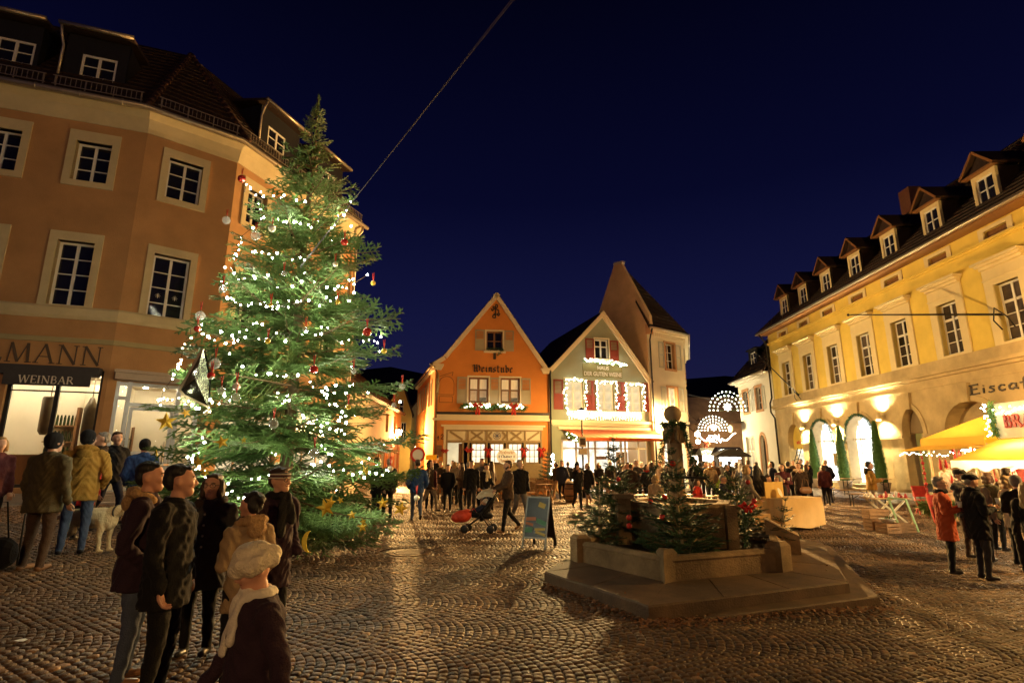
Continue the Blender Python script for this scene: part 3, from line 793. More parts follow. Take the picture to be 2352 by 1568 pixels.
 r_ = random.Random(4)
 for z in (1.43, 1.88, 2.33, 2.78):
  for k in range(8): bt.slab([(-1.97 + k * 0.088, z), (-1.92 + k * 0.088, z), (-1.92 + k * 0.088, z + 0.2), (-1.935 + k * 0.088, z + 0.3), (-1.955 + k * 0.088, z + 0.3), (-1.97 + k * 0.088, z + 0.2)], 2.3, 2.35)
 for z in (1.53, 1.98, 2.43, 2.88):
  for k in range(6): bt.slab([(-0.68 + k * 0.092, z), (-0.63 + k * 0.092, z), (-0.63 + k * 0.092, z + 0.2), (-0.645 + k * 0.092, z + 0.3), (-0.665 + k * 0.092, z + 0.3), (-0.68 + k * 0.092, z + 0.2)], 2.3, 2.35)
 o = bt.build('wine_bottles', mat('bottle_glass', (0.03, 0.045, 0.015), 0.15, 0.3), room, off=B.location); o['kind'] = 'stuff'
 pl = MB(FA)
 pl.lathe([(0.10, 0), (0.16, 0.1), (0.17, 0.95), (0.15, 1.0)], 12, (-1.42, 0.75, 2.45)); pl.tube([(-1.42, 0.75, 3.45), (-1.42, 0.75, 4.15)], 0.01, 5)
 pl.lathe([(0.10, 0), (0.15, 0.1), (0.15, 0.8), (0.05, 1.1)], 12, (-0.5, 0.75, 2.35)); pl.tube([(-0.5, 0.75, 3.45), (-0.5, 0.75, 4.15)], 0.01, 5)
 pl.build('pendant_shade', mat('pendant_shade', (0.16, 0.11, 0.05), 0.5, 0.3, 6), room, off=B.location)
 # glazed shop door on the splayed corner
 hd = MB(FB)
 hd.slab([(0.12, 3.88), (2.38, 3.88), (2.38, 4.14), (0.12, 4.14)], -0.32, 0.0)
 hd.slab([(0.08, 4.05), (2.41, 4.05), (2.41, 4.12), (0.08, 4.12)], -0.37, -0.32)
 hd.build('door_hood', m_hood, B)
 dr = MB(FB)
 for s in (0.2, 0.46, 1.62, 2.1): dr.slab(rect(s, s + 0.09, 0.95, 3.86), 0.02, 0.14)
 for a, c, z in ((0.29, 0.46, 3.42), (0.55, 1.62, 3.26), (1.71, 2.1, 3.26), (0.29, 0.46, 2.05), (0.29, 0.46, 1.0), (0.55, 1.62, 3.80), (1.71, 2.1, 3.8), (0.29, .46, 3.8)): dr.slab(rect(a, c, z - 0.04, z + 0.05), 0.03, 0.13)
 fr_ = dr.build('shop_door_frame', m_alu, B)
 dl = MB(FB)
 for s in (0.57, 1.52): dl.slab(rect(s, s + 0.08, 0.97, 3.2), 0.04, 0.1)
 for z in (0.97, 1.95, 3.12): dl.slab(rect(0.65, 1.52, z, z + (0.16 if z < 1.5 else 0.08)), 0.042, 0.098)
 d = dl.build('shop_door', m_alu, B)
 hb = MB(FB); hb.tube([(1.46, -0.02, 1.6), (1.46, -0.02, 2.3)], 0.018, 8); hb.build('handle', m_zinc, d, off=B.location)
 pn = MB(FB)
 for a, c, z0, z1 in ((0.29, 0.46, 1.05, 3.38), (0.65, 1.52, 1.13, 3.12), (1.71, 2.1, 1.0, 3.22), (0.55, 1.62, 3.31, 3.76), (0.29, 0.46, 3.47, 3.76)):
  pn.slab(rect(a, c, z0, z1), 0.07, 0.078)
 pn.build('pane', m_clear, B)
 rm2 = MB(FB)
 rm2.slab(rect(-0.3, 2.35, 0.9, 3.95), 2.2, 2.3)
 for s in (0.1, 2.3): rm2.slab(rect(s, s + 0.04, 0.9, 3.95), 0.22, 2.2)
 rm2.add([(0.1, 0.2, 0.93), (2.3, 0.2, 0.93), (2.3, 2.2, 0.93), (0.1, 2.2, 0.93)], [(0, 1, 2, 3)])
 rm2.add([(0.1, 0.2, 3.9), (2.3, 0.2, 3.9), (2.3, 2.2, 3.9), (0.1, 2.2, 3.9)], [(0, 1, 2, 3)])
 r2 = rm2.build('shop_room', MATS['shop_wall'], B)
 sp2 = MB(FB)
 for s, d_ in ((0.4, 0.6), (1.0, 1.2), (1.6, 0.6), (2.0, 1.4), (0.5, 1.6)): MB(FB).slab(rect(s - 0.05, s + 0.05, 3.85, 3.885), d_ - 0.05, d_ + 0.05).build('ceiling_spot', m_spot, r2, off=B.location)
 wr = MB(FB)
 for z in (1.5, 1.95, 2.4): wr.slab(rect(0.2, 0.9, z, z + 0.03), 1.7, 2.1)
 wr.slab(rect(0.9, 0.94, 0.95, 2.75), 1.7, 2.1)
 for k in range(14):
  x, z = 0.24 + (k % 7) * 0.09, (1.53 if k < 7 else 1.98)
  wr.slab(rect(x, x + 0.05, z, z + 0.27), 1.8, 1.85)
 wr.build('wine_shelf', m_brownwood, r2, off=B.location)
 st = MB(FB); st.slab(rect(0.1, 2.3, 0.3, 0.78), -0.5, 0.0); st.slab(rect(0.15, 2.25, 0.78, 0.94), -0.2, 0.0)
 st.build('door_step', m_hood, B)
 # roof: three slopes meeting at a hip
 ap = (-11.85, 17.1, 16.35)
 E0, E1, E2, E3 = FA.pt(LA, -0.36, 11.74), FA.pt(0, -0.36, 11.74), FC.pt(0, -0.36, 11.74), FC.pt(6.7, -0.36, 11.74)
 roof_plane(B, [E0, E1, ap, (ap[0] + LA * FA.c, ap[1] + LA * FA.s, ap[2])], m_roof, courses=1)
 roof_plane(B, [E1, E2, ap], m_roof, courses=1)
 roof_plane(B, [E2, E3, (ap[0] + 6.7 * FC.c, ap[1] + 6.7 * FC.s, ap[2]), ap], m_roof, courses=1)
 hp = MB()
 for e_ in (E1, E2):
  for k in range(18):
   p, q = Vector(e_).lerp(Vector(ap), k / 18), Vector(e_).lerp(Vector(ap), (k + 0.92) / 18)
   hp.tube([p + Vector((0, 0, 0.05)), q + Vector((0, 0, 0.075))], [0.10, 0.085], 6)
 o = hp.build('hip_tiles', mat('hip_tile', (0.05, 0.02, 0.014), 0.75, 0.3, 8), B); o['kind'] = 'stuff'
 # box dormers
 def dormer(fr, s0, s1, sw, gl=None):
  b = MB(fr)
  zt, zb = 14.2, 12.1
  b.wall(rect(s0, s1, zb, zt), [rect(sw - 0.44, sw + 0.44, 12.55, 13.62)], 0.12, d=0.5)
  b.add([(s0, 0.5, zb), (s0, 3.2, zt), (s0, 0.5, zt)], [(0, 1, 2)]); b.add([(s1, 0.5, zb), (s1, 3.2, zt), (s1, 0.5, zt)], [(0, 2, 1)])
  dm = b.build('dormer', m_slate, B)
  rf = MB(fr); rf.add([(s0 - 0.15, 0.22, zt + 0.0), (s1 + 0.15, 0.22, zt), (s1 + 0.15, 3.6, zt + 0.7), (s0 - 0.15, 3.6, zt + 0.7), (s0 - 0.15, 0.22, zt + 0.1), (s1 + 0.15, 0.22, zt + 0.1), (s1 + 0.15, 3.6, zt + 0.8), (s0 - 0.15, 3.6, zt + 0.8)],
    [(3, 2, 1, 0), (4, 5, 6, 7), (0, 1, 5, 4), (1, 2, 6, 5), (3, 7, 6, 2), (0, 4, 7, 3)])
  rf.build('dormer_roof', m_roof, dm, off=B.location)
  gt = MB(fr); gt.tube([(s0 - 0.15, 0.16, zt + 0.07), (s1 + 0.15, 0.16, zt + 0.07)], 0.065, 8)
  gt.tube([(s0 - 0.08, 0.16, zt), (s0 - 0.08, 0.3, zt - 0.25), (s0 - 0.05, 0.42, zt - 0.5), (s0 - 0.05, 0.42, zb + 0.4)], 0.04, 8)
  gt.build('dormer_gutter', m_zinc, dm, off=B.location)
  window(B, fr, sw, 12.55, 0.88, 1.07, [(0.44, 0.07)], [(0.37, 0.025), (0.70, 0.025)], m_white, m_dark_glass, rec=0.52)
 dormer(FA, -2.5, -0.95, -1.65); dormer(FA, -4.75, -3.1, -3.65); dormer(FA, -7.1, -5.5, -6.2)
 dormer(FC, 1.2, 3.2, 2.05); dormer(FC, 4.2, 6.0, 5.1)
 # snow guards along the eaves
 bar = MB().box(-0.008, 0.008, -0.008, 0.008, 0, 0.26).mesh('guard_bar', m_zinc)
 for fr, a, c in ((FA, -2.35, -0.18), (FA, -4.6, -2.5), (FA, -6.9, -4.75), (FB, 0.12, 2.32), (FC, 0.12, 2.2), (FC, 2.35, 4.4), (FC, 4.55, 6.6)):
  b = MB(fr)
  b.slab(rect(a, c, 12.0, 12.022), -0.245, -0.225); b.slab(rect(a, c, 12.26, 12.282), -0.245, -0.225)
  for k in range(4):
   s = a + (c - a) * (k + 0.1) / 3.2
   b.slab(rect(s, s + 0.03, 11.72, 12.27), -0.222, -0.20)
  o = b.build('snow_guard', m_zinc, B)
  n = int((c - a) / 0.115)
  for k in range(n):
   p = fr.pt(a + (k + 0.5) * (c - a) / n, -0.235, 12.012)
   child('guard_bar', bar, o, (p[0] - B.location.x, p[1] - B.location.y, p[2] - B.location.z), (0, 0, fr.a))
 cf = MB(FC); glyphs(cf, 'Cafe', {**SCRIPT}, 0.9, 1.9, 3.95, 0.3, 0.03, -0.06, -0.02)
 cf.build('cafe_lettering', mat('neon_script', (1, 0.6, 0.3), 0.4, 0, emit=1.2, ecol=(1, 0.5, 0.2)), B)
 # small bracket lamp on the street front
 lb = MB(FC); lb.tube([(5.6, 0, 3.0), (5.6, -0.35, 3.15), (5.6, -0.45, 3.05)], 0.02, 6); lb.build('lamp_arm', m_iron, B)
 gl = MB(); p = FC.pt(5.6, -0.45, 2.9); gl.ball(p, 0.12, 12, 8); gl.build('lamp_globe', mat('street_front_lamp', (1, .8, .5), .4, 0, emit=260, ecol=(1, 0.72, 0.34)), B)
 return B
corner_building()
# ------------------------------------------------------------ orange wine tavern
def garland(b_needles, pts, r, seed=0, dens=220):
 """loose fir sprays wound along a line"""
 r_ = random.Random(seed)
 P = [Vector(p) for p in pts]
 L = [(P[i + 1] - P[i]).length for i in range(len(P) - 1)]; tot = sum(L)
 for k in range(int(tot * dens)):
  t = r_.uniform(0, tot); i = 0
  while i < len(L) - 1 and t > L[i]: t -= L[i]; i += 1
  c = P[i].lerp(P[i + 1], min(1, t / max(L[i], 1e-6)))
  d = Vector((r_.gauss(0, 1), r_.gauss(0, 1), r_.gauss(0, 1))).normalized()
  a = c + d * r * 0.2; e_ = c + d * r * r_.uniform(0.7, 1.25) + Vector((0, 0, -0.2 * r))
  s = d.cross(Vector((r_.gauss(0, 1), r_.gauss(0, 1), r_.gauss(0, 1)))).normalized() * r * 0.11
  b_needles.add([tuple(a - s), tuple(a + s), tuple(e_)], [(0, 1, 2)])
def bulbs_at(parent, pts, r, m, name='bulb', loc=None):
 """small lamps of a chain, sharing one mesh"""
 key = (r, m.name)
 if key not in SHUT: SHUT[key] = MB().ball((0, 0, 0), r, 6, 4).mesh(name, m)
 L = parent.location if loc is None else loc
 for p in pts: child(name, SHUT[key], parent, (p[0] - L.x, p[1] - L.y, p[2] - L.z))
def bow(name_parent, p, size, fr, drop=1.0):
 """red ribbon bow with two tails: top-level thing is made by the caller"""
 b = MB(fr)
 s, d, z = p
 for sg in (-1, 1):
  b.tube([(s, d, z), (s + sg * size * 0.35, d - 0.05, z + size * 0.28), (s + sg * size * 0.55, d - 0.03, z + size * 0.1), (s + sg * size * 0.3, d, z - size * 0.12), (s, d, z)], [size * 0.06, size * 0.17, size * 0.2, size * 0.14, size * 0.06], 7, sy=0.5)
  b.tube([(s, d - 0.01, z), (s + sg * size * 0.12, d - 0.03, z - size * 0.45 * drop), (s + sg * size * 0.2, d - 0.02, z - size * 0.9 * drop)], [size * 0.06, size * 0.11, size * 0.13], 6, sy=0.35)
 b.ball((s, d - 0.03, z), size * 0.12, 8, 6)
 return b
def orange_house():
 FO = Fr(*hit(1120, 30, 1128), 8)
 B = thing('orange_house', 'orange gabled wine tavern with beige shutters and timbered shop front', 'building', FO.pt(0, 0, 0))
 wins = [(-0.56, 4.93, 1.12, 1.42), (1.22, 4.93, 1.12, 1.42)]
 gable = [(-2.98, 0), (3.43, 0), (3.43, 6.85), (0.42, 11.15), (-2.5, 7.45), (-2.98, 7.05)]
 w = MB(FO)
 w.wall(gable, [rect(s - ww / 2, s + ww / 2, z, z + h) for s, z, ww, h in wins] + [rect(-0.16, 0.8, 7.92, 9.05), rect(-2.3, 3.0, 0.15, 3.4)], 0.2)
 FS = Fr(*FO.pt(-2.98, 0, 0)[:2], 286)   # side wall facing the lane
 w.fr = FS
 w.wall(rect(-9, 0, 0, 7.0), [rect(-7.6, -6.8, 4.9, 6.3), rect(-5.0, -4.2, 4.9, 6.3), rect(-2.4, -1.6, 4.9, 6.3)], 0.2)
 w.build('wall', m_orange, B)
 for s in (-7.2, -4.6, -2.0):
  window(B, FS, s, 4.9, 0.8, 1.4, [(0.4, 0.06)], [(0.9, 0.04)], m_brownwood, m_dark_glass)
  shutter(B, FS, s - 0.85, 4.85, 0.42, 1.5, m_shut_beige); shutter(B, FS, s + 0.43, 4.85, 0.42, 1.5, m_shut_beige)
 vb = MB(FO)
 for (a, c) in (((3.50, 6.82), (0.42, 11.35)), ((0.42, 11.35), (-2.55, 7.52)), ((-2.55, 7.52), (-3.25, 7.03))):
  L = math.hypot(c[0] - a[0], c[1] - a[1]); nx, nz = (c[1] - a[1]) / L, -(c[0] - a[0]) / L
  t = -0.24
  vb.slab([a, c, (c[0] + nx * t, c[1] + nz * t), (a[0] + nx * t, a[1] + nz * t)], -0.12, 0.1)
 vb.build('verge_board', m_cream2, B)
 cp = MB(FO)
 cp.slab([(-3.2, 7.02), (-2.98, 6.7), (-2.68, 6.7), (-2.52, 6.98), (-2.52, 7.04)], -0.22, 0.0)
 cp.slab([(2.95, 6.92), (3.1, 6.62), (3.44, 6.62), (3.5, 6.88), (3.5, 6.95)], -0.2, 0.0)
 cp.build('eave_bracket', m_cream2, B)
 rb = FO
 for a, c in (((-2.55, 7.50), (0.42, 11.33)), ((-3.28, 7.02), (-2.55, 7.50)), ((0.42, 11.33), (3.52, 6.80))):
  e0, e1 = (a, c) if a[1] < c[1] else (c, a)
  roof_plane(B, [rb.pt(e0[0], -0.1, e0[1]), rb.pt(e0[0], 9.5, e0[1]), rb.pt(e1[0], 9.5, e1[1]), rb.pt(e1[0], -0.1, e1[1])], m_roof, courses=1, thick=0.08)
 gt = MB(FS); gt.tube([(-9.2, -0.22, 6.98), (0.2, -0.22, 6.98)], 0.07, 8); gt.build('gutter', m_zinc, B)
 dt = MB(FS)
 for k in range(26): dt.slab(rect(-9 + k * 0.345, -8.84 + k * 0.345, 6.72, 6.9), -0.16, 0.0)
 dt.build('eave_dentils', m_cream2, B)['kind'] = 'stuff'
 dp = MB(FO); dp.tube([(-3.05, -0.2, 6.9), (-2.86, -0.1, 6.5), (-2.86, -0.09, 0.2)], 0.05, 8)
 dp.tube([(3.42, -0.1, 6.6), (3.42, -0.09, 0.2)], 0.045, 8); dp.build('downpipe', m_brownwood, B)
 for s, z, ww, h in wins:
  surround(B, FO, s, z - 0.08, ww + 0.16, h + 0.17, ww, h, z, m_cream2, 0.04, 0.12)
  o = window(B, FO, s, z, ww, h, [(ww / 2, 0.12)], [(0.72, 0.07)], m_brownwood, m_room_dim, ft=0.09)
  cu = MB(); cu.box(0.1, ww / 2 - 0.07, 0.01, 0.025, 0.78, h - 0.09); cu.box(ww / 2 + 0.07, ww - 0.1, 0.01, 0.025, 0.78, h - 0.09)
  child('curtain', cu.mesh('curtain', m_curtain), o)
  lw = MB(); lw.box(0.12, ww / 2 - 0.1, 0.02, 0.027, 0.12, 0.68); lw.box(ww / 2 + 0.08, ww - 0.12, 0.02, 0.027, 0.32, 0.68)
  child('lit_wall', lw.mesh('lit_wall', mat('lit_plaster', (0.5, 0.4, 0.28), 0.9, 0.3, 3, emit=0.10, ecol=(1, 0.74, 0.42))), o)
 for s in (-1.76, 0.07, 1.84): shutter(B, FO, s, 4.88, 0.55, 1.47, m_shut_beige)
 surround(B, FO, 0.32, 7.86, 1.1, 1.26, 0.94, 1.12, 7.92, m_cream2, 0.04, 0.12)
 window(B, FO, 0.32, 7.92, 0.94, 1.12, [(0.47, 0.1)], [(0.56, 0.05)], m_brownwood, m_dark_glass, ft=0.08)
 shutter(B, FO, -0.80, 7.88, 0.55, 1.22, m_shut_beige); shutter(B, FO, 0.88, 7.88, 0.55, 1.22, m_shut_beige)
 for q in (rect(-0.3, 0.95, 7.76, 7.86), rect(-1.2, 0.08, 4.8, 4.86), rect(0.58, 1.86, 4.8, 4.86)): MB(FO).slab(q, -0.15, 0).build('window_sill', m_cream2, B)
 MB(FO).slab([(0.25, 7.76), (0.25, 7.4), (0.4, 7.4), (0.4, 7.76)], -0.08, 0).build('sill_bracket', m_letter, B)
 wt = MB(FO); glyphs(wt, 'Weinstube', FRAK, -0.93, 1.42, 6.66, 0.40, 0.075, -0.05, -0.005, nib=0.7)
 wt.build('blackletter_sign', m_letter, B)
 em = MB(FO)   # wrought monogram under the ridge
 for pts in ([(0.36, 9.82), (0.36, 10.62)], [(0.36, 10.62), (0.48, 10.6), (0.46, 10.46), (0.36, 10.44)], [(0.36, 10.45), (0.2, 10.5), (0.24, 10.36), (0.36, 10.36)], [(0.36, 10.38), (0.55, 10.28), (0.55, 10.1), (0.4, 10.02)], [(0.40, 10.02), (0.2, 9.98), (0.2, 9.84), (0.36, 9.82)], [(0.1, 10.38), (0.18, 10.22), (0.26, 10.34)], [(0.44, 10.05), (0.54, 9.95), (0.62, 10.1)], [(0.36, 10.12), (0.26, 10.0)]):
  for p, q in zip(pts, pts[1:]): seg(em, None, p, q, 0.06, -0.05, -0.01)
 em.build('monogram', m_letter, B)
 hs = MB(FO)   # painted house sign left of the windows
 arc = [(-2.35 + 0.42 * math.cos(math.pi * k / 10), 5.95 + 0.42 * math.sin(math.pi * k / 10)) for k in range(11)]
 for p, q in zip(arc, arc[1:]): seg(hs, None, p, q, 0.04, -0.006, 0)
 for p, q in (((-1.93, 5.95), (-1.93, 5.35)), ((-2.77, 5.95), (-2.77, 5.35)), ((-2.77, 5.35), (-1.93, 5.35)), ((-2.72, 5.25), (-2.0, 5.25)), ((-2.72, 4.92), (-2.0, 4.92)), ((-2.72, 5.25), (-2.72, 4.92)), ((-2.0, 5.25), (-2.0, 4.92)), ((-2.75, 6.35), (-2.0, 6.62)), ((-2.05, 6.4), (-2.0, 6.62))): seg(hs, None, p, q, 0.035, -0.006, 0)
 hs.build('painted_sign_frame', mat('painted_brown', (0.30, 0.12, 0.04), 0.9, 0.2, 6), B)
 hb2 = MB(FO); hb2.tube([(-2.86, -0.05, 6.55), (-2.84, -0.09, 5.9), (-2.87, -0.06, 5.0)], [0.06, 0.10, 0.05], 7); hb2.build('carved_bracket', mat('gilt_carving', (0.40, 0.32, 0.16), 0.5, 0.5, 14, 0.8, 30), B)
 # ground floor: awning box, ledge, timbered front
 ab = MB(FO); ab.slab(rect(-2.86, 3.40, 4.26, 4.38), -0.35, 0.0); ab.build('awning_box', m_iron, B)
 lg = MB(FO); lg.slab(rect(-2.84, 3.40, 4.07, 4.255), -0.14, 0); lg.slab(rect(-3.06, 3.44, 3.93, 4.065), -0.2, 0); lg.build('ledge', m_cream2, B)
 cn = MB(FO); cn.slab(rect(-2.59, 3.18, 3.60, 3.70), -0.2, 0); cn.slab(rect(-2.43, 3.06, 3.44, 3.597), -0.1, 0)
 cn.slab(rect(-2.43, -2.3, 0.1, 3.44), -0.06, 0.0); cn.build('shop_cornice', m_cream2, B)
 pn = MB(FO); pn.slab(rect(-2.3, 3.0, 2.86, 3.42), 0.02, 0.1); pn.build('plaster_panel', mat('pale_plaster_panel', (0.74, 0.66, 0.46), 0.9, 0.04), B)
 tb = MB(FO)
 tb.slab(rect(-2.3, 3.0, 2.74, 2.87), -0.05, 0.06); tb.slab(rect(-2.3, 3.0, 3.36, 3.44), -0.05, 0.06)
 for s in (-2.3, -1.15, -0.12, 1.02, 2.02, 2.92): tb.slab(rect(s, s + 0.09, 2.87, 3.36), -0.045, 0.055)
 for p, q in (((-2.1, 3.34), (-1.4, 2.9)), ((-0.95, 2.9), (-0.3, 3.34)), ((-0.95, 3.34), (-0.3, 2.9)), ((1.25, 3.34), (1.85, 2.9)), ((1.25, 2.9), (1.85, 3.34)), ((2.2, 2.9), (2.85, 3.34)), ((0.0, 3.12), (0.2, 3.34)), ((0.0, 3.12), (0.2, 2.9)), ((0.98, 3.12), (0.78, 3.34)), ((0.98, 3.12), (0.78, 2.9))):
  seg(tb, None, p, q, 0.11, -0.03, 0.05)
 for s in (-2.3, -1.42, -1.12, -0.12, 0.98, 1.98, 2.92): tb.slab(rect(s, s + 0.1, 0.15, 2.74), -0.05, 0.06)
 tb.slab(rect(-1.02, 2.92, 1.5, 1.62), -0.05, 0.06)
 tb.build('timber_frame', m_timber, B)
 ro = MB(FO)
 ro.lathe([(0.2, -0.01), (0.2, 0.01)], 20, (0, 0, 0)); ro.V = []; ro.F = []; ro.M = []; ro.S = []
 c = [(0.49 + 0.2 * math.cos(k * math.pi / 10), 3.12 + 0.2 * math.sin(k * math.pi / 10)) for k in range(20)]
 for i in range(20): seg(ro, None, c[i], c[(i + 1) % 20], 0.025, 0.005, 0.02)
 for k in range(8): seg(ro, None, (0.49, 3.12), (0.49 + 0.17 * math.cos(k * math.pi / 4), 3.12 + 0.17 * math.sin(k * math.pi / 4)), 0.04, 0.005, 0.02)
 ro.build('rosette', mat('rosette_blue', (0.16, 0.15, 0.22), 0.7, 0.2), B)
 FR = FO.sub(0, 0.04)
 for s in (-0.52, 0.5, 1.5, 2.45):
  o = window(B, FO, s, 1.64, 0.78, 1.08, [(0.26, 0.035), (0.52, 0.035)], [(0.36, 0.035), (0.70, 0.035)], m_timber, m_room_shop, rec=0.02)
 ws = MB(FO); ws.slab(rect(-1.02, 2.92, 0.15, 1.5), 0.0, 0.08); ws.build('wainscot', m_timber, B)
 do = MB(FO); do.slab(rect(-2.2, -1.42, 0.15, 2.74), 0.25, 0.3); do.build('lit_doorway', m_room_warm, B)
 dl = MB(FO); dl.slab(rect(-1.6, -1.43, 0.2, 2.7), 0.02, 0.22); dl.build('door', m_brownwood, B)
 no = MB(FO)
 for p, q in (((-2.76, 2.98), (-2.7, 3.1)), ((-2.7, 3.1), (-2.7, 2.86)), ((-2.58, 3.1), (-2.5, 3.2)), ((-2.5, 3.2), (-2.44, 3.1)), ((-2.44, 3.1), (-2.58, 2.94)), ((-2.58, 2.94), (-2.42, 2.94))): seg(no, None, p, q, 0.035, -0.03, 0)
 no.build('house_number', m_letter, B)
 mn = MB(FO); mn.slab(rect(-2.78, -2.5, 2.0, 2.6), -0.05, 0); mn.build('menu_board', m_brownwood, B)
 return FO, B
def hit(u, Y, v):
 p = at_y(u, v, Y); return p[0], p[1]
FO, ORANGE = orange_house()
def tavern_decor():
 for i, s in enumerate((-2.35, -1.05, 0.0, 1.98, 2.95)):
  z = 2.35 if i else 2.3
  o = bow(None, (s, -0.12, z), 0.42 if i else 0.34, FO, 1.0 if i > 1 else 0.35).build('ribbon_bow', m_redbow)
  tag(o, 'red ribbon bow on the timbered tavern front, %s from the left' % ORD[i], 'bow', 'red bows along the tavern windows')
 for i, (s, n) in enumerate(((-0.58, 0), (1.16, 1))):
  t = thing('window_garland', 'lit fir garland in the %s window box above the tavern awning' % ('left' if i == 0 else 'right'), 'garland', FO.pt(s, -0.2, 4.75), 0, 'garlands in the tavern window boxes')
  b = MB(); pts = [FO.pt(s - 0.95 + 0.19 * k, -0.22, 4.68 + 0.10 * math.sin(k * 1.3)) for k in range(11)]
  garland(b, pts, 0.22, 5 + i, 260); b.build('fir_sprays', m_needle, t)['kind'] = 'stuff'
  r_ = random.Random(i)
  bulbs_at(t, [FO.pt(s - 0.75 + 1.5 * r_.random(), -0.36 - 0.06 * r_.random(), 4.72 + r_.gauss(0, 0.07)) for k in range(26)], 0.026, m_led)
  o = bow(None, (s - 0.05 + 0.25 * n, -0.42, 4.72), 0.46, FO, 1.2).build('ribbon_bow', m_redbow)
  tag(o, 'red ribbon bow tied to the %s lit window box of the tavern' % ('left' if i == 0 else 'right'), 'bow')
 t = thing('window_garland', 'unlit fir sprays on the sill of the top gable window of the orange tavern', 'garland', FO.pt(0.35, -0.2, 7.85))
 b = MB(); garland(b, [FO.pt(-0.1 + 0.1 * k, -0.14, 7.98) for k in range(10)] + [FO.pt(0.5, -0.14, 7.65)], 0.15, 9, 200); b.build('fir_sprays', m_needle_dark, t)['kind'] = 'stuff'
 # oval board on the window
 t = thing('oval_sign', 'white oval board advertising flammkuchen in blackletter on the tavern window', 'sign', FO.pt(1.0, -0.2, 2.0))
 ov = [(1.02 + 0.56 * math.cos(k * math.pi / 14), 2.0 + 0.43 * math.sin(k * math.pi / 14)) for k in range(28)]
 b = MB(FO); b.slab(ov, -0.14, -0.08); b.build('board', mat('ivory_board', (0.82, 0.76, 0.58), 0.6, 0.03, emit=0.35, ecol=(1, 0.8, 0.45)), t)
 b = MB(FO); glyphs(b, 'Ofenfrischer', FRAK, 0.58, 1.46, 2.14, 0.18, 0.03, -0.15, -0.138, nib=0.7); b.build('gold_lettering', mat('gold_lettering', (0.55, 0.33, 0.06), 0.6, 0.1), t)
 b = MB(FO); glyphs(b, 'Elsässer', FRAK, 0.72, 1.32, 1.94, 0.16, 0.035, -0.15, -0.138, nib=0.7)
 for sg in (-1, 1):
  for k in range(3): seg(b, None, (1.02 + sg * 0.36, 2.04 - k * 0.05), (1.02 + sg * 0.46, 2.06 - k * 0.05), 0.025, -0.15, -0.138)
 b.build('dark_lettering', m_letter, t)
 b = MB(FO); glyphs(b, 'Flammkuchen', FRAK, 0.62, 1.44, 1.70, 0.18, 0.03, -0.15, -0.138, nib=0.7); b.build('gold_lettering', MATS['gold_lettering'], t)
tavern_decor()
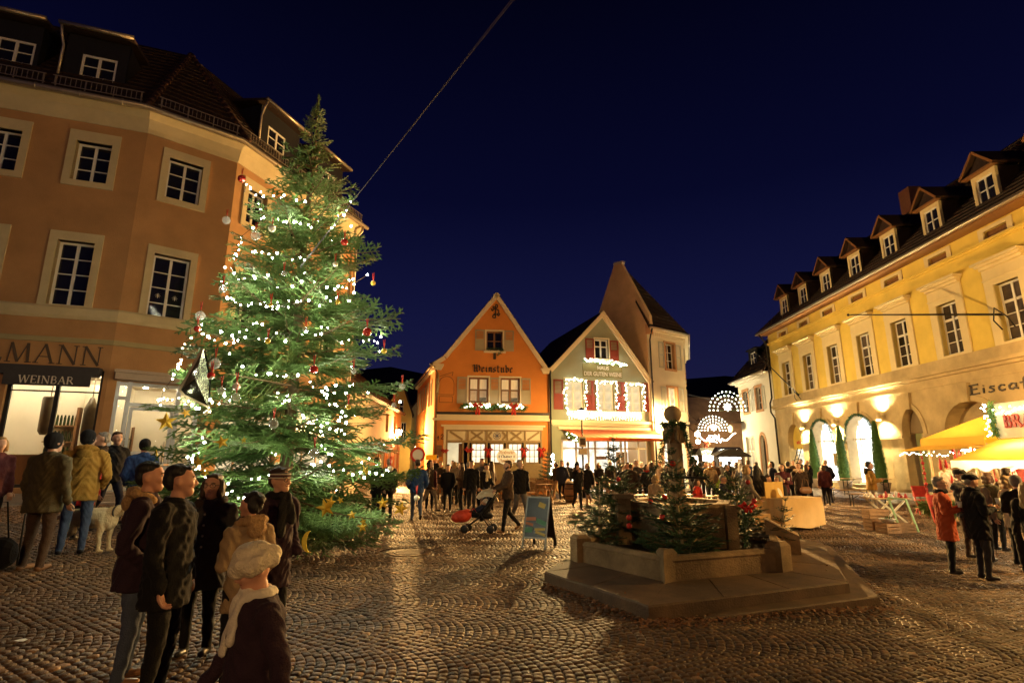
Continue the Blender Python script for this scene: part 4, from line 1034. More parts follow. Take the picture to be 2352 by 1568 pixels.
# ------------------------------------------------------------ green wine house
FG = Fr(2.10, 30.49, 16)
def green_house():
 B = thing('green_house', 'sage green gabled wine shop with oxblood shutters and an orange awning', 'building', FG.pt(3.2, 0, 0.1))
 gable = [(0.06, 0), (6.5, 0), (6.5, 6.5), (3.5, 10.4), (0.06, 6.85)]
 ws = [(1.55, 4.62, 1.15, 1.75), (3.5, 4.60, 1.15, 1.72), (5.35, 4.6, 1.05, 1.66)]
 w = MB(FG)
 w.wall(gable, [rect(s - a / 2, s + a / 2, z, z + h) for s, z, a, h in ws] + [rect(2.93, 3.83, 7.68, 8.88), rect(0.7, 6.1, 0.1, 2.95)], 0.2)
 w.build('wall', m_green, B)
 vb = MB(FG)
 for a, c in (((6.62, 6.42), (3.52, 10.62)), ((3.52, 10.62), (0.0, 6.92))):
  L = math.hypot(c[0] - a[0], c[1] - a[1]); nx, nz = (c[1] - a[1]) / L, -(c[0] - a[0]) / L
  for t0, t1, d in ((-0.0, -0.12, -0.2), (-0.12, -0.26, -0.13)):
   vb.slab([(a[0] + nx * t0, a[1] + nz * t0), (c[0] + nx * t0, c[1] + nz * t0), (c[0] + nx * t1, c[1] + nz * t1), (a[0] + nx * t1, a[1] + nz * t1)], d, 0.05)
 vb.build('verge_board', m_cream2, B)
 roof_plane(B, [FG.pt(-0.05, -0.15, 6.9), FG.pt(-0.05, 9, 6.9), FG.pt(3.52, 9, 10.62), FG.pt(3.52, -0.15, 10.62)], m_roof, courses=1, thick=0.08)
 roof_plane(B, [FG.pt(6.66, 9, 6.4), FG.pt(6.66, -0.15, 6.4), FG.pt(3.52, -0.15, 10.62), FG.pt(3.52, 9, 10.62)], m_roof, courses=1, thick=0.08)
 dp = MB(FG); dp.tube([(0.06, -0.08, 6.8), (0.06, -0.08, 0.2)], 0.05, 8); dp.tube([(6.45, -0.08, 6.5), (6.42, -0.08, 0.3)], 0.05, 8); dp.build('downpipe', m_iron, B)
 for s, z, a, h in ws:
  surround(B, FG, s, z - 0.02, a + 0.14, h + 0.12, a, h, z, m_cream2, 0.04, 0.12)
  window(B, FG, s, z, a, h, [(a / 2, 0.11)], [(0.55, 0.05), (1.12, 0.05)], m_cream2, m_room_warm, ft=0.09)
 for s in (0.27, 2.17, 4.12, 5.92): shutter(B, FG, s, 4.62, 0.58 if s < 5 else 0.42, 1.72, m_redshut)
 shutter(B, FG, 2.62, 4.62, 0.28, 1.72, m_redshut); shutter(B, FG, 4.55, 4.62, 0.26, 1.72, m_redshut)
 surround(B, FG, 3.38, 7.62, 1.02, 1.34, 0.9, 1.2, 7.68, m_cream2, 0.05, 0.14)
 window(B, FG, 3.38, 7.68, 0.9, 1.2, [(0.45, 0.1)], [(0.76, 0.07)], m_white, m_dark_glass, ft=0.08)
 shutter(B, FG, 2.33, 7.62, 0.55, 1.25, m_redshut); shutter(B, FG, 3.9, 7.58, 0.57, 1.25, m_redshut)
 sg = MB(FG); sg.slab(rect(2.1, 4.64, 6.56, 7.36), -0.06, -0.002); sign = sg.build('sign_board', m_signgreen, B)
 sans('HAUS', 0.22, 'lettering', m_ivory, B, FG.pt(3.02, -0.075, 7.02), FG.a, width=0.72)
 sans('DER GUTEN WEINE', 0.25, 'lettering', m_ivory, B, FG.pt(2.16, -0.075, 6.64), FG.a, width=2.42)
 lg = MB(FG); lg.slab(rect(0.08, 6.42, 3.86, 4.02), -0.16, 0); lg.slab(rect(0.12, 6.40, 3.76, 3.857), -0.09, 0); lg.build('ledge', m_cream2, B)
 dn = MB(FG)
 for k in range(70): dn.slab(rect(0.2 + k * 0.088, 0.245 + k * 0.088, 3.70, 3.757), -0.1, 0)
 dn.build('dentil_strip', m_cream2, B)['kind'] = 'stuff'
 # shop front
 fr_ = MB(FG)
 for s in (0.7, 1.55, 2.3, 2.72, 3.55, 4.35, 4.62, 5.45, 6.0): fr_.slab(rect(s, s + 0.09, 0.1, 2.95), 0.0, 0.1)
 fr_.slab(rect(0.7, 6.1, 2.86, 2.95), -0.004, 0.104); fr_.slab(rect(0.79, 6.0, 2.42, 2.50), 0.012, 0.088)
 fr_.build('shop_frame', m_cream2, B)
 b = MB(FG); b.slab(rect(0.6, 6.2, 0.1, 3.0), 1.6, 1.7); b.slab(rect(0.6, 6.2, 0.05, 0.1), 0.21, 1.6); b.slab(rect(0.6, 6.2, 3.0, 3.05), 0.21, 1.6); b.build('lit_shop_room', m_room_white, B)
 for nm, q, d0, d1 in (('shop_counter', rect(2.9, 4.4, 0.1, 1.1), 1.2, 1.5), ('wall_board', rect(4.8, 5.5, 1.2, 2.3), 1.4, 1.55), ('wine_rack', rect(0.9, 1.3, 0.1, 1.8), 1.2, 1.4)): MB(FG).slab(q, d0, d1).build(nm, m_wood, B)
 ps = MB(FG); ps.slab(rect(2.8, 3.5, 1.85, 2.02), 0.12, 0.13); ps.build('notice_strip', m_wood, B)
 # awning
 aw = MB(FG)
 zt, zf, d0, d1 = 3.56, 3.0, 0.0, -1.75
 a0, a1, b0, b1 = 0.62, 6.45, 1.15, 6.55
 n = 14
 for k in range(n):
  t0, t1 = k / n, (k + 1) / n
  aw.add([(a0 + (a1 - a0) * t0, d0, zt), (a0 + (a1 - a0) * t1, d0, zt), (b0 + (b1 - b0) * t1, d1, zf), (b0 + (b1 - b0) * t0, d1, zf),
    (a0 + (a1 - a0) * (t0 + t1) / 2, d0, zt - .005), (b0 + (b1 - b0) * (t0 + t1) / 2, d1, zf - 0.012)], [(0, 4, 5, 3), (4, 1, 2, 5)])
 aw.add([(b0, d1, zf), (b1, d1, zf), (b1, d1 - 0.02, zf - 0.17), (b0, d1 - 0.02, zf - 0.17)], [(0, 1, 2, 3)])
 o = aw.build('awning', m_orange_awn, B)
 so = MB(FG); so.slab(rect(0.5, 6.5, 3.5, 3.66), -0.14, 0.0); so.build('awning_cassette', m_cream2, o, off=B.location)
 ar = MB(FG)
 for s in (1.3, 6.2): ar.tube([(s, -0.1, 3.42), (s + 0.1, -0.9, 2.95), (s, -1.7, 2.96)], 0.03, 6)
 ar.build('awning_arm', m_white, o, off=B.location)
green_house()
def green_decor():
 r_ = random.Random(2)
 t = thing('light_garland', 'bright fairy light garland above the lettering of the green house', 'garland', FG.pt(3.4, -0.3, 7.45))
 b = MB(); garland(b, [FG.pt(2.1 + 0.27 * k, -0.2, 7.52 - 0.02 * k + 0.05 * math.sin(k)) for k in range(11)], 0.15, 1, 220); b.build('fir_sprays', m_needle, t)['kind'] = 'stuff'
 bulbs_at(t, [FG.pt(2.1 + 2.7 * i / 54, -0.34 - 0.06 * r_.random(), 7.52 - 0.2 * i / 54 + r_.gauss(0, 0.07)) for i in range(55)], 0.03, m_led)
 for i, (s, z0, hw, zt) in enumerate(((1.55, 4.62, 0.62, 6.32), (3.5, 4.6, 0.62, 6.28), (5.35, 4.6, 0.57, 6.2))):
  t = thing('light_garland', 'fairy light garland framing the %s window on the first floor of the green house' % ('left', 'middle', 'right')[i], 'garland', FG.pt(s, -0.2, 5.5), 0, 'garlands round the green house windows')
  path = [(s - hw, z0), (s - hw, zt), (s + hw, zt), (s + hw, z0)]
  b = MB(); garland(b, [FG.pt(x, -0.12, z) for x, z in path], 0.13, 20 + i, 150); b.build('fir_sprays', m_needle, t)['kind'] = 'stuff'
  pts = []
  for k in range(46):
   f = k / 46 * (2 * (zt - z0) + 2 * hw)
   if f < zt - z0: x, z = s - hw, z0 + f
   elif f < zt - z0 + 2 * hw: x, z = s - hw + f - (zt - z0), zt
   else: x, z = s + hw, zt - (f - (zt - z0) - 2 * hw)
   pts.append(FG.pt(x + r_.gauss(0, 0.06), -0.24, z + r_.gauss(0, 0.05)))
  bulbs_at(t, pts, 0.03, m_led)
 t = thing('icicle_lights', 'curtain of icicle lights hanging below the first floor windows of the green house', 'icicle lights', FG.pt(3.4, -0.2, 4.5))
 wire = MB(FG); wire.tube([(1.0, -0.2, 4.58), (5.75, -0.2, 4.56)], 0.008, 5)
 pts = []
 for k in range(58):
  s = 1.03 + k * 0.081; L = 0.25 + 0.28 * abs(math.sin(k * 1.7))
  wire.tube([(s, -0.2, 4.57), (s, -0.2, 4.57 - L)], 0.004, 4)
  for j in range(5): pts.append(FG.pt(s + r_.gauss(0, 0.015), -0.21, 4.55 - L * (j + 0.4) / 5))
 wire.build('wire', m_white, t)
 bulbs_at(t, pts, 0.022, m_led2)
 t = thing('light_garland', 'short lit fir garland hanging from the left end of the orange awning', 'garland', FG.pt(1.1, -1.6, 3.1))
 b = MB(); gp = [FG.pt(0.7, -0.8, 3.3), FG.pt(0.95, -1.3, 2.95), FG.pt(1.15, -1.8, 2.75)]; garland(b, gp, 0.18, 3, 260); b.build('fir_sprays', m_needle, t)['kind'] = 'stuff'
 bulbs_at(t, [tuple(Vector(gp[0]).lerp(Vector(gp[2]), r_.random()) + Vector((r_.gauss(0, .08), r_.gauss(0, .08) - .1, r_.gauss(0, .08)))) for k in range(12)], 0.025, m_led)
green_decor()
# ------------------------------------------------------------ tall white house with the steep gable
def white_house():
 F1 = Fr(8.28, 32.1, 36); L1 = 3.5
 c2 = F1.pt(L1, 0, 0); F2 = Fr(c2[0], c2[1], 72)
 FGb = Fr(*F1.pt(0, 0, 0)[:2], 128)
 B = thing('white_house', 'tall ivory house with a steep tan gable and dentil cornice', 'building', F1.pt(2, 0, 0))
 w = MB(F1)
 w.wall(rect(0, L1, 0, 9.5), [rect(1.65, 2.5, 7.4, 9.0), rect(1.65, 2.5, 4.75, 6.2), arch(0.9, 3.1, 0.15, 2.2, 3.3)], 0.25)
 w.fr = F2
 w.wall(rect(0, 8.5, 0, 9.5), [rect(c - 0.4, c + 0.4, z, z + 1.5) for c in (1.4, 3.8, 6.4) for z in (7.4, 4.7)], 0.2)
 w.build('wall', m_ivory_wall, B)
 g = MB(FGb); g.slab([(0, 0), (0, 9.4), (-0.28, 9.9), (-0.25, 10.5), (1.75, 14.45), (2.35, 14.55), (4.7, 9.9), (4.9, 0)], 0.02, -0.25); g.build('gable_wall', m_gable, B)
 cw = MB(FGb); cw.slab([(1.7, 14.42), (1.7, 14.62), (2.4, 14.68), (2.4, 14.5)], 0.04, -0.3)
 cw.build('gable_coping', m_hood, B)
 e1, e2, e3 = F1.pt(-0.1, -0.35, 9.75), (lambda p, q: ((p[0] + q[0]) / 2, (p[1] + q[1]) / 2, 9.75))(F1.pt(L1 + 0.2, -0.35, 0), F2.pt(-0.2, -0.35, 0)), F2.pt(8.6, -0.35, 9.75)
 r1 = FGb.pt(2.05, -0.1, 14.3); r2 = (r1[0] + 0.5, r1[1] + 0.45, 14.3)
 roof_plane(B, [e1, e2, r2, r1], m_roof, courses=1)
 roof_plane(B, [e2, e3, (r2[0] + 4, r2[1] + 8, 14.0), r2], m_roof, courses=1)
 roof_plane(B, [FGb.pt(4.8, 0, 9.7), r1, r2, FGb.pt(5.0, -9, 9.7)], m_roof)
 for fr, L in ((F1, L1), (F2, 8.5)):
  c = MB(fr); c.slab(rect(-0.02, L + 0.05, 9.5, 9.6), -0.18, 0.0); c.slab(rect(-0.02, L + 0.1, 9.6, 9.72), -0.33, 0.0); c.build('cornice', m_ivory_wall, B)
  d = MB(fr)
  for k in range(int(L / 0.2)): d.slab(rect(0.1 + k * 0.2, 0.2 + k * 0.2, 9.32, 9.5), -0.13, 0.0)
  d.build('dentil_strip', m_ivory_wall, B)['kind'] = 'stuff'
  gt = MB(fr); gt.tube([(-0.15, -0.4, 9.72), (L + 0.15, -0.4, 9.72)], 0.07, 8); gt.build('gutter', m_zinc, B)
 dp = MB(F1); dp.tube([(0.05, -0.38, 9.66), (0.1, -0.2, 9.3), (0.12, -0.1, 9.0), (0.12, -0.1, 0.2)], 0.05, 8); dp.build('downpipe', m_iron, B)
 qn = MB(FGb)
 for k in range(4): qn.slab(rect(-0.28, 0.05, 9.35 + k * 0.16, 9.5 + k * 0.16), 0.06, -0.25)
 qn.build('kneeler', m_sand, B)
 for z, h, m in ((7.4, 1.6, m_dark_glass), (4.75, 1.45, m_room_warm)):
  surround(B, F1, 2.07, z - 0.14, 1.15, h + 0.26, 0.85, h, z, m_sand, 0.06, 0.14)
  window(B, F1, 2.07, z, 0.85, h, [(0.42, 0.07)], [(h / 3, 0.04), (2 * h / 3, 0.04)], m_white, m)
  shutter(B, F1, 0.98, z - 0.02, 0.5, h + 0.05, m_greyshut, True); shutter(B, F1, 2.68, z - 0.02, 0.5, h + 0.05, m_greyshut, True)
 for c in (1.4, 3.8, 6.4):
  for z in (7.4, 4.7):
   surround(B, F2, c, z - 0.12, 1.1, 1.74, 0.8, 1.5, z, m_sand, 0.06, 0.14)
   window(B, F2, c, z, 0.8, 1.5, [(0.4, 0.07)], [(0.5, 0.04), (1.0, 0.04)], m_white, m_dark_glass)
   shutter(B, F2, c - 1.05, z, 0.48, 1.5, m_greyshut, True); shutter(B, F2, c + 0.57, z, 0.48, 1.5, m_greyshut, True)
 al = MB(F1); al.slab(arch(0.95, 3.05, 0.2, 2.2, 3.25), 0.2, 0.25); al.build('lit_arch_window', m_room_shop, B)
 ar = MB(F1)
 a0, a1 = arch(0.72, 3.28, 0.15, 2.2, 3.5), arch(0.9, 3.1, 0.15, 2.2, 3.3)
 for i in range(len(a0) - 1): ar.slab([a1[i], a0[i], a0[i + 1], a1[i + 1]], -0.06, 0.02)
 ar.build('arch_surround', m_sand, B)
 st = MB(F1); st.slab(rect(0.0, L1, 4.02, 4.12), -0.1, 0); st.build('string_course', m_ivory_wall, B)
 # lantern on an iron arm
 p = F1.pt(0.75, -0.75, 4.35)
 t = thing('wall_lantern', 'glowing lantern on an iron arm on the corner of the tall white house', 'wall lamp', p)
 b = MB(F1); b.tube([(0.75, 0, 4.75), (0.75, -0.4, 4.85), (0.75, -0.75, 4.72), (0.75, -0.75, 4.55)], 0.022, 6); b.lathe([(0.2, 0), (0.04, 0.16)], 8, (0.75, -0.75, 4.5)); b.build('lamp_arm', m_iron, t)
 b = MB(); b.lathe([(0.09, -0.14), (0.15, 0.12)], 10, p); b.build('lamp_glass', m_lamp_w, t)
 return t, p
WL, WLP = white_house()
def throw(parent, loc, power, aim=None, cone=150, col=(1.0, 0.54, 0.165), r=0.12):
 """the light a street lantern throws: all round, or into the square from a shielded head"""
 d = bpy.data.lights.new('lamp_light', 'SPOT' if aim else 'POINT')
 d.energy = power; d.color = col; d.shadow_soft_size = r
 if aim: d.spot_size = RAD(cone); d.spot_blend = 0.35
 o = bpy.data.objects.new('lamp_light', d); COL.objects.link(o); o.parent = parent
 o.location = Vector(loc) - parent.location
 if aim: o.rotation_euler = Vector(aim).to_track_quat('-Z', 'Y').to_euler()
# ------------------------------------------------------------ long yellow building on the right
FY = Fr(18.05, 37.0, 269)
def yy(y): return 37.0 - y
def yellow_house():
 B = thing('yellow_building', 'long yellow building with a sandstone arcade, hooded windows and a row of dormers', 'building', FY.pt(8, 0, 0.4))
 L = 31.0
 wc = [yy(y) for y in (34.8, 32.1, 29.4, 26.65, 24.0, 21.15, 18.35, 15.6, 12.85)]
 arches = [(yy(35.6), yy(33.8)), (yy(32.65), yy(30.3)), (yy(29.17), yy(26.72)), (yy(24.82), yy(23.5)), (yy(22.3), yy(19.6)), (yy(18.6), yy(16.4))]
 up = MB(FY)
 up.wall(rect(0, L, 5.2, 10.5), [rect(c - 0.52, c + 0.52, 5.96, 8.08) for c in wc] + [rect(c - 0.5, c + 0.5, 9.86, 10.16) for c in wc], 0.2)
 up.box(0, L, 8, 8.1, 0, 10.5); up.build('wall', m_yellow, B)
 lo = MB(FY)
 lo.wall(rect(0, L, -0.4, 5.2), [arch(a, c, 0.45, 2.86, 4.06) for a, c in arches], 0.55, d=-0.02)
 lo.fr = Fr(18.05, 37.0, 359)
 lo.box(0, 8, -0.1, 0.0, -0.4, 10.5)
 lo.build('arcade_wall', m_ystone, B)
 fz = MB(FY)
 fz.slab(rect(-0.03, L, 5.42, 5.86), -0.1, 0.0); fz.build('frieze', m_ystone, B)
 lg = MB(FY); lg.slab(rect(-0.1, L, 5.28, 5.417), -0.30, -0.02); lg.slab(rect(-0.05, L, 5.16, 5.277), -0.16, -0.02); lg.slab(rect(-0.05, L, 4.80, 4.86), -0.07, -0.021); lg.build('ledge', m_ystone, B)
 # masonry courses left standing proud between the joints
 bl = MB(FY).slab(rect(0.0, 0.94, 0.0, 0.44), -0.035, -0.0205)
 me = None
 zs = [0.5, 0.95, 1.4, 1.85, 2.3]
 spans = [(0.0, arches[0][0])] + [(arches[i][1], arches[i + 1][0]) for i in range(5)]
 r_ = random.Random(11)
 for (a, c) in spans:
  if c - a < 0.4: continue
  for z in zs:
   n = max(1, round((c - a) / 0.95)); off = 0.0
   for k in range(n):
    w = (c - a) / n
    MB(FY).slab(rect(a + k * w + 0.008, a + (k + 1) * w - 0.008, z + 0.008, z + 0.442), -0.034 - r_.uniform(0, 0.006), -0.0205).build('stone_block', m_ystone, B)
 for (a, c) in spans[1:]:
  for (x0, x1) in ((a - 0.02, min(c, a + 0.9)), (max(a, c - 0.9), c + 0.02)) if c - a > 2 else ((a - 0.04, c + 0.04),):
   MB(FY).slab(rect(x0, x1, 2.78, 2.9), -0.12, 0.0).build('impost', m_ystone, B)
 for i, (a, c) in enumerate(arches):
  ar = MB(FY); o_, i_ = arch(a - 0.22, c + 0.22, 2.86, 2.87, 4.28, 12)[1:-1], arch(a, c, 2.86, 2.87, 4.06, 12)[1:-1]
  for k in range(len(o_) - 1): ar.slab([i_[k], o_[k], o_[k + 1], i_[k + 1]], -0.06, -0.021)
  ar.build('arch_ring', m_ystone, B)
  m = (a + c) / 2
  k = MB(FY); k.slab([(m - 0.16, 4.02), (m + 0.16, 4.02), (m + 0.24, 4.74), (m - 0.24, 4.74)], -0.14, -0.02); k.build('keystone', m_ystone, B)
 # behind the arches
 def fill(i, m, z1=4.2, d=0.5, z0=0.3):
  a, c = arches[i]; b = MB(FY); b.slab(rect(a - 0.1, c + 0.1, z0, z1), d, d + 0.05); return b.build('arch_infill', m, B)
 a, c = arches[0]; fill(0, m_room_shop, 2.6)
 b = MB(FY); b.slab(rect(a, c, 2.5, 4.1), 0.3, 0.45); b.build('blind_panel', m_yellow, B)
 lf = MB(FY)
 for q in ((1.72, 3.28, 1.82, 3.55), (1.8, 3.25, 1.8, 3.6), (1.9, 3.28, 1.82, 3.5), (1.95, 3.22, 2.05, 3.42)): seg(lf, None, (a + q[0] - 0.5, q[1]), (a + q[2] - 0.5, q[3]), 0.05, 0.28, 0.3)
 lf.build('leaf_emblem', m_letter, B)
 rl = MB(FY)
 for k in range(6): rl.slab(rect(a + 0.45 + k * 0.19, a + 0.58 + k * 0.19, 2.82, 2.98 + 0.04 * (k % 2)), 0.285, 0.3)
 rl.build('red_sign_lettering', m_redbow, B)
 for i in (1, 2):
  a, c = arches[i]; fill(i, room_mat('bright_gallery', (1.0, 0.98, 0.90), 4.5, 0.8, 0.3))
  fm = MB(FY)
  for s in (a + 0.5, c - 0.55): fm.slab(rect(s, s + 0.06, 0.6, 4.0), 0.36, 0.42)
  fm.slab(rect(a, c, 2.85, 2.92), 0.36, 0.42); fm.slab(rect(a, c, 0.62, 0.7), 0.36, 0.42)
  fm.build('gallery_window_frame', m_white, B)
  st = MB(FY); st.slab(rect(a - 0.2, c + 0.2, 0.2, 0.46), -0.85, 0); st.slab(rect(a - 0.05, c + 0.05, 0.46, 0.62), -0.45, 0.3); st.build('entrance_steps', m_ystone, B)
  pc = MB(FY); pc.slab(rect(c - 1.2, c - 0.65, 1.5, 2.2), 0.45, 0.48); pc.build('picture', m_beech, B)
 a, c = arches[3]; fill(3, m_dark_fill, 2.98, 1.4); b = MB(FY); b.slab(rect(a, c, 2.98, 4.1), 0.3, 0.4); b.build('lunette', mat('umber_plaster', (0.22, 0.16, 0.09), 0.9, 0.1), B)  # dark sheet across the arch stands in for the shade of the passage
 a, c = arches[4]; fill(4, mat('sand_plaster', (0.46, 0.36, 0.20), 0.9, 0.15, 4), 4.2)
 fill(5, m_room_warm, 4.2)
 for k, ch in enumerate('Eiscafe'):
  tx = MB(FY); x = yy(20.75) + (0, .56, .84, 1.26, 1.68, 2.16, 2.56)[k]; glyphs(tx, ch, SCRIPT, x, x + SCRIPT[ch][0] * 0.95, 4.26, 0.36, 0.055, -0.06, -0.022); tx.build('letter', m_letter, B)
 # windows of the upper floor
 for i, s in enumerate(wc):
  sb = MB(FY); sb.wall(rect(s - 0.88, s + 0.88, 5.865, 8.72), [rect(s - 0.52, s + 0.52, 5.96, 8.08)], 0.22, 0, None, -0.06); sb.build('window_surround', m_ytrim, B)
  hd = MB(FY); hd.slab(rect(s - 1.0, s + 1.0, 8.93, 9.02), -0.36, 0); hd.slab(rect(s - 0.94, s + 0.94, 8.84, 8.927), -0.26, 0); hd.slab(rect(s - 0.88, s + 0.88, 8.725, 8.837), -0.15, 0); hd.slab(rect(s - 0.9, s + 0.9, 8.3, 8.35), -0.085, -0.061); hd.build('window_hood', m_ytrim, B)
  window(B, FY, s, 5.96, 1.04, 2.12, [(0.52, 0.09)], [(0.52, 0.035), (0.98, 0.035), (1.45, 0.10)], m_white, mat('dusky_glass', (0.07, 0.055, 0.045), 0.12, 0.5, 2.0, rnd=0.9), rec=0.17, ft=0.07)
  v = MB(FY); v.wall(rect(s - 0.72, s + 0.72, 9.82, 10.3), [rect(s - 0.5, s + 0.5, 9.86, 10.16)], 0.1, d=-0.05); v.build('vent_frame', m_ytrim, B)
  vp = MB(FY); vp.slab(rect(s - 0.5, s + 0.5, 9.86, 10.16), 0.1, 0.12); vp.slab(rect(s - 0.45, s + 0.45, 9.98, 10.03), 0.06, 0.1); vp.build('vent_panel', m_brownwood, B)
 mc = MB(FY); mc.slab(rect(-0.05, L, 9.72, 9.8), -0.14, 0); mc.slab(rect(-0.03, L, 9.64, 9.717), -0.07, 0); mc.build('moulding', m_yellow, B)
 ev = MB(FY); ev.slab([(-0.2, 10.38), (L, 10.38), (L, 10.5), (-0.2, 10.5)], -0.62, 0.0); ev.build('eave_soffit', m_brownwood, B)
 gt = MB(FY); gt.tube([(-0.3, -0.68, 10.5), (L, -0.68, 10.5)], 0.08, 8); gt.build('gutter', m_zinc, B)
 dp = MB(FY); dp.tube([(0.1, -0.66, 10.45), (0.12, -0.35, 10.0), (0.12, -0.2, 9.6), (0.12, -0.2, 6.0), (0.12, -0.36, 5.6), (0.12, -0.36, 5.0), (0.12, -0.14, 4.6), (0.12, -0.13, 0.5)], 0.06, 8); dp.build('downpipe', m_iron, B)
 P = lambda s, d, z: FY.pt(s, d, z)
 roof_plane(B, [P(-0.3, -0.7, 10.55), P(L, -0.7, 10.55), P(L, 3.9, 15.2), P(3.0, 3.9, 15.2)], m_roof, courses=1, step=0.4)
 roof_plane(B, [P(-0.3, -0.7, 10.55), P(3.0, 3.9, 15.2), P(3.0, 4.1, 15.2), P(-0.3, 8.7, 10.55)], m_roof)
 ch = MB(FY); ch.slab(rect(9.5, 10.3, 14.6, 16.3), 3.6, 4.3); ch.build('chimney', mat('brick_chimney', (0.22, 0.09, 0.05), 0.9, 0.2, 8), B)
 for i, y in enumerate((34.0, 31.6, 29.05, 26.35, 23.7, 21.0, 18.3, 15.6, 12.9)):
  s = yy(y)
  b = MB(FY); d0 = -0.12
  b.wall([(s - 0.52, 11.0), (s + 0.52, 11.0), (s + 0.52, 12.32), (s - 0.52, 12.32)], [rect(s - 0.38, s + 0.38, 11.12, 12.15)], 0.12, d=d0)
  fm = b.build('dormer_front', m_ytrim, B)
  b = MB(FY)
  b.add([(s - 0.52, d0 + 0.01, 11.0), (s - 0.52, 1.6, 12.32), (s - 0.52, d0 + 0.01, 12.32)], [(0, 1, 2)]); b.add([(s + 0.52, d0 + 0.01, 11.0), (s + 0.52, 1.6, 12.32), (s + 0.52, d0 + 0.01, 12.32)], [(0, 2, 1)])
  b.slab([(s - 0.62, 12.36), (s + 0.62, 12.36), (s, 13.02)], d0 - 0.05, 0.3)
  b.build('dormer_cheek', m_roof, fm, off=B.location)
  rf = MB(FY)
  for sg in (-1, 1):
   q = [(s + sg * 0.76, d0 - 0.25, 12.3), (s, d0 - 0.25, 13.12), (s, 2.6, 13.12), (s + sg * 0.76, 1.8, 12.3)]
   rf.add(q + [(x, d, z + 0.09) for x, d, z in q], [(0, 1, 2, 3), (4, 7, 6, 5), (0, 4, 5, 1), (0, 3, 7, 4), (2, 6, 7, 3), (1, 5, 6, 2)])
  rf.build('dormer_roof', m_roof, fm, off=B.location)
  vb = MB(FY); vb.slab(rect(s - 0.7, s + 0.7, 12.3, 12.37), d0 - 0.22, d0 - 0.01); seg(vb, None, (s - 0.74, 12.34), (s, 13.14), 0.09, d0 - 0.27, d0 - 0.245); seg(vb, None, (s + 0.74, 12.34), (s, 13.14), 0.09, d0 - 0.27, d0 - 0.245)
  vb.build('dormer_trim', m_brownwood, fm, off=B.location)
  window(B, FY, s, 11.12, 0.76, 1.03, [(0.38, 0.06)], [(0.52, 0.04)], m_white, m_dark_glass, rec=d0 + 0.06, ft=0.06)
 return B
yellow_house()
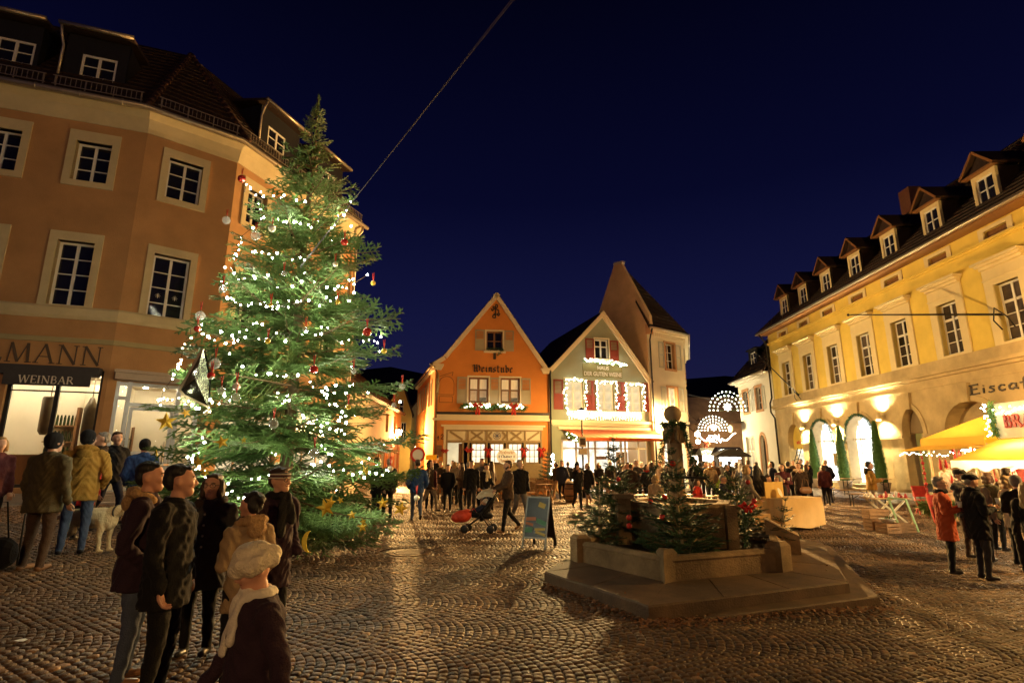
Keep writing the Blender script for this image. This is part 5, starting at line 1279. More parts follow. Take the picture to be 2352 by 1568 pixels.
def yellow_decor():
 names = ('far end of the arcade', 'pier between the two bright arches', 'pier beside the dark passage arch')
 for y, nm in zip((33.2, 29.74, 25.92), names):
  t = thing('wall_sconce', 'up and down light on the %s of the yellow building' % nm, 'wall light', FY.pt(yy(y), -0.25, 3.85))
  b = MB(FY); b.tube([(yy(y), -0.30, 3.68), (yy(y), -0.30, 4.02)], 0.09, 12, cap=False); b.slab(rect(yy(y) - 0.03, yy(y) + 0.03, 3.8, 3.9), -0.22, -0.03); b.build('fitting', m_cream, t)
  for z, k in ((3.93, 1), (3.77, -1)):
   q = MB(FY); q.ball((yy(y), -0.30, z), 0.055, 8, 6); q.build('bulb', m_sconce, t)
 r_ = random.Random(6)
 for i, (a, c, nm) in enumerate(((yy(32.65), yy(30.3), 'middle'), (yy(29.17), yy(26.72), 'wide right'))):
  t = thing('arch_garland', 'green fir garland draped round the %s bright arch of the yellow building' % nm, 'garland', FY.pt((a + c) / 2, -0.1, 4))
  o_ = arch(a, c, 2.7, 2.9, 4.12, 12)
  b = MB(); garland(b, [FY.pt(s, -0.14, z) for s, z in o_], 0.13, 40 + i, 260); b.build('fir_sprays', mat('garland_green', (0.03, 0.12, 0.06), 0.6, 0.3, 5), t)['kind'] = 'stuff'
 for i, (x, y, h, nm) in enumerate(((17.15, 31.2, 3.1, 'beside the first arch with the ladder'), (16.95, 28.25, 3.15, 'between the two bright arches'), (17.0, 25.5, 3.2, 'in front of the pier next to the dark passage'))):
  z = 0.36
  t = thing('cone_topiary', 'tall clipped evergreen cone %s' % nm, 'topiary', (x, y, z), 0, 'clipped cones along the arcade')
  b = MB(); b.lathe([(0.26, 0), (0.34, 0.42), (0.36, 0.45), (0.30, 0.45)], 14, (x, y, z)); b.build('planter', m_hood, t)
  b = MB(); b.tube([(x, y, z + 0.3), (x, y, z + h * 0.9)], [0.05, 0.015], 6); b.build('trunk', m_bark, t)
  b = MB()
  b.lathe([(0.24, 0.42), (0.24, 0.8), (0.17, h * .55), (0.07, h * 0.88), (0.0, h)], 12, (x, y, z))
  for k in range(5200):
   f = r_.random() ** 0.8; zz = 0.4 + f * (h - 0.4); rr = 0.30 * (1 - f) ** 0.7 * min(1, .6 + 2.5 * f) + 0.02; th = r_.uniform(0, 6.283); w = r_.uniform(0.75, 1.08)
   c = Vector((x + rr * w * math.cos(th), y + rr * w * math.sin(th), z + zz)); d = Vector((math.cos(th) * 0.6, math.sin(th) * 0.6, 0.9)) * r_.uniform(0.05, 0.11)
   s = Vector((-math.sin(th), math.cos(th), r_.gauss(0, .4))) * 0.016
   b.add([tuple(c - s), tuple(c + s), tuple(c + d)], [(0, 1, 2)])
  b.build('crown', mat('yew_green', (0.065, 0.15, 0.045), 0.7, 0.35, 8), t)['kind'] = 'stuff'
 for (y0, p1, nm) in ((33.4, (yy(34.3), -2.1, 8.6), 'first, slanting over the far windows of the yellow building'), (19.0, (yy(22.8), -3.0, 8.05), 'long one, reaching out over the near windows of the yellow building')):
  s0 = yy(y0)
  t = thing('flagpole', 'bare dark flagpole, the %s' % nm, 'flagpole', FY.pt(s0, 0, 5.6))
  b = MB(FY)
  base = (s0, -0.1, 5.75) if y0 > 30 else (yy(18.6), -0.1, 6.9)
  b.tube([base, p1], [0.045, 0.028], 8); b.ball(p1, 0.06, 8, 6); b.build('pole', m_iron, t)
  b = MB(FY)
  b.tube([(base[0] - 0.25, -0.02, base[2] - 0.5), (base[0] - 0.28, -0.25, base[2] - 0.15), (base[0], -0.4, base[2] + 0.25), (base[0] + 0.28, -0.25, base[2] - 0.15), (base[0] + 0.25, -0.02, base[2] - 0.5)], 0.025, 6); b.build('bracket', m_iron, t)
 t = thing('stepladder', 'dark stepladder leaning inside the first arch of the yellow building', 'ladder', FY.pt(yy(34.9), -0.3, 0.5))
 b = MB(FY)
 for s in (yy(35.0), yy(34.55)): b.bar((s, -0.55, 0.45), (s + 0.28, 0.1, 2.55), 0.05)
 for k in range(8): b.bar((yy(35.0) + 0.28 * k / 8 + 0.05, -0.5 + 0.65 * k / 8, 0.7 + 2.1 * k / 9), (yy(34.55) + 0.28 * k / 8 + 0.02, -0.5 + 0.65 * k / 8, 0.7 + 2.1 * k / 9), 0.035)
 b.build('ladder_frame', m_iron, t)
yellow_decor()
# ------------------------------------------------------------ white house with sandstone windows, further along
def mid_house():
 FR = Fr(18.3, 43.2, 268)
 B = thing('shuttered_house', 'white house with sandstone window frames and pale shutters beyond the yellow building', 'building', FR.pt(3, 0, 0))
 L = 6.1
 wc = [43.2 - 41.9, 43.2 - 39.5, 43.2 - 37.6]
 w = MB(FR); w.wall(rect(0, L, -0.3, 7.75), [rect(s - 0.45, s + 0.45, 5.42, 7.05) for s in wc[:2]] + [rect(0.5, 2.1, 0.3, 3.55), arch(3.2, 4.1, 0.3, 2.9, 3.6)], 0.2)
 w.fr = Fr(18.3, 43.2, 358); w.wall(rect(0, 8, -0.3, 7.75), [], 0.1)
 w.build('wall', m_whitewall, B)
 for s in wc[:2]:
  surround(B, FR, s, 5.26, 1.3, 1.98, 0.9, 1.63, 5.42, m_sand, 0.06, 0.14)
  window(B, FR, s, 5.42, 0.9, 1.63, [(0.45, 0.08)], [(0.54, 0.04), (1.08, 0.04)], m_white, m_dark_glass)
  shutter(B, FR, s - 1.1, 5.4, 0.45, 1.65, m_greyshut, True); shutter(B, FR, s + 0.65, 5.4, 0.45, 1.65, m_greyshut, True)
 window(B, FR, 1.3, 0.4, 1.6, 3.15, [(0.55, 0.08), (1.05, 0.08)], [(2.1, 0.08)], m_cream2, m_room_warm, name='shop_window')
 b = MB(FR); b.slab(arch(3.2, 4.1, 0.3, 2.9, 3.6), 0.2, 0.25); b.build('door', m_dark_fill, B)
 ar = MB(FR); o_, i_ = arch(3.0, 4.3, 0.3, 2.9, 3.82), arch(3.2, 4.1, 0.3, 2.9, 3.6)
 for k in range(len(o_) - 1): ar.slab([i_[k], o_[k], o_[k + 1], i_[k + 1]], -0.05, 0.0)
 ar.build('arch_surround', m_sand, B)
 c = MB(FR); c.slab(rect(-0.4, L, 7.75, 7.9), -0.55, 0); c.slab(rect(-0.2, L, 7.6, 7.747), -0.2, 0); c.build('cornice', m_whitewall, B)
 gt = MB(FR); gt.tube([(-0.5, -0.6, 7.92), (L, -0.6, 7.92)], 0.07, 8); gt.build('gutter', m_zinc, B)
 roof_plane(B, [FR.pt(-0.5, -0.6, 7.95), FR.pt(L, -0.6, 7.95), FR.pt(L, 2.4, 11.8), FR.pt(2.4, 2.4, 11.8)], m_roof, courses=1)
 roof_plane(B, [FR.pt(-0.5, -0.6, 7.95), FR.pt(2.4, 2.4, 11.8), FR.pt(2.4, 2.6, 11.8), FR.pt(-0.5, 6, 7.95)], m_roof)
 b = MB(FR); b.wall(rect(2.3, 3.8, 8.7, 10.0), [rect(2.55, 3.55, 8.85, 9.8)], 0.1, d=0.1); b.slab(rect(2.2, 3.9, 10.0, 10.1), -0.05, 1.5); b.build('dormer', m_slate, B)
 window(B, FR, 3.05, 8.85, 1.0, 0.95, [(0.5, 0.08)], [(0.5, 0.05)], m_white, m_dark_glass, rec=0.15)
 hs = MB(FR); hs.tube([(0.4, 0, 4.75), (0.2, -0.9, 4.8)], 0.025, 6)
 hs.build('sign_arm', m_iron, B)
 hb = MB(FR); hb.slab([(0.0 + 0.5 * math.cos(k * math.pi / 8), 4.25 + 0.3 * math.sin(k * math.pi / 8)) for k in range(16)], -0.95, -0.89); hb.build('oval_sign', m_ivory_wall, B)
mid_house()
# ------------------------------------------------------------ lane on the left
def lane():
 FL = Fr(-6.75, 22.2, 92)
 B = thing('grey_house', 'low beige house with brown shutters along the lane beyond the corner building', 'building', FL.pt(5, 0, 0.3))
 m = mat('beige_render', (0.46, 0.37, 0.25), 0.9, 0.1, 2)
 w = MB(FL); w.wall(rect(0, 13, 0, 4.7), [rect(c - 0.45, c + 0.45, 1.3, 2.9) for c in (7.4, 9.4, 11.4)] + [rect(c - 0.4, c + 0.4, 3.35, 4.4) for c in (8.4, 10.8)], 0.15)
 w.fr = Fr(-6.75, 22.2, 2); w.wall(rect(-6, 0, 0, 8), [], 0.1); w.build('wall', m, B)
 for c in (7.4, 9.4, 11.4):
  window(B, FL, c, 1.3, 0.9, 1.6, [(0.45, 0.07)], [(1.0, 0.05)], m_white, m_room_street, panes=False)
  shutter(B, FL, c - 0.95, 1.3, 0.48, 1.6, m_brownwood); shutter(B, FL, c + 0.47, 1.3, 0.48, 1.6, m_brownwood)
 for c in (8.4, 10.8): window(B, FL, c, 3.35, 0.8, 1.05, [(0.4, 0.06)], [(0.5, 0.05)], m_white, m_dark_glass, panes=False)
 roof_plane(B, [FL.pt(0, -0.3, 4.7), FL.pt(13, -0.3, 4.7), FL.pt(13, 4, 8.3), FL.pt(0, 4, 8.3)], m_roof, courses=1, step=0.4)
 FM = Fr(-9.1, 40.5, 12)
 C = thing('lane_house', 'narrow yellow gabled house at the end of the lane lit by a lamp', 'building', FM.pt(0.8, 0, 0.4))
 w = MB(FM); w.wall([(-0.6, 0), (1.55, 0), (1.55, 5.3), (0.75, 7.6), (-0.6, 5.2)], [rect(0.1, 0.5, 3.2, 4.6), rect(0.8, 1.2, 3.2, 4.6), rect(0.6, 0.95, 5.3, 6.3)], 0.15)
 w.fr = Fr(*FM.pt(1.55, 0, 0)[:2], 98); w.wall(rect(0, 9, 0, 5.3), [rect(2, 2.8, 1.4, 2.8), rect(5, 5.8, 1.4, 2.8)], 0.15)
 w.build('wall', mat('ochre_render', (0.62, 0.44, 0.14), 0.9, 0.08, 2), C)
 for s in (0.3, 1.0): window(C, FM, s, 3.2, 0.4, 1.4, [(0.2, 0.04)], [(0.7, 0.04)], m_white, m_dark_glass, panes=False)
 window(C, FM, 0.775, 5.3, 0.35, 1.0, [], [(0.5, 0.04)], m_white, m_dark_glass, panes=False)
 roof_plane(C, [FM.pt(1.75, 9, 5.1), FM.pt(1.75, -0.2, 5.1), FM.pt(0.75, -0.2, 7.75), FM.pt(0.75, 9, 7.75)], m_roof)
 roof_plane(C, [FM.pt(-0.8, -0.2, 5.0), FM.pt(-0.8, 9, 5.0), FM.pt(0.75, 9, 7.75), FM.pt(0.75, -0.2, 7.75)], m_roof)
 D = thing('lane_house', 'dark narrow house front closing the lane beside the orange tavern', 'building', (-7.2, 47, 0.4))
 FD = Fr(-8.2, 47, 5); w = MB(FD); w.wall([(-1, 0), (2.4, 0), (2.4, 5.6), (0.7, 8.0), (-1, 5.6)], [rect(0.5, 1.0, 3.4, 4.5), rect(1.3, 1.8, 3.4, 4.5)], 0.15); w.build('wall', m, D)
 for s in (0.75, 1.55): window(D, FD, s, 3.4, 0.5, 1.1, [(0.25, 0.05)], [(0.5, 0.05)], m_white, m_dark_glass, panes=False)
 roof_plane(D, [FD.pt(2.6, 6, 5.4), FD.pt(2.6, -0.2, 5.4), FD.pt(0.7, -0.2, 8.1), FD.pt(0.7, 6, 8.1)], m_roof)
 roof_plane(D, [FD.pt(-1.2, -0.2, 5.4), FD.pt(-1.2, 6, 5.4), FD.pt(0.7, 6, 8.1), FD.pt(0.7, -0.2, 8.1)], m_roof)
 for (u, v, Y, lab, r) in ((917, 992, 34.3, 'glaring lane lantern on the beige house left of the tavern', 0.17), (958, 1028, 39.0, 'smaller glowing lantern low in the lane next to the tavern side wall', 0.13)):
  p = at_y(u, v, Y)
  t = thing('wall_lantern', lab, 'wall lamp', p)
  b = MB(); b.lathe([(r * 0.6, -r), (r, r * 0.7)], 10, p); b.build('lamp_glass', m_lamp, t)
  b = MB(); b.lathe([(r * 1.3, 0), (0.02, r)], 8, (p[0], p[1], p[2] + r * 0.72)); b.tube([(p[0], p[1], p[2] + r), (p[0] - 0.3, p[1], p[2] + r + 0.2), (p[0] - 0.62, p[1] + 0.02, p[2] + r + 0.1)], 0.02, 6); b.build('lamp_arm', m_iron, t)
  throw(t, (p[0] + 0.1, p[1] - r - 0.15, p[2] - 0.1), 9000 if r > .15 else 400, (0.45, -1, -0.10) if r > .15 else (0, -1, -.2), 108)
lane()
# ------------------------------------------------------------ street lamps, festive arches, the far market
def lamp_post(x, y, z, h, label, cut=None, m=None):
 t = thing('street_lamp', label, 'street lamp', (x, y, z))
 b = MB(); b.lathe([(0.09, 0), (0.09, 0.5), (0.055, 0.6), (0.04, h - 0.25), (0.07, h - 0.2)], 12, (x, y, z)); b.build('post', m_iron, t)
 b = MB(); b.lathe([(0.11, -0.26), (0.24, 0.08), (0.2, 0.14)], 12, (x, y, z + h + 0.05)); b.build('lamp_glass', m or m_lamp, t)
 b = MB(); b.lathe([(0.30, 0.14), (0.08, 0.28), (0.0, 0.34)], 12, (x, y, z + h + 0.05)); b.build('lamp_cap', m_iron, t)
 return t
pl = at_y(1336, 950, 27.5)
LP = lamp_post(pl[0], pl[1], 0.0, pl[2] - 0.05, 'street lamp on a slim post with notices before the green house')
b = MB(); b.box(pl[0] - 0.18, pl[0] + 0.18, pl[1] - 0.1, pl[1] - 0.07, 2.45, 2.98); b.build('notice_board', m_ivory_wall, LP)
b = MB(); b.box(pl[0] - 0.13, pl[0] + 0.13, pl[1] - 0.11, pl[1] - 0.1, 2.55, 2.88); b.build('notice_print', m_letter2, LP)
b = MB(); b.box(pl[0] - 0.22, pl[0] + 0.22, pl[1] - 0.09, pl[1] - 0.07, 2.08, 2.36); b.build('notice_plate', m_ivory_wall, LP)
throw(WL, (WLP[0] - 0.15, WLP[1] - 0.25, WLP[2] - 0.1), 38000, (-0.35, -1, -0.10), 112)
throw(LP, (pl[0], pl[1] - 0.25, pl[2] - 0.05), 6000, (0.80, -1, -0.02), 150, (1.0, 0.64, 0.24))
m_lamp_b = mat('added_lamp_glass', (1, 0.8, 0.5), 0.4, 0, emit=300, ecol=(1.0, 0.56, 0.18))
for (x, y, h, pw, lab) in ((13.6, 9.6, 4.6, 3400, 'unseen street lamp added near the arcade, beyond the right edge of the view'), (1.0, -14.0, 7.0, 3500, 'tall unseen street lamp added far behind the viewer in the middle of the square')):  # both lamps are unseen, added for warm light from outside the view
 q = lamp_post(x, y, gz(x, y), h, lab, m=m_lamp_b)
 throw(q, (x, y, gz(x, y) + h - 0.35), pw, r=0.2, col=(1.0, 0.60, 0.19) if x > 5 else (1.0, 0.56, 0.19))
def light_arch(u, v0, Y, wid, hgt, rings, label, star=True):
 c = at_y(u, v0, Y)
 t = thing('light_arch', label, 'festive light arch', c)
 b = MB(); pts = []
 for k, f in enumerate(rings):
  arc = [(c[0] + wid / 2 * f * math.cos(math.pi * i / 16), c[1], c[2] + hgt * f * math.sin(math.pi * i / 16)) for i in range(17)]
  b.tube(arc, 0.02, 5)
  n = int(4 + 10 * f)
  pts += [(c[0] + wid / 2 * f * math.cos(math.pi * i / n), c[1] - 0.03, c[2] + hgt * f * math.sin(math.pi * i / n)) for i in range(n + 1)]
 b.tube([(c[0] - wid / 2, c[1], c[2]), (c[0] + wid / 2, c[1], c[2])], 0.02, 5)
 for a in range(5):
  th = math.pi * (a + 0.5) / 5; b.tube([(c[0] + wid * .5 * rings[-1] * math.cos(th), c[1], c[2] + hgt * rings[-1] * math.sin(th)), (c[0] + wid / 2 * math.cos(th), c[1], c[2] + hgt * math.sin(th))], 0.015, 4)
 b.build('arch_frame', mat('green_tinsel', (0.10, 0.16, 0.05), 0.6, 0.2), t)
 bulbs_at(t, pts, 0.05 * wid / 2.9, mat('arch_bulb', (1, 1, 0.9), 0.4, 0, emit=14, ecol=(1, 0.96, 0.78)))
 if star:
  s = MB(Fr(c[0], c[1] - 0.05, 0)); o_ = []
  for k in range(16):
   rr = 0.18 * hgt * (1.35 if k % 2 == 0 else 0.8); th = math.pi * k / 8; o_.append((rr * math.cos(th), hgt * 0.18 + rr * math.sin(th)))
  s.slab([(x, z + c[2]) for x, z in o_], -0.05, 0.05); s.build('star_panel', mat('lit_star', (1, 1, .9), .4, 0, emit=5, ecol=(1, 0.95, 0.75)), t)
 w = MB(); w.tube([(8.9, c[1] - 5, c[2] + 1.3), (c[0] - wid * .4, c[1], c[2] + hgt * 0.55)], 0.012, 4); w.tube([(c[0] + wid * .4, c[1], c[2] + hgt * 0.55), (18.2, c[1] - 1, c[2] + 1.8)], 0.012, 4); w.build('guy_wire', m_iron, t)
light_arch(1671, 942, 41, 2.75, 1.42, (1.0, 0.78, 0.55), 'big arch of round bulbs with a star hung over the right street')
light_arch(1639, 988, 52, 2.9, 1.35, (1.0, 0.8, 0.6, 0.4), 'second arch of bulbs further down the right street, lower and smaller')
def swag():
 t = thing('light_swag', 'swag of bulbs with a bell drop between the houses, below the second arch', 'festive lights', at_y(1640, 1015, 54))
 pts = []
 for k in range(60):
  f = k / 59; u = 1597 + f * 92; v = 1003 - 14 * math.cos(f * 2 * math.pi * 2) * 0.6 + (8 if 0.35 < f < 0.65 else 0)
  pts.append(at_y(u, v, 54))
 for k in range(46):
  a = rng.random(); h = rng.random(); pts.append(at_y(1640 + (a - 0.5) * 44 * (0.5 + 0.5 * h), 998 + 18 * h, 54))
 w = MB(); w.tube(pts[:60], 0.012, 4); w.build('cable', m_iron, t)
 bulbs_at(t, pts, 0.05, MATS['arch_bulb'])
swag()
def far_lamps():
 for i, (u, v, Y, r, lab) in enumerate(((1602, 997, 44, 0.2, 'double lantern glowing at the left entrance of the right street'), (1603, 1014, 44.2, 0.16, 'lower lantern just below the double lantern in the right street'), (1634, 1041, 58, 0.17, 'round street lamp far down the right street beside the red lit tree'))):
  p = at_y(u, v, Y); t = thing('lantern', lab, 'lamp', p)
  b = MB(); b.ball(p, r, 10, 8); b.build('lamp_glass', mat('far_lamp', (1, 1, 0.9), 0.4, 0, emit=420, ecol=(1, 0.82, 0.46)), t)
  b = MB(); b.tube([(p[0], p[1], gz(17, 40) if i == 2 else p[2] + r), (p[0], p[1], p[2] + (-r if i == 2 else r + 0.3))], 0.04, 6); b.build('lamp_pole', m_iron, t)
  if i != 1: throw(t, (p[0], p[1] - 0.45, p[2] - 0.2), (700, 0, 9000)[i], col=(1.0, 0.72, 0.36))
 for i, (u, Y, w, lab) in enumerate(((1612, 57, 2.6, 'far market hut with a brown roof on the left of the right street'), (1648, 54, 2.8, 'far market stall blazing with white light in the middle of the right street'), (1681, 50, 2.2, 'far market stall with strings of bright bulbs at the right side of the street'))):
  p = at_y(u, 1080, Y); z = 0.0
  t = thing('far_stall', lab, 'market stall', (p[0], p[1], z), 0, 'far market stalls')
  x, y = p[0], p[1]
  b = MB(); b.box(x - w / 2, x + w / 2, y + 1.2, y + 1.3, z, 2.3); b.box(x - w / 2, x - w / 2 + .06, y, y + 1.2, z, 2.3); b.box(x + w / 2 - .06, x + w / 2, y, y + 1.2, z, 2.3); b.box(x - w / 2 + .06, x + w / 2 - .06, y, y + 0.08, z, 1.0); b.build('booth', m_crate, t)
  b = MB(); b.prism([(x - w / 2 - .2, y - 0.5), (x + w / 2 + .2, y - 0.5), (x + w / 2 + .2, y + 1.5), (x - w / 2 - .2, y + 1.5)], 2.3, 3.0, 0, [(x - w / 2, y + 0.5), (x + w / 2, y + 0.5), (x + w / 2, y + 0.7), (x - w / 2, y + 0.7)]); b.build('roof', m_cream if i == 1 else m_roof, t)
  b = MB(); b.box(x - w / 2 + 0.1, x + w / 2 - 0.1, y + 1.1, y + 1.18, 1.0, 2.25); b.build('lit_back', room_mat('blazing_stall', (1.0, 0.93, 0.76), 16, 1.5, 0.5), t)
  if i: bulbs_at(t, [(x - w / 2 + w * k / 15, y - 0.55, 2.3 + 0.1 * math.sin(k * 2)) for k in range(16)] + [(x - w / 2 + w * k / 11, y - 0.3, 2.62 + 0.1 * math.sin(k)) for k in range(12)], 0.07, MATS['arch_bulb'])
far_lamps()
def bare_tree(x, y, h, label, seed, m):
 t = thing('bare_tree', label, 'tree', (x, y, 0))
 r_ = random.Random(seed); tr = MB(); cr_ = MB()
 tr.tube([(x, y, 0), (x + 0.1, y, h * 0.25), (x, y, h * 0.4)], [0.22, 0.17, 0.14], 8)
 def grow(p, d, L, r, n):
  q = p + d * L
  (tr if n == 0 else cr_).tube([p, (p + q) / 2 + Vector((r_.gauss(0, .05), r_.gauss(0, .05), 0.03)) * L, q], [r, r * 0.8, r * 0.6], 5 if n < 2 else 3, cap=False)
  if n < 4:
   for k in range(3 if n else 5):
    dd = (d + Vector((r_.gauss(0, .55), r_.gauss(0, .55), r_.gauss(0.15, .35)))).normalized()
    grow(p.lerp(q, r_.uniform(0.5, 1.0)), dd, L * r_.uniform(0.55, 0.8), r * 0.55, n + 1)
 grow(Vector((x, y, h * 0.38)), Vector((0, 0, 1)), h * 0.22, 0.13, 0)
 tr.build('trunk', m, t); cr_.build('crown', m, t)['kind'] = 'stuff'
m_twig = mat('brown_twigs', (0.22, 0.12, 0.07), 0.9, 0.2)
bare_tree(17.8, 60, 9.5, 'bare brown tree behind the festive arches at the end of the right street, tallest', 1, m_twig)
bare_tree(22.0, 64, 8.5, 'bare brown tree right behind the second arch in the right street', 2, m_twig)
bare_tree(20.6, 58.5, 5.0, 'small bare tree glowing red beside the far market stalls', 3, mat('red_lit_twigs', (0.40, 0.06, 0.03), 0.8, 0.2))  # red light on the twigs is put into their colour
b = MB(); b.box(14, 34, 72, 80, -0.3, 6.5); b.prism([(13.5, 71.5), (34.5, 71.5), (34.5, 80.5), (13.5, 80.5)], 6.5, 10.5, 0, [(15, 75.8), (33, 75.8), (33, 76.2), (15, 76.2)])
o = b.build('far_house', mat('dim_brown_render', (0.52, 0.32, 0.19), 0.9, 0.3, 0.8)); tag(o, 'dim brown house closing the right street behind the bare trees', 'building')
# ------------------------------------------------------------ fir trees
def branch_mesh(L, seed, m, needle=0.030, dens=1.0, lit=True, twigs=None):
 """one fir bough along +X: a stem, side twigs in a flat fan, needles all round"""
 r_ = random.Random(seed)
 b = MB()
 tri, tf = [], []
 def needles(p, q, n, ln):
  """a shoot: a bristly tapering core and loose needles round it"""
  d = (q - p); L = d.length; d = d / max(L, 1e-6)
  side = d.cross(Vector((0, 0, 1))); side = side.normalized() if side.length > 1e-3 else Vector((0, 1, 0))
  up = side.cross(d)
  m = max(2, int(L / 0.032)); k0 = len(tri)
  for i in range(m + 1):
   f = i / m; c = p.lerp(q, f); r = ln * (0.62 if i % 2 else 0.36) * (1 - 0.55 * f) * r_.uniform(.8, 1.2)
   if i == m: r = 0.002
   for (a, b_) in ((1, .15), (0, .55), (-1, .15), (0, -.3)): tri.append(tuple(c + side * a * r + up * b_ * r))
  for i in range(m):
   for t in range(4): tf.append((k0 + i * 4 + t, k0 + i * 4 + (t + 1) % 4, k0 + i * 4 + 4 + (t + 1) % 4, k0 + i * 4 + 4 + t))
  for i in range(int(n * 0.45)):
   c = p.lerp(q, (i + r_.random()) / (n * 0.45))
   a = r_.choice((r_.gauss(0.25, 0.35), math.pi - r_.gauss(0.25, 0.35), r_.uniform(0, math.pi)))
   v = (side * math.cos(a) + up * math.sin(a)) * 0.8 + d * 0.65
   e_ = c + v * ln * r_.uniform(0.8, 1.2); w = d * 0.0034 + up * 0.0012
   k = len(tri); tri.extend([tuple(c - w), tuple(c + w), tuple(e_)]); tf.append((k, k + 1, k + 2))
 stem = [Vector((L * t, 0.03 * L * math.sin(t * 3 + seed), L * (-0.10 * t + 0.22 * t * t))) for t in [i / 8 for i in range(9)]]
 b.tube(stem, [0.017 * L ** 0.5 * (1 - 0.85 * i / 8) for i in range(9)], 5, 1, cap=False)
 def at(t):
  f = t * 8; i = min(7, int(f)); return stem[i].lerp(stem[i + 1], f - i)
 step = 0.098 / dens
 needles(at(0.25), at(1.0), int(L * 0.75 / 0.007 * 0.7), needle)
 n = int(L * 0.9 / step)
 for k in range(n):
  t = 0.10 + 0.88 * k / n; p = at(t); sg = 1 if k % 2 else -1
  ln = (0.40 * L ** 0.85 * (1 - t) ** 0.6 + 0.13) * r_.uniform(0.75, 1.15)
  an = RAD(r_.uniform(42, 62))
  d = Vector((math.cos(an), sg * math.sin(an), r_.gauss(0.02, 0.16))).normalized()
  q = p + d * ln + Vector((0, 0, -0.06 * ln))
  b.tube([p, q], [0.005, 0.002], 3, 1, cap=False)
  needles(p.lerp(q, 0.1), q, int(ln / 0.008), needle)
  ms = int(ln / 0.095)
  for j in range(ms):
   tt = 0.3 + 0.6 * j / max(1, ms); pp = p.lerp(q, tt); s2 = 1 if j % 2 else -1
   l2 = ln * 0.42 * (1.1 - tt) + 0.04
   a2 = RAD(48) * s2
   dd = Vector((d.x * math.cos(a2) - d.y * math.sin(a2), d.x * math.sin(a2) + d.y * math.cos(a2), d.z + r_.gauss(0, 0.14))).normalized()
   needles(pp, pp + dd * l2, int(l2 / 0.008), needle)
 b.add(tri, tf, 0)
 return b.mesh('branch', [m, m_bark])
# outline of the big tree: height above the ground -> crown radius
TX, TY = -4.35, 10.6
TZ = gz(TX, TY)
PROF = [(0.0, 1.6), (0.5, 2.35), (1.1, 2.65), (2.3, 2.6), (3.4, 2.35), (4.1, 2.1), (5.0, 1.75), (6.0, 1.40), (7.0, 1.02), (7.9, 0.62), (8.6, 0.34), (9.1, 0.15), (9.45, 0.03)]
def crown_r(z):
 for (z0, r0), (z1, r1) in zip(PROF, PROF[1:]):
  if z <= z1: return r0 + (r1 - r0) * (z - z0) / (z1 - z0)
 return 0.03
def tree_surf(u, v, k=0.9):
 """where a picture ray meets the crown of the big tree"""
 Y = TY
 for i in range(12):
  p = at_y(u, v, Y); R = crown_r(p[2] - TZ) * k; dx = p[0] - TX
  Y = 0.5 * Y + 0.5 * (TY - math.sqrt(max(R * R - dx * dx, 0.04)))
 return at_y(u, v, Y)
def big_tree():
 t = thing('christmas_tree', 'huge lit Christmas fir standing on the square in front of the terracotta house', 'christmas tree', (TX, TY, TZ))
 b = MB(); b.tube([(0, 0, 0), (0.02, 0, 3), (-0.03, 0, 6), (0.02, 0, 8.6), (0.0, 0, 9.62)], [0.14, 0.11, 0.075, 0.03, 0.012], 10)
 child('trunk', b.mesh('trunk', m_bark), t)
 protos = {}
 for L in (0.55, 1.1, 1.8, 2.6):
  protos[L] = [branch_mesh(L, int(L * 100) + s, m_needle, 0.046, 1.6) for s in range(3)]
 r_ = random.Random(5)
 z, n, tot = 0.38, 0, 0
 ang0 = 0
 while z < 9.4:
  R = crown_r(z); f = z / 9.6
  cnt = max(4, int(round(12.5 - 7.5 * f)))
  ang0 += 0.9
  for k in range(cnt):
   if tot >= 298: break
   a = ang0 + 2 * math.pi * k / cnt + r_.gauss(0, 0.12)
   rise = -0.16 + 0.42 * f ** 1.3 + r_.gauss(0, 0.07)
   back = math.sin(a) > 0.45
   L = R * r_.choice((0.62, 0.78, 0.88, 0.92, 0.96, 1.04)) / max(0.6, math.cos(rise))
   if back and k % 3 == 0: continue
   if z < 4.2 and math.cos(a) > 0.5 and r_.random() < 0.28: continue
   L = max(0.22, L)
   base = min(protos, key=lambda q: abs(math.log(q / L)))
   me = protos[base][r_.randrange(3)]
   s = L / base
   m = Matrix.Rotation(a, 4, 'Z') @ Matrix.Rotation(-rise, 4, 'Y') @ Matrix.Rotation(r_.gauss(0, 0.3), 4, 'X')
   o = child('branch', me, t, (0, 0, z + r_.gauss(0, 0.06)), m.to_euler(), (s, s, s))
   tot += 1
  z += 0.245 + 0.16 * (1 - f) + 0.10 * f ** 3 + 0.0 * n
  n += 1
 for k in range(5):   # leader shoots
  a = k * 1.26; child('branch', protos[0.55][k % 3], t, (0, 0, 8.9 + 0.07 * k), (Matrix.Rotation(a, 4, 'Z') @ Matrix.Rotation(-1.1 + 0.1 * k, 4, 'Y')).to_euler(), (0.32, 0.32, 0.32))
 child('branch', protos[0.55][1], t, (0, 0, 9.12), (Matrix.Rotation(-1.5, 4, 'Y')).to_euler(), (0.95, 0.3, 0.5))
 return t
BIG = big_tree()
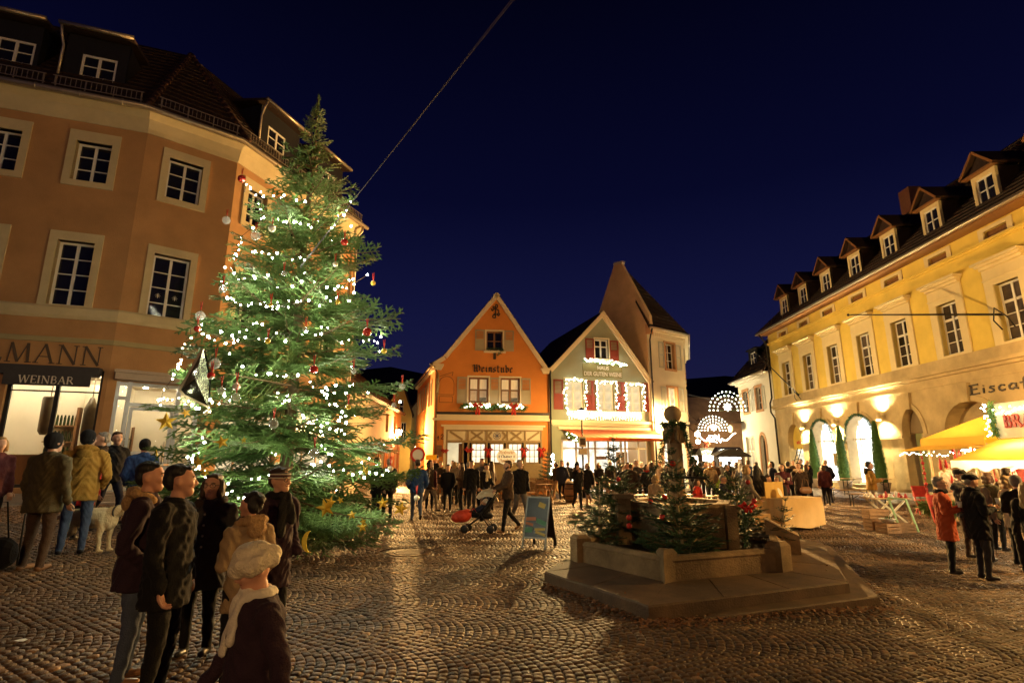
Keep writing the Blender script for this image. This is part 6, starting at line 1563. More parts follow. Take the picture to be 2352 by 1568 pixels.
def tree_lights():
 r_ = random.Random(8)
 bands = [[(560, 424), (585, 436), (640, 450), (697, 466)], [(588, 462), (602, 496), (562, 540), (545, 575), (538, 592)], [(640, 500), (700, 515), (760, 520), (806, 474)], [(520, 610), (545, 640), (600, 640), (690, 655)],
    [(700, 640), (760, 660), (800, 655), (835, 632)], [(505, 640), (530, 700), (590, 690), (650, 715)], [(610, 700), (680, 700), (760, 690), (812, 672)], [(455, 745), (480, 770), (560, 780), (650, 765), (740, 770)],
    [(740, 765), (800, 780), (850, 790), (882, 800)], [(440, 765), (415, 815), (405, 850), (380, 905), (365, 930)], [(375, 905), (440, 940), (500, 930), (545, 890)], [(560, 850), (640, 860), (700, 870), (760, 900), (815, 880)],
    [(740, 905), (770, 930), (800, 960), (740, 975)], [(640, 900), (700, 960), (750, 985), (800, 1000)], [(470, 1010), (430, 1060), (480, 1100), (600, 1105), (640, 1080)], [(700, 1080), (740, 1055), (770, 1030), (720, 1030)],
    [(760, 1075), (820, 1080), (870, 1090), (905, 1070)], [(450, 1130), (500, 1120), (560, 1140)], [(570, 580), (620, 590), (700, 600)], [(520, 820), (560, 760), (600, 745)]]
 t = thing('light_string', 'long string of warm white fairy lights wound round the big Christmas tree', 'fairy lights', (TX, TY, TZ))
 pts, w = [], MB()
 for bd in bands:
  P = []
  L = sum(math.hypot(q[0] - p[0], q[1] - p[1]) for p, q in zip(bd, bd[1:])); n = max(6, int(L / 10.5))
  for k in range(n):
   f = k / (n - 1) * (len(bd) - 1); i = min(len(bd) - 2, int(f)); g = f - i
   u = bd[i][0] + (bd[i + 1][0] - bd[i][0]) * g + r_.gauss(0, 4); v = bd[i][1] + (bd[i + 1][1] - bd[i][1]) * g + r_.gauss(0, 7)
   P.append(Vector(tree_surf(u, v, r_.uniform(0.74, 0.97))))
  w.tube(P, 0.006, 3, cap=False); pts += P
 for k in range(34):
  z = r_.uniform(0.8, 7.0); a = r_.uniform(0.2, 2.9); R = crown_r(z) * r_.uniform(0.6, 0.95)
  pts.append(Vector((TX + R * math.cos(a), TY + R * math.sin(a), TZ + z)))
 w.build('cable', m_iron, t)
 rr = r_.sample(pts, min(298, len(pts)))
 bulbs_at(t, rr, 0.017, m_led_tree)
 for o in t.children:
  if o.name.startswith('bulb'): o.scale = [r_.choice((0.55, 0.7, 0.85, 1.0, 1.2))] * 3
m_led_tree = mat('tree_bulb', (1, 1, 0.9), 0.4, 0, emit=290, ecol=(1.0, 0.94, 0.66))
tree_lights()
m_bglass = mat('bauble_glass', (0.7, 0.72, 0.70), 0.04, 0, trans=0.7, spec=1.0, coat=0.5)
m_bred = mat('bauble_red', (0.45, 0.03, 0.02), 0.12, 0.3, 20, spec=0.9, coat=0.6)
m_byel = mat('bauble_yellow', (0.65, 0.48, 0.06), 0.2, 0.25, 15, spec=0.8)
m_bpearl = mat('bauble_pearl', (0.75, 0.72, 0.62), 0.25, 0.1, 10, spec=0.7)
m_star = mat('gold_paper_star', (0.80, 0.56, 0.05), 0.5, 0.12, 5)
def ornaments():
 B = {'red glass': (m_bred, [(555, 411, 19), (791, 556, 18), (843, 762, 21), (721, 848, 20), (485, 862, 17), (453, 755, 15)]),
   'clear glass': (m_bglass, [(520, 506, 20), (587, 541, 24), (512, 663, 19), (702, 757, 13), (494, 835, 25), (628, 973, 22), (812, 852, 13), (722, 1040, 22), (924, 888, 14), (508, 897, 18), (542, 912, 19), (460, 725, 22), (905, 931, 13), (652, 628, 13)]),
   'yellow': (m_byel, [(857, 650, 12), (882, 806, 13), (776, 693, 11), (615, 783, 13), (622, 700, 10), (800, 935, 12)]),
   'pearly white': (m_bpearl, [(770, 607, 13), (625, 525, 18), (543, 888, 17), (897, 1076, 13), (957, 1143, 13), (486, 865, 12)])}
 for col, (m, L) in B.items():
  L = sorted(L, key=lambda q: q[1])
  for i, (u, v, d) in enumerate(L):
   p = Vector(tree_surf(u, v, 1.04)); r = d / FPX * p.y * 0.5
   t = thing('bauble', '%s %s bauble from the top of the big Christmas tree' % (ORD[i], col), 'bauble', p, 0, 'baubles on the big Christmas tree')
   b = MB(); b.ball((0, 0, 0), r, 14, 10); child('ball', b.mesh('ball', m), t)
   b = MB(); b.lathe([(r * 0.22, r * 0.93), (r * 0.22, r * 1.15), (r * .05, r * 1.2)], 8); child('cap', b.mesh('cap', m_zinc), t)
   b = MB(); b.tube([(0, 0, r * 1.1), (0.01, 0, r * 1.1 + 0.16)], 0.007, 4); b.tube([(0, 0, r * 1.1), (-0.02, 0, r * 1.1 + 0.15)], 0.007, 4); child('ribbon', b.mesh('ribbon', m_redbow), t)
 S = [(382, 968, 36, 0.1), (427, 948, 19, 0.4), (510, 1015, 25, 0.3), (456, 1062, 26, 0.2), (360, 1040, 15, 0.1), (748, 1166, 36, 0.25), (835, 1198, 17, 0.3), (879, 1155, 23, 0.1), (920, 1168, 27, -0.2), (840, 1080, 24, 0.5), (782, 1148, 15, 0.3), (560, 1010, 14, 0.2), (808, 1182, 18, 0.2), (833, 1210, 19, 0.1), (471, 1085, 17, 0.6), (758, 1152, 22, -0.3)]
 S.sort(key=lambda q: q[0])
 for i, (u, v, d, a) in enumerate(S):
  p = Vector(tree_surf(u, v, 1.08)); r = d / FPX * p.y * 0.62
  b = MB(); o_ = []
  for k in range(10):
   rr = r if k % 2 == 0 else r * 0.42; th = math.pi / 2 + a + k * math.pi / 5; o_.append((rr * math.cos(th), rr * math.sin(th)))
  n = 10
  b.add([(x, 0, z) for x, z in o_] + [(0, -0.04 * r / 0.2, 0), (0, 0.03 * r / .2, 0)], [(k, (k + 1) % n, n) for k in range(n)] + [((k + 1) % n, k, n + 1) for k in range(n)])
  o = b.build('paper_star', m_star); o.location = p; o.rotation_euler = (rng.gauss(0, .25), 0, rng.gauss(0, 0.5))
  tag(o, '%s yellow paper star from the left on the lower boughs of the Christmas tree' % ORD[i], 'star', 'paper stars on the big Christmas tree')
 p = Vector(tree_surf(713, 1243, 1.05)); b = MB()
 cres = [(0.13 * math.cos(RAD(a)), 0.16 * math.sin(RAD(a))) for a in range(100, 281, 20)] + [(0.06 * math.cos(RAD(a)) - 0.0, 0.15 * math.sin(RAD(a))) for a in range(280, 99, -20)]
 b.slab(cres, -0.012, 0.012); o = b.build('paper_moon', m_star); o.location = p; tag(o, 'yellow crescent moon low on the front of the Christmas tree', 'moon')
 # foil pennant on the left side of the tree
 t = thing('foil_pennant', 'large triangular glossy foil pennant hanging from the left side of the tree', 'pennant', tree_surf(445, 880, 1.1))
 P = [Vector(at_y(u, v, 8.4)) for u, v in ((467, 800), (414, 896), (424, 908), (478, 934), (480, 870))]
 b = MB(); c = Vector(at_y(448, 870, 8.15))
 b.add([tuple(p) for p in P] + [tuple(c)], [(0, 1, 5), (1, 2, 5), (2, 3, 5), (3, 4, 5), (4, 0, 5)]); b.add([tuple(p + Vector((0, 0.06, 0))) for p in P], [(4, 3, 2, 1, 0)])
 b.build('foil', mat('dark_foil', (0.10, 0.11, 0.08), 0.22, 0.4, 9, 0.6, 14, metal=0.85), t)
 b = MB(); b.bar(P[0], P[1], 0.035); b.bar(P[1], P[2], 0.035); b.bar(P[2], P[3], 0.03); b.build('rim', mat('pale_gold', (0.75, 0.65, 0.40), 0.35, 0.1, metal=0.4), t)
 b = MB(); q = Vector(at_y(470, 950, 8.45)); b.tube([P[3], (P[3] + q) / 2 + Vector((.05, 0, 0)), q], 0.03, 6); b.build('ribbon_tail', MATS['pale_gold'], t)
 # guy wire
 b = MB()
 a, c = Vector(tree_surf(690, 615, 0.7)), Vector((0.35, 12.6, 14.9))
 for k in (0, 1): b.tube([a + Vector((0, 0, 0.03 * k)), c + Vector((0.07 * k, 0, 0))], 0.007, 5)
 o = b.build('guy_wire', mat('steel_wire', (0.13, 0.13, 0.15), 0.7, 0.0)); o['kind'] = 'thing'; tag(o, 'twin steel guy wire rising from the Christmas tree into the night sky', 'wire')
ornaments()
def small_fir(x, y, z, h, label, seed, balls=(), lean=(0, 0)):
 t = thing('small_fir', label, 'fir tree', (x, y, z), 0, 'small firs tied round the fountain')
 b = MB(); b.tube([(0, 0, 0), (lean[0] * .5, lean[1] * .5, h * .5), (lean[0], lean[1], h)], [0.028, 0.018, 0.006], 7); child('trunk', b.mesh('trunk', mat('pale_fir_bark', (0.30, 0.24, 0.15), .9, .2)), t)
 r_ = random.Random(seed)
 for me_L in (0.62,):
  pr = SMALLBR
 zz = 0.12
 while zz < h * 0.97:
  f = zz / h; R = 0.66 * (1 - f) ** 1.15 * (h / 1.7) + 0.09
  for k in range(7 if f < 0.45 else 4):
   a = zz * 9 + 2 * math.pi * k / (7 if f < 0.45 else 4) + r_.gauss(0, .2); s = R / 0.62 * r_.uniform(.8, 1.15); rise = 0.1 + 0.75 * f + r_.gauss(0, .1)
   child('branch', pr[r_.randrange(3)], t, (lean[0] * f, lean[1] * f, zz), (Matrix.Rotation(a, 4, 'Z') @ Matrix.Rotation(-rise, 4, 'Y')).to_euler(), (s, s, s))
  zz += 0.14 + 0.10 * f
 return t
SMALLBR = [branch_mesh(0.62, 900 + s, m_needle_dark, 0.046, 1.4) for s in range(3)]
# ------------------------------------------------------------ fountain
def offset_poly(poly, d):
 n = len(poly); out = []
 for i in range(n):
  p0, p1, p2 = Vector(poly[i - 1]), Vector(poly[i]), Vector(poly[(i + 1) % n])
  a, b = (p1 - p0).normalized(), (p2 - p1).normalized()
  na, nb = Vector((-a.y, a.x)), Vector((-b.y, b.x)); m = (na + nb).normalized(); out.append(tuple(p1 + m * d / max(0.4, m.dot(na))))
 return out
def fountain():
 T = thing('fountain', 'sandstone fountain with low basin walls, stepped platform and a ball-topped column', 'fountain', (3.2, 10.4, 0))
 b = MB(); b.prism(SLAB, -0.12, 0.105, 0); b.prism(SLAB, 0.105, 0.12, 0, offset_poly(SLAB, 0.015)); b.build('platform', m_slabstone, T)
 b = MB(); b.prism(STEP, -0.25, -0.035, 0); b.prism(STEP, -0.035, -0.02, 0, offset_poly(STEP, 0.015)); b.build('step', m_slabstone, T)
 # paving slabs on the platform as raised plates with joints
 c = Vector((3.2, 10.4))
 n = len(SLAB)
 for i in range(n):
  p, q = Vector(SLAB[i]), Vector(SLAB[(i + 1) % n]); L = (q - p).length; k = max(1, round(L / 1.25))
  for j in range(k):
   a, d = p.lerp(q, j / k), p.lerp(q, (j + 1) / k)
   i0, i1 = a.lerp(c, 0.42), d.lerp(c, 0.42)
   qd = [a, d, i1, i0]; m = sum(qd, Vector((0, 0))) / 4
   qd = [tuple(v + (m - v).normalized() * 0.014) for v in qd]
   MB().prism(qd, 0.1205, 0.127, 0, [tuple(Vector(v) + (m - Vector(v)).normalized() * 0.008) for v in qd]).build('paving_slab', m_slabstone, T)
 # low basin walls
 W = [(1.12, 9.75), (2.17, 8.12), (4.22, 8.92), (5.3, 11.3), (4.9, 13.0), (2.5, 13.3)]
 WI = offset_poly(W, 0.17)
 for i in (0, 1, 2, 3, 4, 5):
  a, d, e_, f = W[i], W[(i + 1) % 6], WI[(i + 1) % 6], WI[i]
  b = MB(); b.prism([a, d, e_, f], 0.125, 0.40, 0); b.build('basin_wall', m_stone, T)
  b = MB(); o1, o2 = offset_poly(W, -0.02), offset_poly(W, 0.20); b.prism([o1[i], o1[(i + 1) % 6], o2[(i + 1) % 6], o2[i]], 0.40, 0.455, 0, [offset_poly(W, 0.03)[i], offset_poly(W, 0.03)[(i + 1) % 6], offset_poly(W, 0.15)[(i + 1) % 6], offset_poly(W, 0.15)[i]]); b.build('wall_cap', m_stone, T)
 for i, (x, y) in enumerate(W):
  d = (Vector((x, y)) - c).normalized(); s = Vector((-d.y, d.x))
  P = Vector((x, y)) - d * 0.06
  q = [P - s * 0.15 - d * 0.12, P + d * 0.16, P + s * 0.15 - d * 0.12] if i == 1 else [P - s * 0.14 - d * 0.13, P - s * 0.14 + d * 0.13, P + s * 0.14 + d * 0.13, P + s * 0.14 - d * 0.13]
  q = [tuple(v) for v in q]
  if sum(q[k][0] * q[(k + 1) % len(q)][1] - q[(k + 1) % len(q)][0] * q[k][1] for k in range(len(q))) < 0: q.reverse()
  m = Vector((sum(v[0] for v in q) / len(q), sum(v[1] for v in q) / len(q)))
  b = MB(); b.prism(q, 0.12, 0.50); b.prism(q, 0.50, 0.56, 0, [tuple(Vector(v).lerp(m, 0.35)) for v in q]); b.build('corner_post', m_stone, T)
 # floor of the planted basin
 b = MB(); b.prism(WI, 0.12, 0.2); b.build('basin_bed', mat('dark_mulch', (0.035, 0.025, 0.016), 0.95, 0.4, 12, 0.8, 30), T)
 # central trough block
 K = [(2.95, 10.35), (4.05, 10.62), (4.45, 11.5), (4.0, 12.4), (2.9, 12.4), (2.35, 11.45)]
 KI = offset_poly(K, 0.14)
 for i in range(6):
  b = MB(); a, d, e_, f = K[i], K[(i + 1) % 6], KI[(i + 1) % 6], KI[i]
  b.prism([a, d, e_, f], 0.2, 0.93); b.build('trough_wall', m_stone, T)
 b = MB(); k2 = offset_poly(K, -0.05); k3 = offset_poly(K, 0.18)
 for i in range(6): b.prism([k2[i], k2[(i + 1) % 6], k3[(i + 1) % 6], k3[i]], 0.93, 1.0)
 b.build('trough_rim', m_stone, T)
 b = MB(); b.prism(KI, 0.2, 0.7); b.build('trough_inside', MATS['dark_mulch'], T)
 for (x, y), nm in (((2.98, 10.34), 0), ((4.1, 10.6), 1)):
  b = MB(); b.box(x - 0.1, x + 0.1, y - 0.12, y + 0.06, 0.2, 0.98); b.build('pilaster', m_stone, T)
 pb = MB(Fr(3.5, 10.47, 13.8)); pb.slab([(-0.18, 0.80), (-0.05, 0.76), (0.0, 0.70), (0.1, 0.70), (0.14, 0.76), (0.26, 0.82), (0.1, 0.84), (0.0, 0.82)], -0.05, 0.02); pb.build('bird_relief', m_iron, T)
 # post left, sloping stone right
 b = MB(); b.box(2.08, 2.34, 11.05, 11.3, 0.2, 1.06); b.prism([(2.02, 10.98), (2.40, 10.98), (2.40, 11.36), (2.02, 11.36)], 1.06, 1.15); b.build('stone_post', m_stone, T)
 b = MB(); b.add([(4.75, 10.6, 0.12), (5.25, 10.35, 0.12), (5.45, 10.8, 0.12), (4.95, 11.05, 0.12), (4.75, 10.6, 0.72), (5.25, 10.35, 0.45), (5.45, 10.8, 0.45), (4.95, 11.05, 0.72)], [(0, 3, 2, 1), (4, 5, 6, 7), (0, 1, 5, 4), (1, 2, 6, 5), (2, 3, 7, 6), (3, 0, 4, 7)]); b.build('sloping_stone', m_stone, T)
 gr = MB()
 for k in range(9): gr.box(4.3 + k * 0.07, 4.34 + k * 0.07, 10.3, 10.9, 0.42, 0.45)
 gr.build('grating', m_iron, T)
 # column
 cx_, cy_ = 3.22, 10.85
 b = MB(); b.lathe([(0.26, 0.7), (0.26, 0.97), (0.21, 1.02), (0.155, 1.06)], 8, (cx_, cy_, 0), smooth=False); b.build('column_base', m_stone, T)
 b = MB(); b.lathe([(0.155, 1.06), (0.15, 1.5), (0.145, 2.14)], 12, (cx_, cy_, 0)); b.build('column_shaft', mat('column_sandstone', (0.42, 0.29, 0.155), 0.85, 0.25, 5.0, 0.6, 35, dirt=0.35), T)
 b = MB(); b.lathe([(0.163, 1.45), (0.163, 1.55)], 16, (cx_, cy_, 0)); b.build('column_band', m_iron, T)
 for k in range(4):
  a = k * math.pi / 2 + 0.5; f = Fr(cx_, cy_, math.degrees(a)); r = MB(f)
  r.slab([(-0.11, 2.2), (-0.05, 2.13), (0.05, 2.13), (0.11, 2.2), (0.11, 2.38), (-0.11, 2.38)], -0.2, -0.05); r.slab([(-0.06, 2.2), (0.06, 2.2), (0.03, 2.34), (-0.03, 2.34)], -0.215, -0.2); r.build('carved_panel', m_stone, T)
 b = MB(); b.lathe([(0.15, 2.14), (0.17, 2.38), (0.20, 2.42), (0.20, 2.46), (0.13, 2.52)], 12, (cx_, cy_, 0)); b.build('capital', MATS['column_sandstone'], T)
 b = MB(); b.ball((cx_, cy_, 2.70), 0.172, 20, 14); b.build('stone_ball', MATS['column_sandstone'], T)
 # iron spouts
 b = MB(); b.tube([(cx_ + 0.12, cy_ - 0.1, 1.48), (cx_ + 0.55, cy_ - 0.1, 1.46), (cx_ + 0.6, cy_ - 0.1, 1.4)], 0.025, 8); b.build('water_spout', m_iron, T)
 return cx_, cy_
FCX, FCY = fountain()
def fountain_decor():
 r_ = random.Random(12)
 t = thing('fir_garland', 'dark fir garland wound round the neck of the fountain column and trailing down right', 'garland', (FCX, FCY, 2.5))
 b = MB()
 ring = [(FCX + 0.2 * math.cos(a), FCY + 0.2 * math.sin(a), 2.50 + 0.03 * math.sin(3 * a)) for a in [k * 2 * math.pi / 12 for k in range(13)]]
 garland(b, ring, 0.12, 1, 330)
 garland(b, [ring[9], (FCX - 0.24, FCY - 0.15, 2.2), (FCX - 0.3, FCY - 0.15, 1.95), (FCX - 0.42, FCY - 0.1, 1.7), (FCX - .55, FCY, 1.5)], 0.10, 2, 300)
 garland(b, [ring[10], (FCX + 0.2, FCY - 0.15, 2.2), (FCX + 0.26, FCY - 0.15, 1.95), (FCX + 0.4, FCY, 1.65), (FCX + 0.7, FCY + 0.1, 1.35), (FCX + 1.0, FCY + 0.2, 1.12), (FCX + 1.3, FCY, 1.05)], 0.12, 3, 340)
 garland(b, [(FCX + 1.12, FCY - 0.35, 1.0), (FCX + 1.06, FCY - 0.5, 0.7), (FCX + 1.03, FCY - 0.55, 0.3)], 0.11, 4, 330)
 b.build('fir_sprays', m_needle_dark, t)['kind'] = 'stuff'
 F = Fr(0, 0, 0)
 o = bow(None, (FCX + 1.08, FCY - 0.62, 0.97), 0.26, F, 0.4).build('ribbon_bow', mat('red_foil_ribbon', (0.6, 0.03, 0.02), 0.25, 0.1, metal=0.3)); tag(o, 'shiny red bow on the right corner of the fountain trough', 'bow')
 firs = [(2.78, 9.2, 0.15, 2.0, 'small fir standing front and centre inside the fountain basin', 1, (-0.12, 0.05)), (1.62, 10.6, 0.15, 1.25, 'low dark fir at the left side of the fountain basin', 2, (0.05, 0)), (2.15, 11.6, 0.25, 2.1, 'small fir behind the square stone post of the fountain', 3, (0, 0)), (4.75, 11.7, 0.2, 1.65, 'small fir on the right of the fountain near the covered table', 4, (-0.1, 0)), (5.0, 10.7, 0.2, 0.9, 'low spreading fir at the right corner of the fountain basin', 5, (0.2, -0.1))]
 for x, y, z, h, lab, sd, ln in firs: small_fir(x, y, z, h, lab, sd, (), ln)
 B = [(1521, 1187), (1445, 1188), (1445, 1207), (1494, 1151), (1526, 1142), (1718, 1107), (1732, 1150), (1545, 1064), (1420, 1100)]
 ys = [8.85, 9.6, 9.6, 10.4, 9.2, 11.3, 10.4, 9.15, 11.3]
 nm = ['on the front of the centre fir by the fountain', 'upper of two beside the stone post of the fountain', 'lower of two beside the stone post of the fountain', 'above the square stone post of the fountain', 'in the middle of the centre fountain fir', 'on the right fountain fir, near its top', 'on the low fir at the right fountain corner', 'near the tip of the centre fountain fir', 'on the fir behind the stone post, high on the left']
 for (u, v), y, lab in zip(B, ys, nm):
  p = at_y(u, v, y); b = MB(); b.ball((0, 0, 0), 0.05, 12, 8); o = b.build('red_bauble', m_bred); o.location = p
  tag(o, 'small shiny red bauble ' + lab, 'bauble', 'red baubles round the fountain')
 # dead leaves gathered along the step
 L = MB(); edge = [(0.45, 8.8), (1.55, 6.82), (2.2, 6.95), (3.6, 7.45), (5.0, 7.9)]
 for k in range(900):
  f = r_.random() * (len(edge) - 1); i = int(f); p = Vector(edge[i]).lerp(Vector(edge[i + 1]), f - i)
  x, y = p.x + r_.gauss(0.02, 0.13), p.y - abs(r_.gauss(0, 0.16)); z = gz(x, y) + 0.012
  if inside((x, y), STEP) or inside((x, y), SLAB): continue
  a = r_.uniform(0, 6.28); s = r_.uniform(0.016, 0.035); u, w = Vector((math.cos(a), math.sin(a), r_.gauss(0, .35))) * s, Vector((-math.sin(a), math.cos(a), r_.gauss(0, .35))) * s * 0.7
  c = Vector((x, y, z + 0.008)); L.add([tuple(c - u), tuple(c + w), tuple(c + u), tuple(c - w)], [(0, 1, 2, 3)])
 for k in range(420):
  x, y = r_.uniform(-4, 9), r_.uniform(3.2, 14); z = gz(x, y) + 0.014
  if inside((x, y), SLAB): z = 0.135
  elif inside((x, y), STEP): continue
  a = r_.uniform(0, 6.28); s = r_.uniform(0.012, 0.03); u, w = Vector((math.cos(a), math.sin(a), r_.gauss(0, .3))) * s, Vector((-math.sin(a), math.cos(a), r_.gauss(0, .3))) * s * 0.7
  c = Vector((x, y, z + 0.006)); L.add([tuple(c - u), tuple(c + w), tuple(c + u), tuple(c - w)], [(0, 1, 2, 3)])
 o = L.build('fallen_leaves', mat('dead_leaf', (0.20, 0.085, 0.03), 0.7, 0.5, 30)); o['kind'] = 'stuff'; o['label'] = 'fallen brown leaves gathered along the fountain step'
fountain_decor()
# ------------------------------------------------------------ people
def capsule(p0, p1, r0, r1, n=12, sx=1.0, sy=1.0, flat=False, lat=None):
 """closed tapering limb between two joints"""
 p0, p1 = Vector(p0), Vector(p1); d = (p1 - p0); L = d.length; d = d / L if L > 1e-9 else Vector((0, 0, 1))
 ref = Vector(lat) if lat else (Vector((1, 0, 0)) if abs(d.x) < 0.9 else Vector((0, 1, 0)))
 a = (ref - d * ref.dot(d)).normalized(); b = d.cross(a)
 rings = []
 if flat: rings = [(p0, r0 * 0.02), (p0, r0), (p1, r1), (p1, r1 * 0.02)]
 else:
  for k in (85, 50, 20): rings.append((p0 - d * r0 * math.sin(RAD(k)), r0 * math.cos(RAD(k))))
  rings += [(p0, r0), (p1, r1)]
  for k in (20, 50, 85): rings.append((p1 + d * r1 * math.sin(RAD(k)), r1 * math.cos(RAD(k))))
 V = []
 for c, r in rings:
  for k in range(n):
   t = 2 * math.pi * k / n; V.append(tuple(c + a * math.cos(t) * r * sx + b * math.sin(t) * r * sy))
 m = len(rings)
 Fc = [(i * n + k, i * n + (k + 1) % n, (i + 1) * n + (k + 1) % n, (i + 1) * n + k) for i in range(m - 1) for k in range(n)]
 return V, Fc + [tuple(reversed(range(n))), tuple((m - 1) * n + k for k in range(n))]
def ell(c, rx, ry, rz):
 b = MB(); b.ball((0, 0, 0), 1, 14, 10)
 return [(c[0] + x * rx, c[1] + y * ry, c[2] + z * rz) for x, y, z in b.V], b.F
class Blob:
 """closed pieces that are fused into one continuous skin; tags choose the material per region"""
 def __init__(s): s.b, s.tags = MB(), []
 def cap(s, p0, p1, r0, r1, tag=0, **k):
  s.b.add(*capsule(p0, p1, r0, r1, **k)); s.tags.append((Vector(p0), Vector(p1), (r0 + r1) / 2, tag)); return s
 def ell(s, c, rx, ry, rz, tag=0):
  s.b.add(*ell(c, rx, ry, rz)); s.tags.append((Vector(c), Vector(c), (rx + ry + rz) / 3, tag)); return s
JOBS = []
def fuse(blob, name, mats, parent, voxel, extra=None, wrinkle=0.0, seed=0, smooth=3):
 me = blob.b.mesh(name, mats)
 o = bpy.data.objects.new(name, me); COL.objects.link(o); o.parent = parent
 r = o.modifiers.new('fuse', 'REMESH'); r.mode = 'VOXEL'; r.voxel_size = voxel; r.use_smooth_shade = True
 s = o.modifiers.new('soft', 'SMOOTH'); s.iterations = smooth; s.factor = 0.5
 JOBS.append((o, blob.tags, mats, extra, wrinkle, seed)); return o
def finish_people():
 bpy.context.view_layer.update()
 dg = bpy.context.evaluated_depsgraph_get()
 for o, tags, mats, extra, wrinkle, seed in JOBS:
  me = bpy.data.meshes.new_from_object(o.evaluated_get(dg))
  o.modifiers.clear(); o.data = me; me.name = o.name
  nv = len(me.vertices)
  co = np.zeros(nv * 3); me.vertices.foreach_get('co', co); co = co.reshape(-1, 3)
  if wrinkle:
   no = np.zeros(nv * 3); me.vertices.foreach_get('normal', no); no = no.reshape(-1, 3)
   x, y, z = co.T * 1.0; q = seed * 1.7
   w = np.sin(z * 34 + 5 * np.sin(x * 13 + q) + 4 * np.sin(y * 11 + q * 2)) + 0.7 * np.sin(z * 61 + 6 * np.sin(x * 21 - q) + 5 * y * 9) + 0.8 * np.sin(x * 26 + 3 * np.sin(z * 9 + q)) * np.cos(y * 22 + z * 6)
   if o.name.startswith('body'): w = w * (z < 0.5 * max(1.0, z.max()))
   co = co + no * (w * wrinkle * 0.5)[:, None]
   me.vertices.foreach_set('co', co.reshape(-1))
  me.materials.clear()
  for m in mats: me.materials.append(m)
  npoly = len(me.polygons)
  if len(mats) > 1 and npoly:
   ce = np.zeros(npoly * 3); me.polygons.foreach_get('center', ce); ce = ce.reshape(-1, 3)
   best = np.full(npoly, 1e9); mi = np.zeros(npoly, dtype=np.int32)
   for p0, p1, r, tg in tags:
    a, b = np.array(p0), np.array(p1); d = b - a; L2 = d @ d
    t = np.clip(((ce - a) @ d) / L2, 0, 1) if L2 > 1e-9 else np.zeros(npoly)
    ds = np.linalg.norm(ce - a - t[:, None] * d, axis=1) - r
    k = ds < best; best[k] = ds[k]; mi[k] = tg
   me.polygons.foreach_set('material_index', mi)
  elif npoly: me.polygons.foreach_set('material_index', np.zeros(npoly, dtype=np.int32))
  if npoly: me.polygons.foreach_set('use_smooth', np.ones(npoly, dtype=bool))
  if extra:
   import bmesh
   bm = bmesh.new(); bm.from_mesh(me)
   for V, Fc, mi in extra:
    vs = [bm.verts.new(v) for v in V]
    for f in Fc:
     try: fc = bm.faces.new([vs[i] for i in f]); fc.material_index = mi; fc.smooth = True
     except ValueError: pass
   bm.to_mesh(me); bm.free()
  me.update()
SKIN = {0: mat('skin_fair', (0.62, 0.36, 0.24), 0.5, 0.08, 12), 1: mat('skin_rosy', (0.60, 0.31, 0.21), 0.5, 0.08, 12), 2: mat('skin_tan', (0.46, 0.26, 0.16), 0.5, 0.08, 12)}
CLOTH = {}
def cloth(name, rough=0.85, shiny=False):
 C = dict(black=(0.010, 0.0095, 0.011), navy=(0.018, 0.022, 0.045), charcoal=(0.034, 0.032, 0.036), brown=(0.075, 0.045, 0.028), olive=(0.085, 0.068, 0.033), mustard=(0.32, 0.17, 0.03), red=(0.50, 0.03, 0.02),
    blue=(0.03, 0.07, 0.20), jeans=(0.075, 0.095, 0.15), beige=(0.34, 0.24, 0.14), plum=(0.035, 0.018, 0.03), grey=(0.13, 0.125, 0.125), cream=(0.68, 0.58, 0.40), white=(0.78, 0.72, 0.60), khaki=(0.26, 0.19, 0.11),
    tan=(0.36, 0.26, 0.15), rust=(0.42, 0.075, 0.025), maroon=(0.09, 0.025, 0.03), lime=(0.30, 0.5, 0.08), greybeige=(0.22, 0.18, 0.14), darkbrown=(0.04, 0.025, 0.018), paleblue=(0.2, 0.24, 0.30))
 if name not in CLOTH:
  CLOTH[name] = mat('cloth_' + name, C[name], rough, 0.15, 9, 0.35, 90, spec=0.2, sheen=0.02)
 return CLOTH[name]
HAIR = {k: mat('hair_' + k, c, 0.55, 0.35, 25, 0.6, 60, stretch=(1, 1, .3)) for k, c in dict(black=(0.012, 0.01, 0.009), brown=(0.045, 0.026, 0.014), grey=(0.26, 0.24, 0.21), blonde=(0.32, 0.21, 0.09), auburn=(0.10, 0.04, 0.018), white=(0.5, 0.46, 0.4)).items()}
m_shoe = mat('dark_leather', (0.02, 0.015, 0.012), 0.4, 0.2, 9)
m_shoe_tan = mat('tan_leather', (0.22, 0.11, 0.05), 0.5, 0.2, 9)
m_fur = mat('cream_fur', (0.80, 0.70, 0.52), 0.95, 0.15, 20, 0.9, 60)
m_fur_b = mat('tawny_fur', (0.40, 0.25, 0.12), 0.95, 0.3, 20, 0.9, 60)
m_eye = mat('dark_eye', (0.015, 0.01, 0.01), 0.15, 0)
m_eyew = mat('eye_white', (0.7, 0.65, 0.6), 0.3, 0)
m_lip = mat('lip', (0.35, 0.10, 0.08), 0.5, 0)
m_teeth = mat('teeth', (0.75, 0.7, 0.6), 0.4, 0)
ARMS = {'down': ((.135, .012, .63), (.14, -.035, .49)), 'pocket': ((.152, .045, .63), (.118, -.055, .535)), 'hold': ((.138, .0, .64), (.055, -.135, .675)), 'push': ((.125, -.05, .655), (.10, -.20, .60)),
  'eat': ((.125, -.10, .675), (.03, -.115, .815)), 'fold': ((.14, -.02, .64), (-.03, -.10, .655)), 'fwd': ((.13, -.02, .63), (.12, -.13, .56)), 'back': ((.13, .06, .64), (.135, .085, .50))}
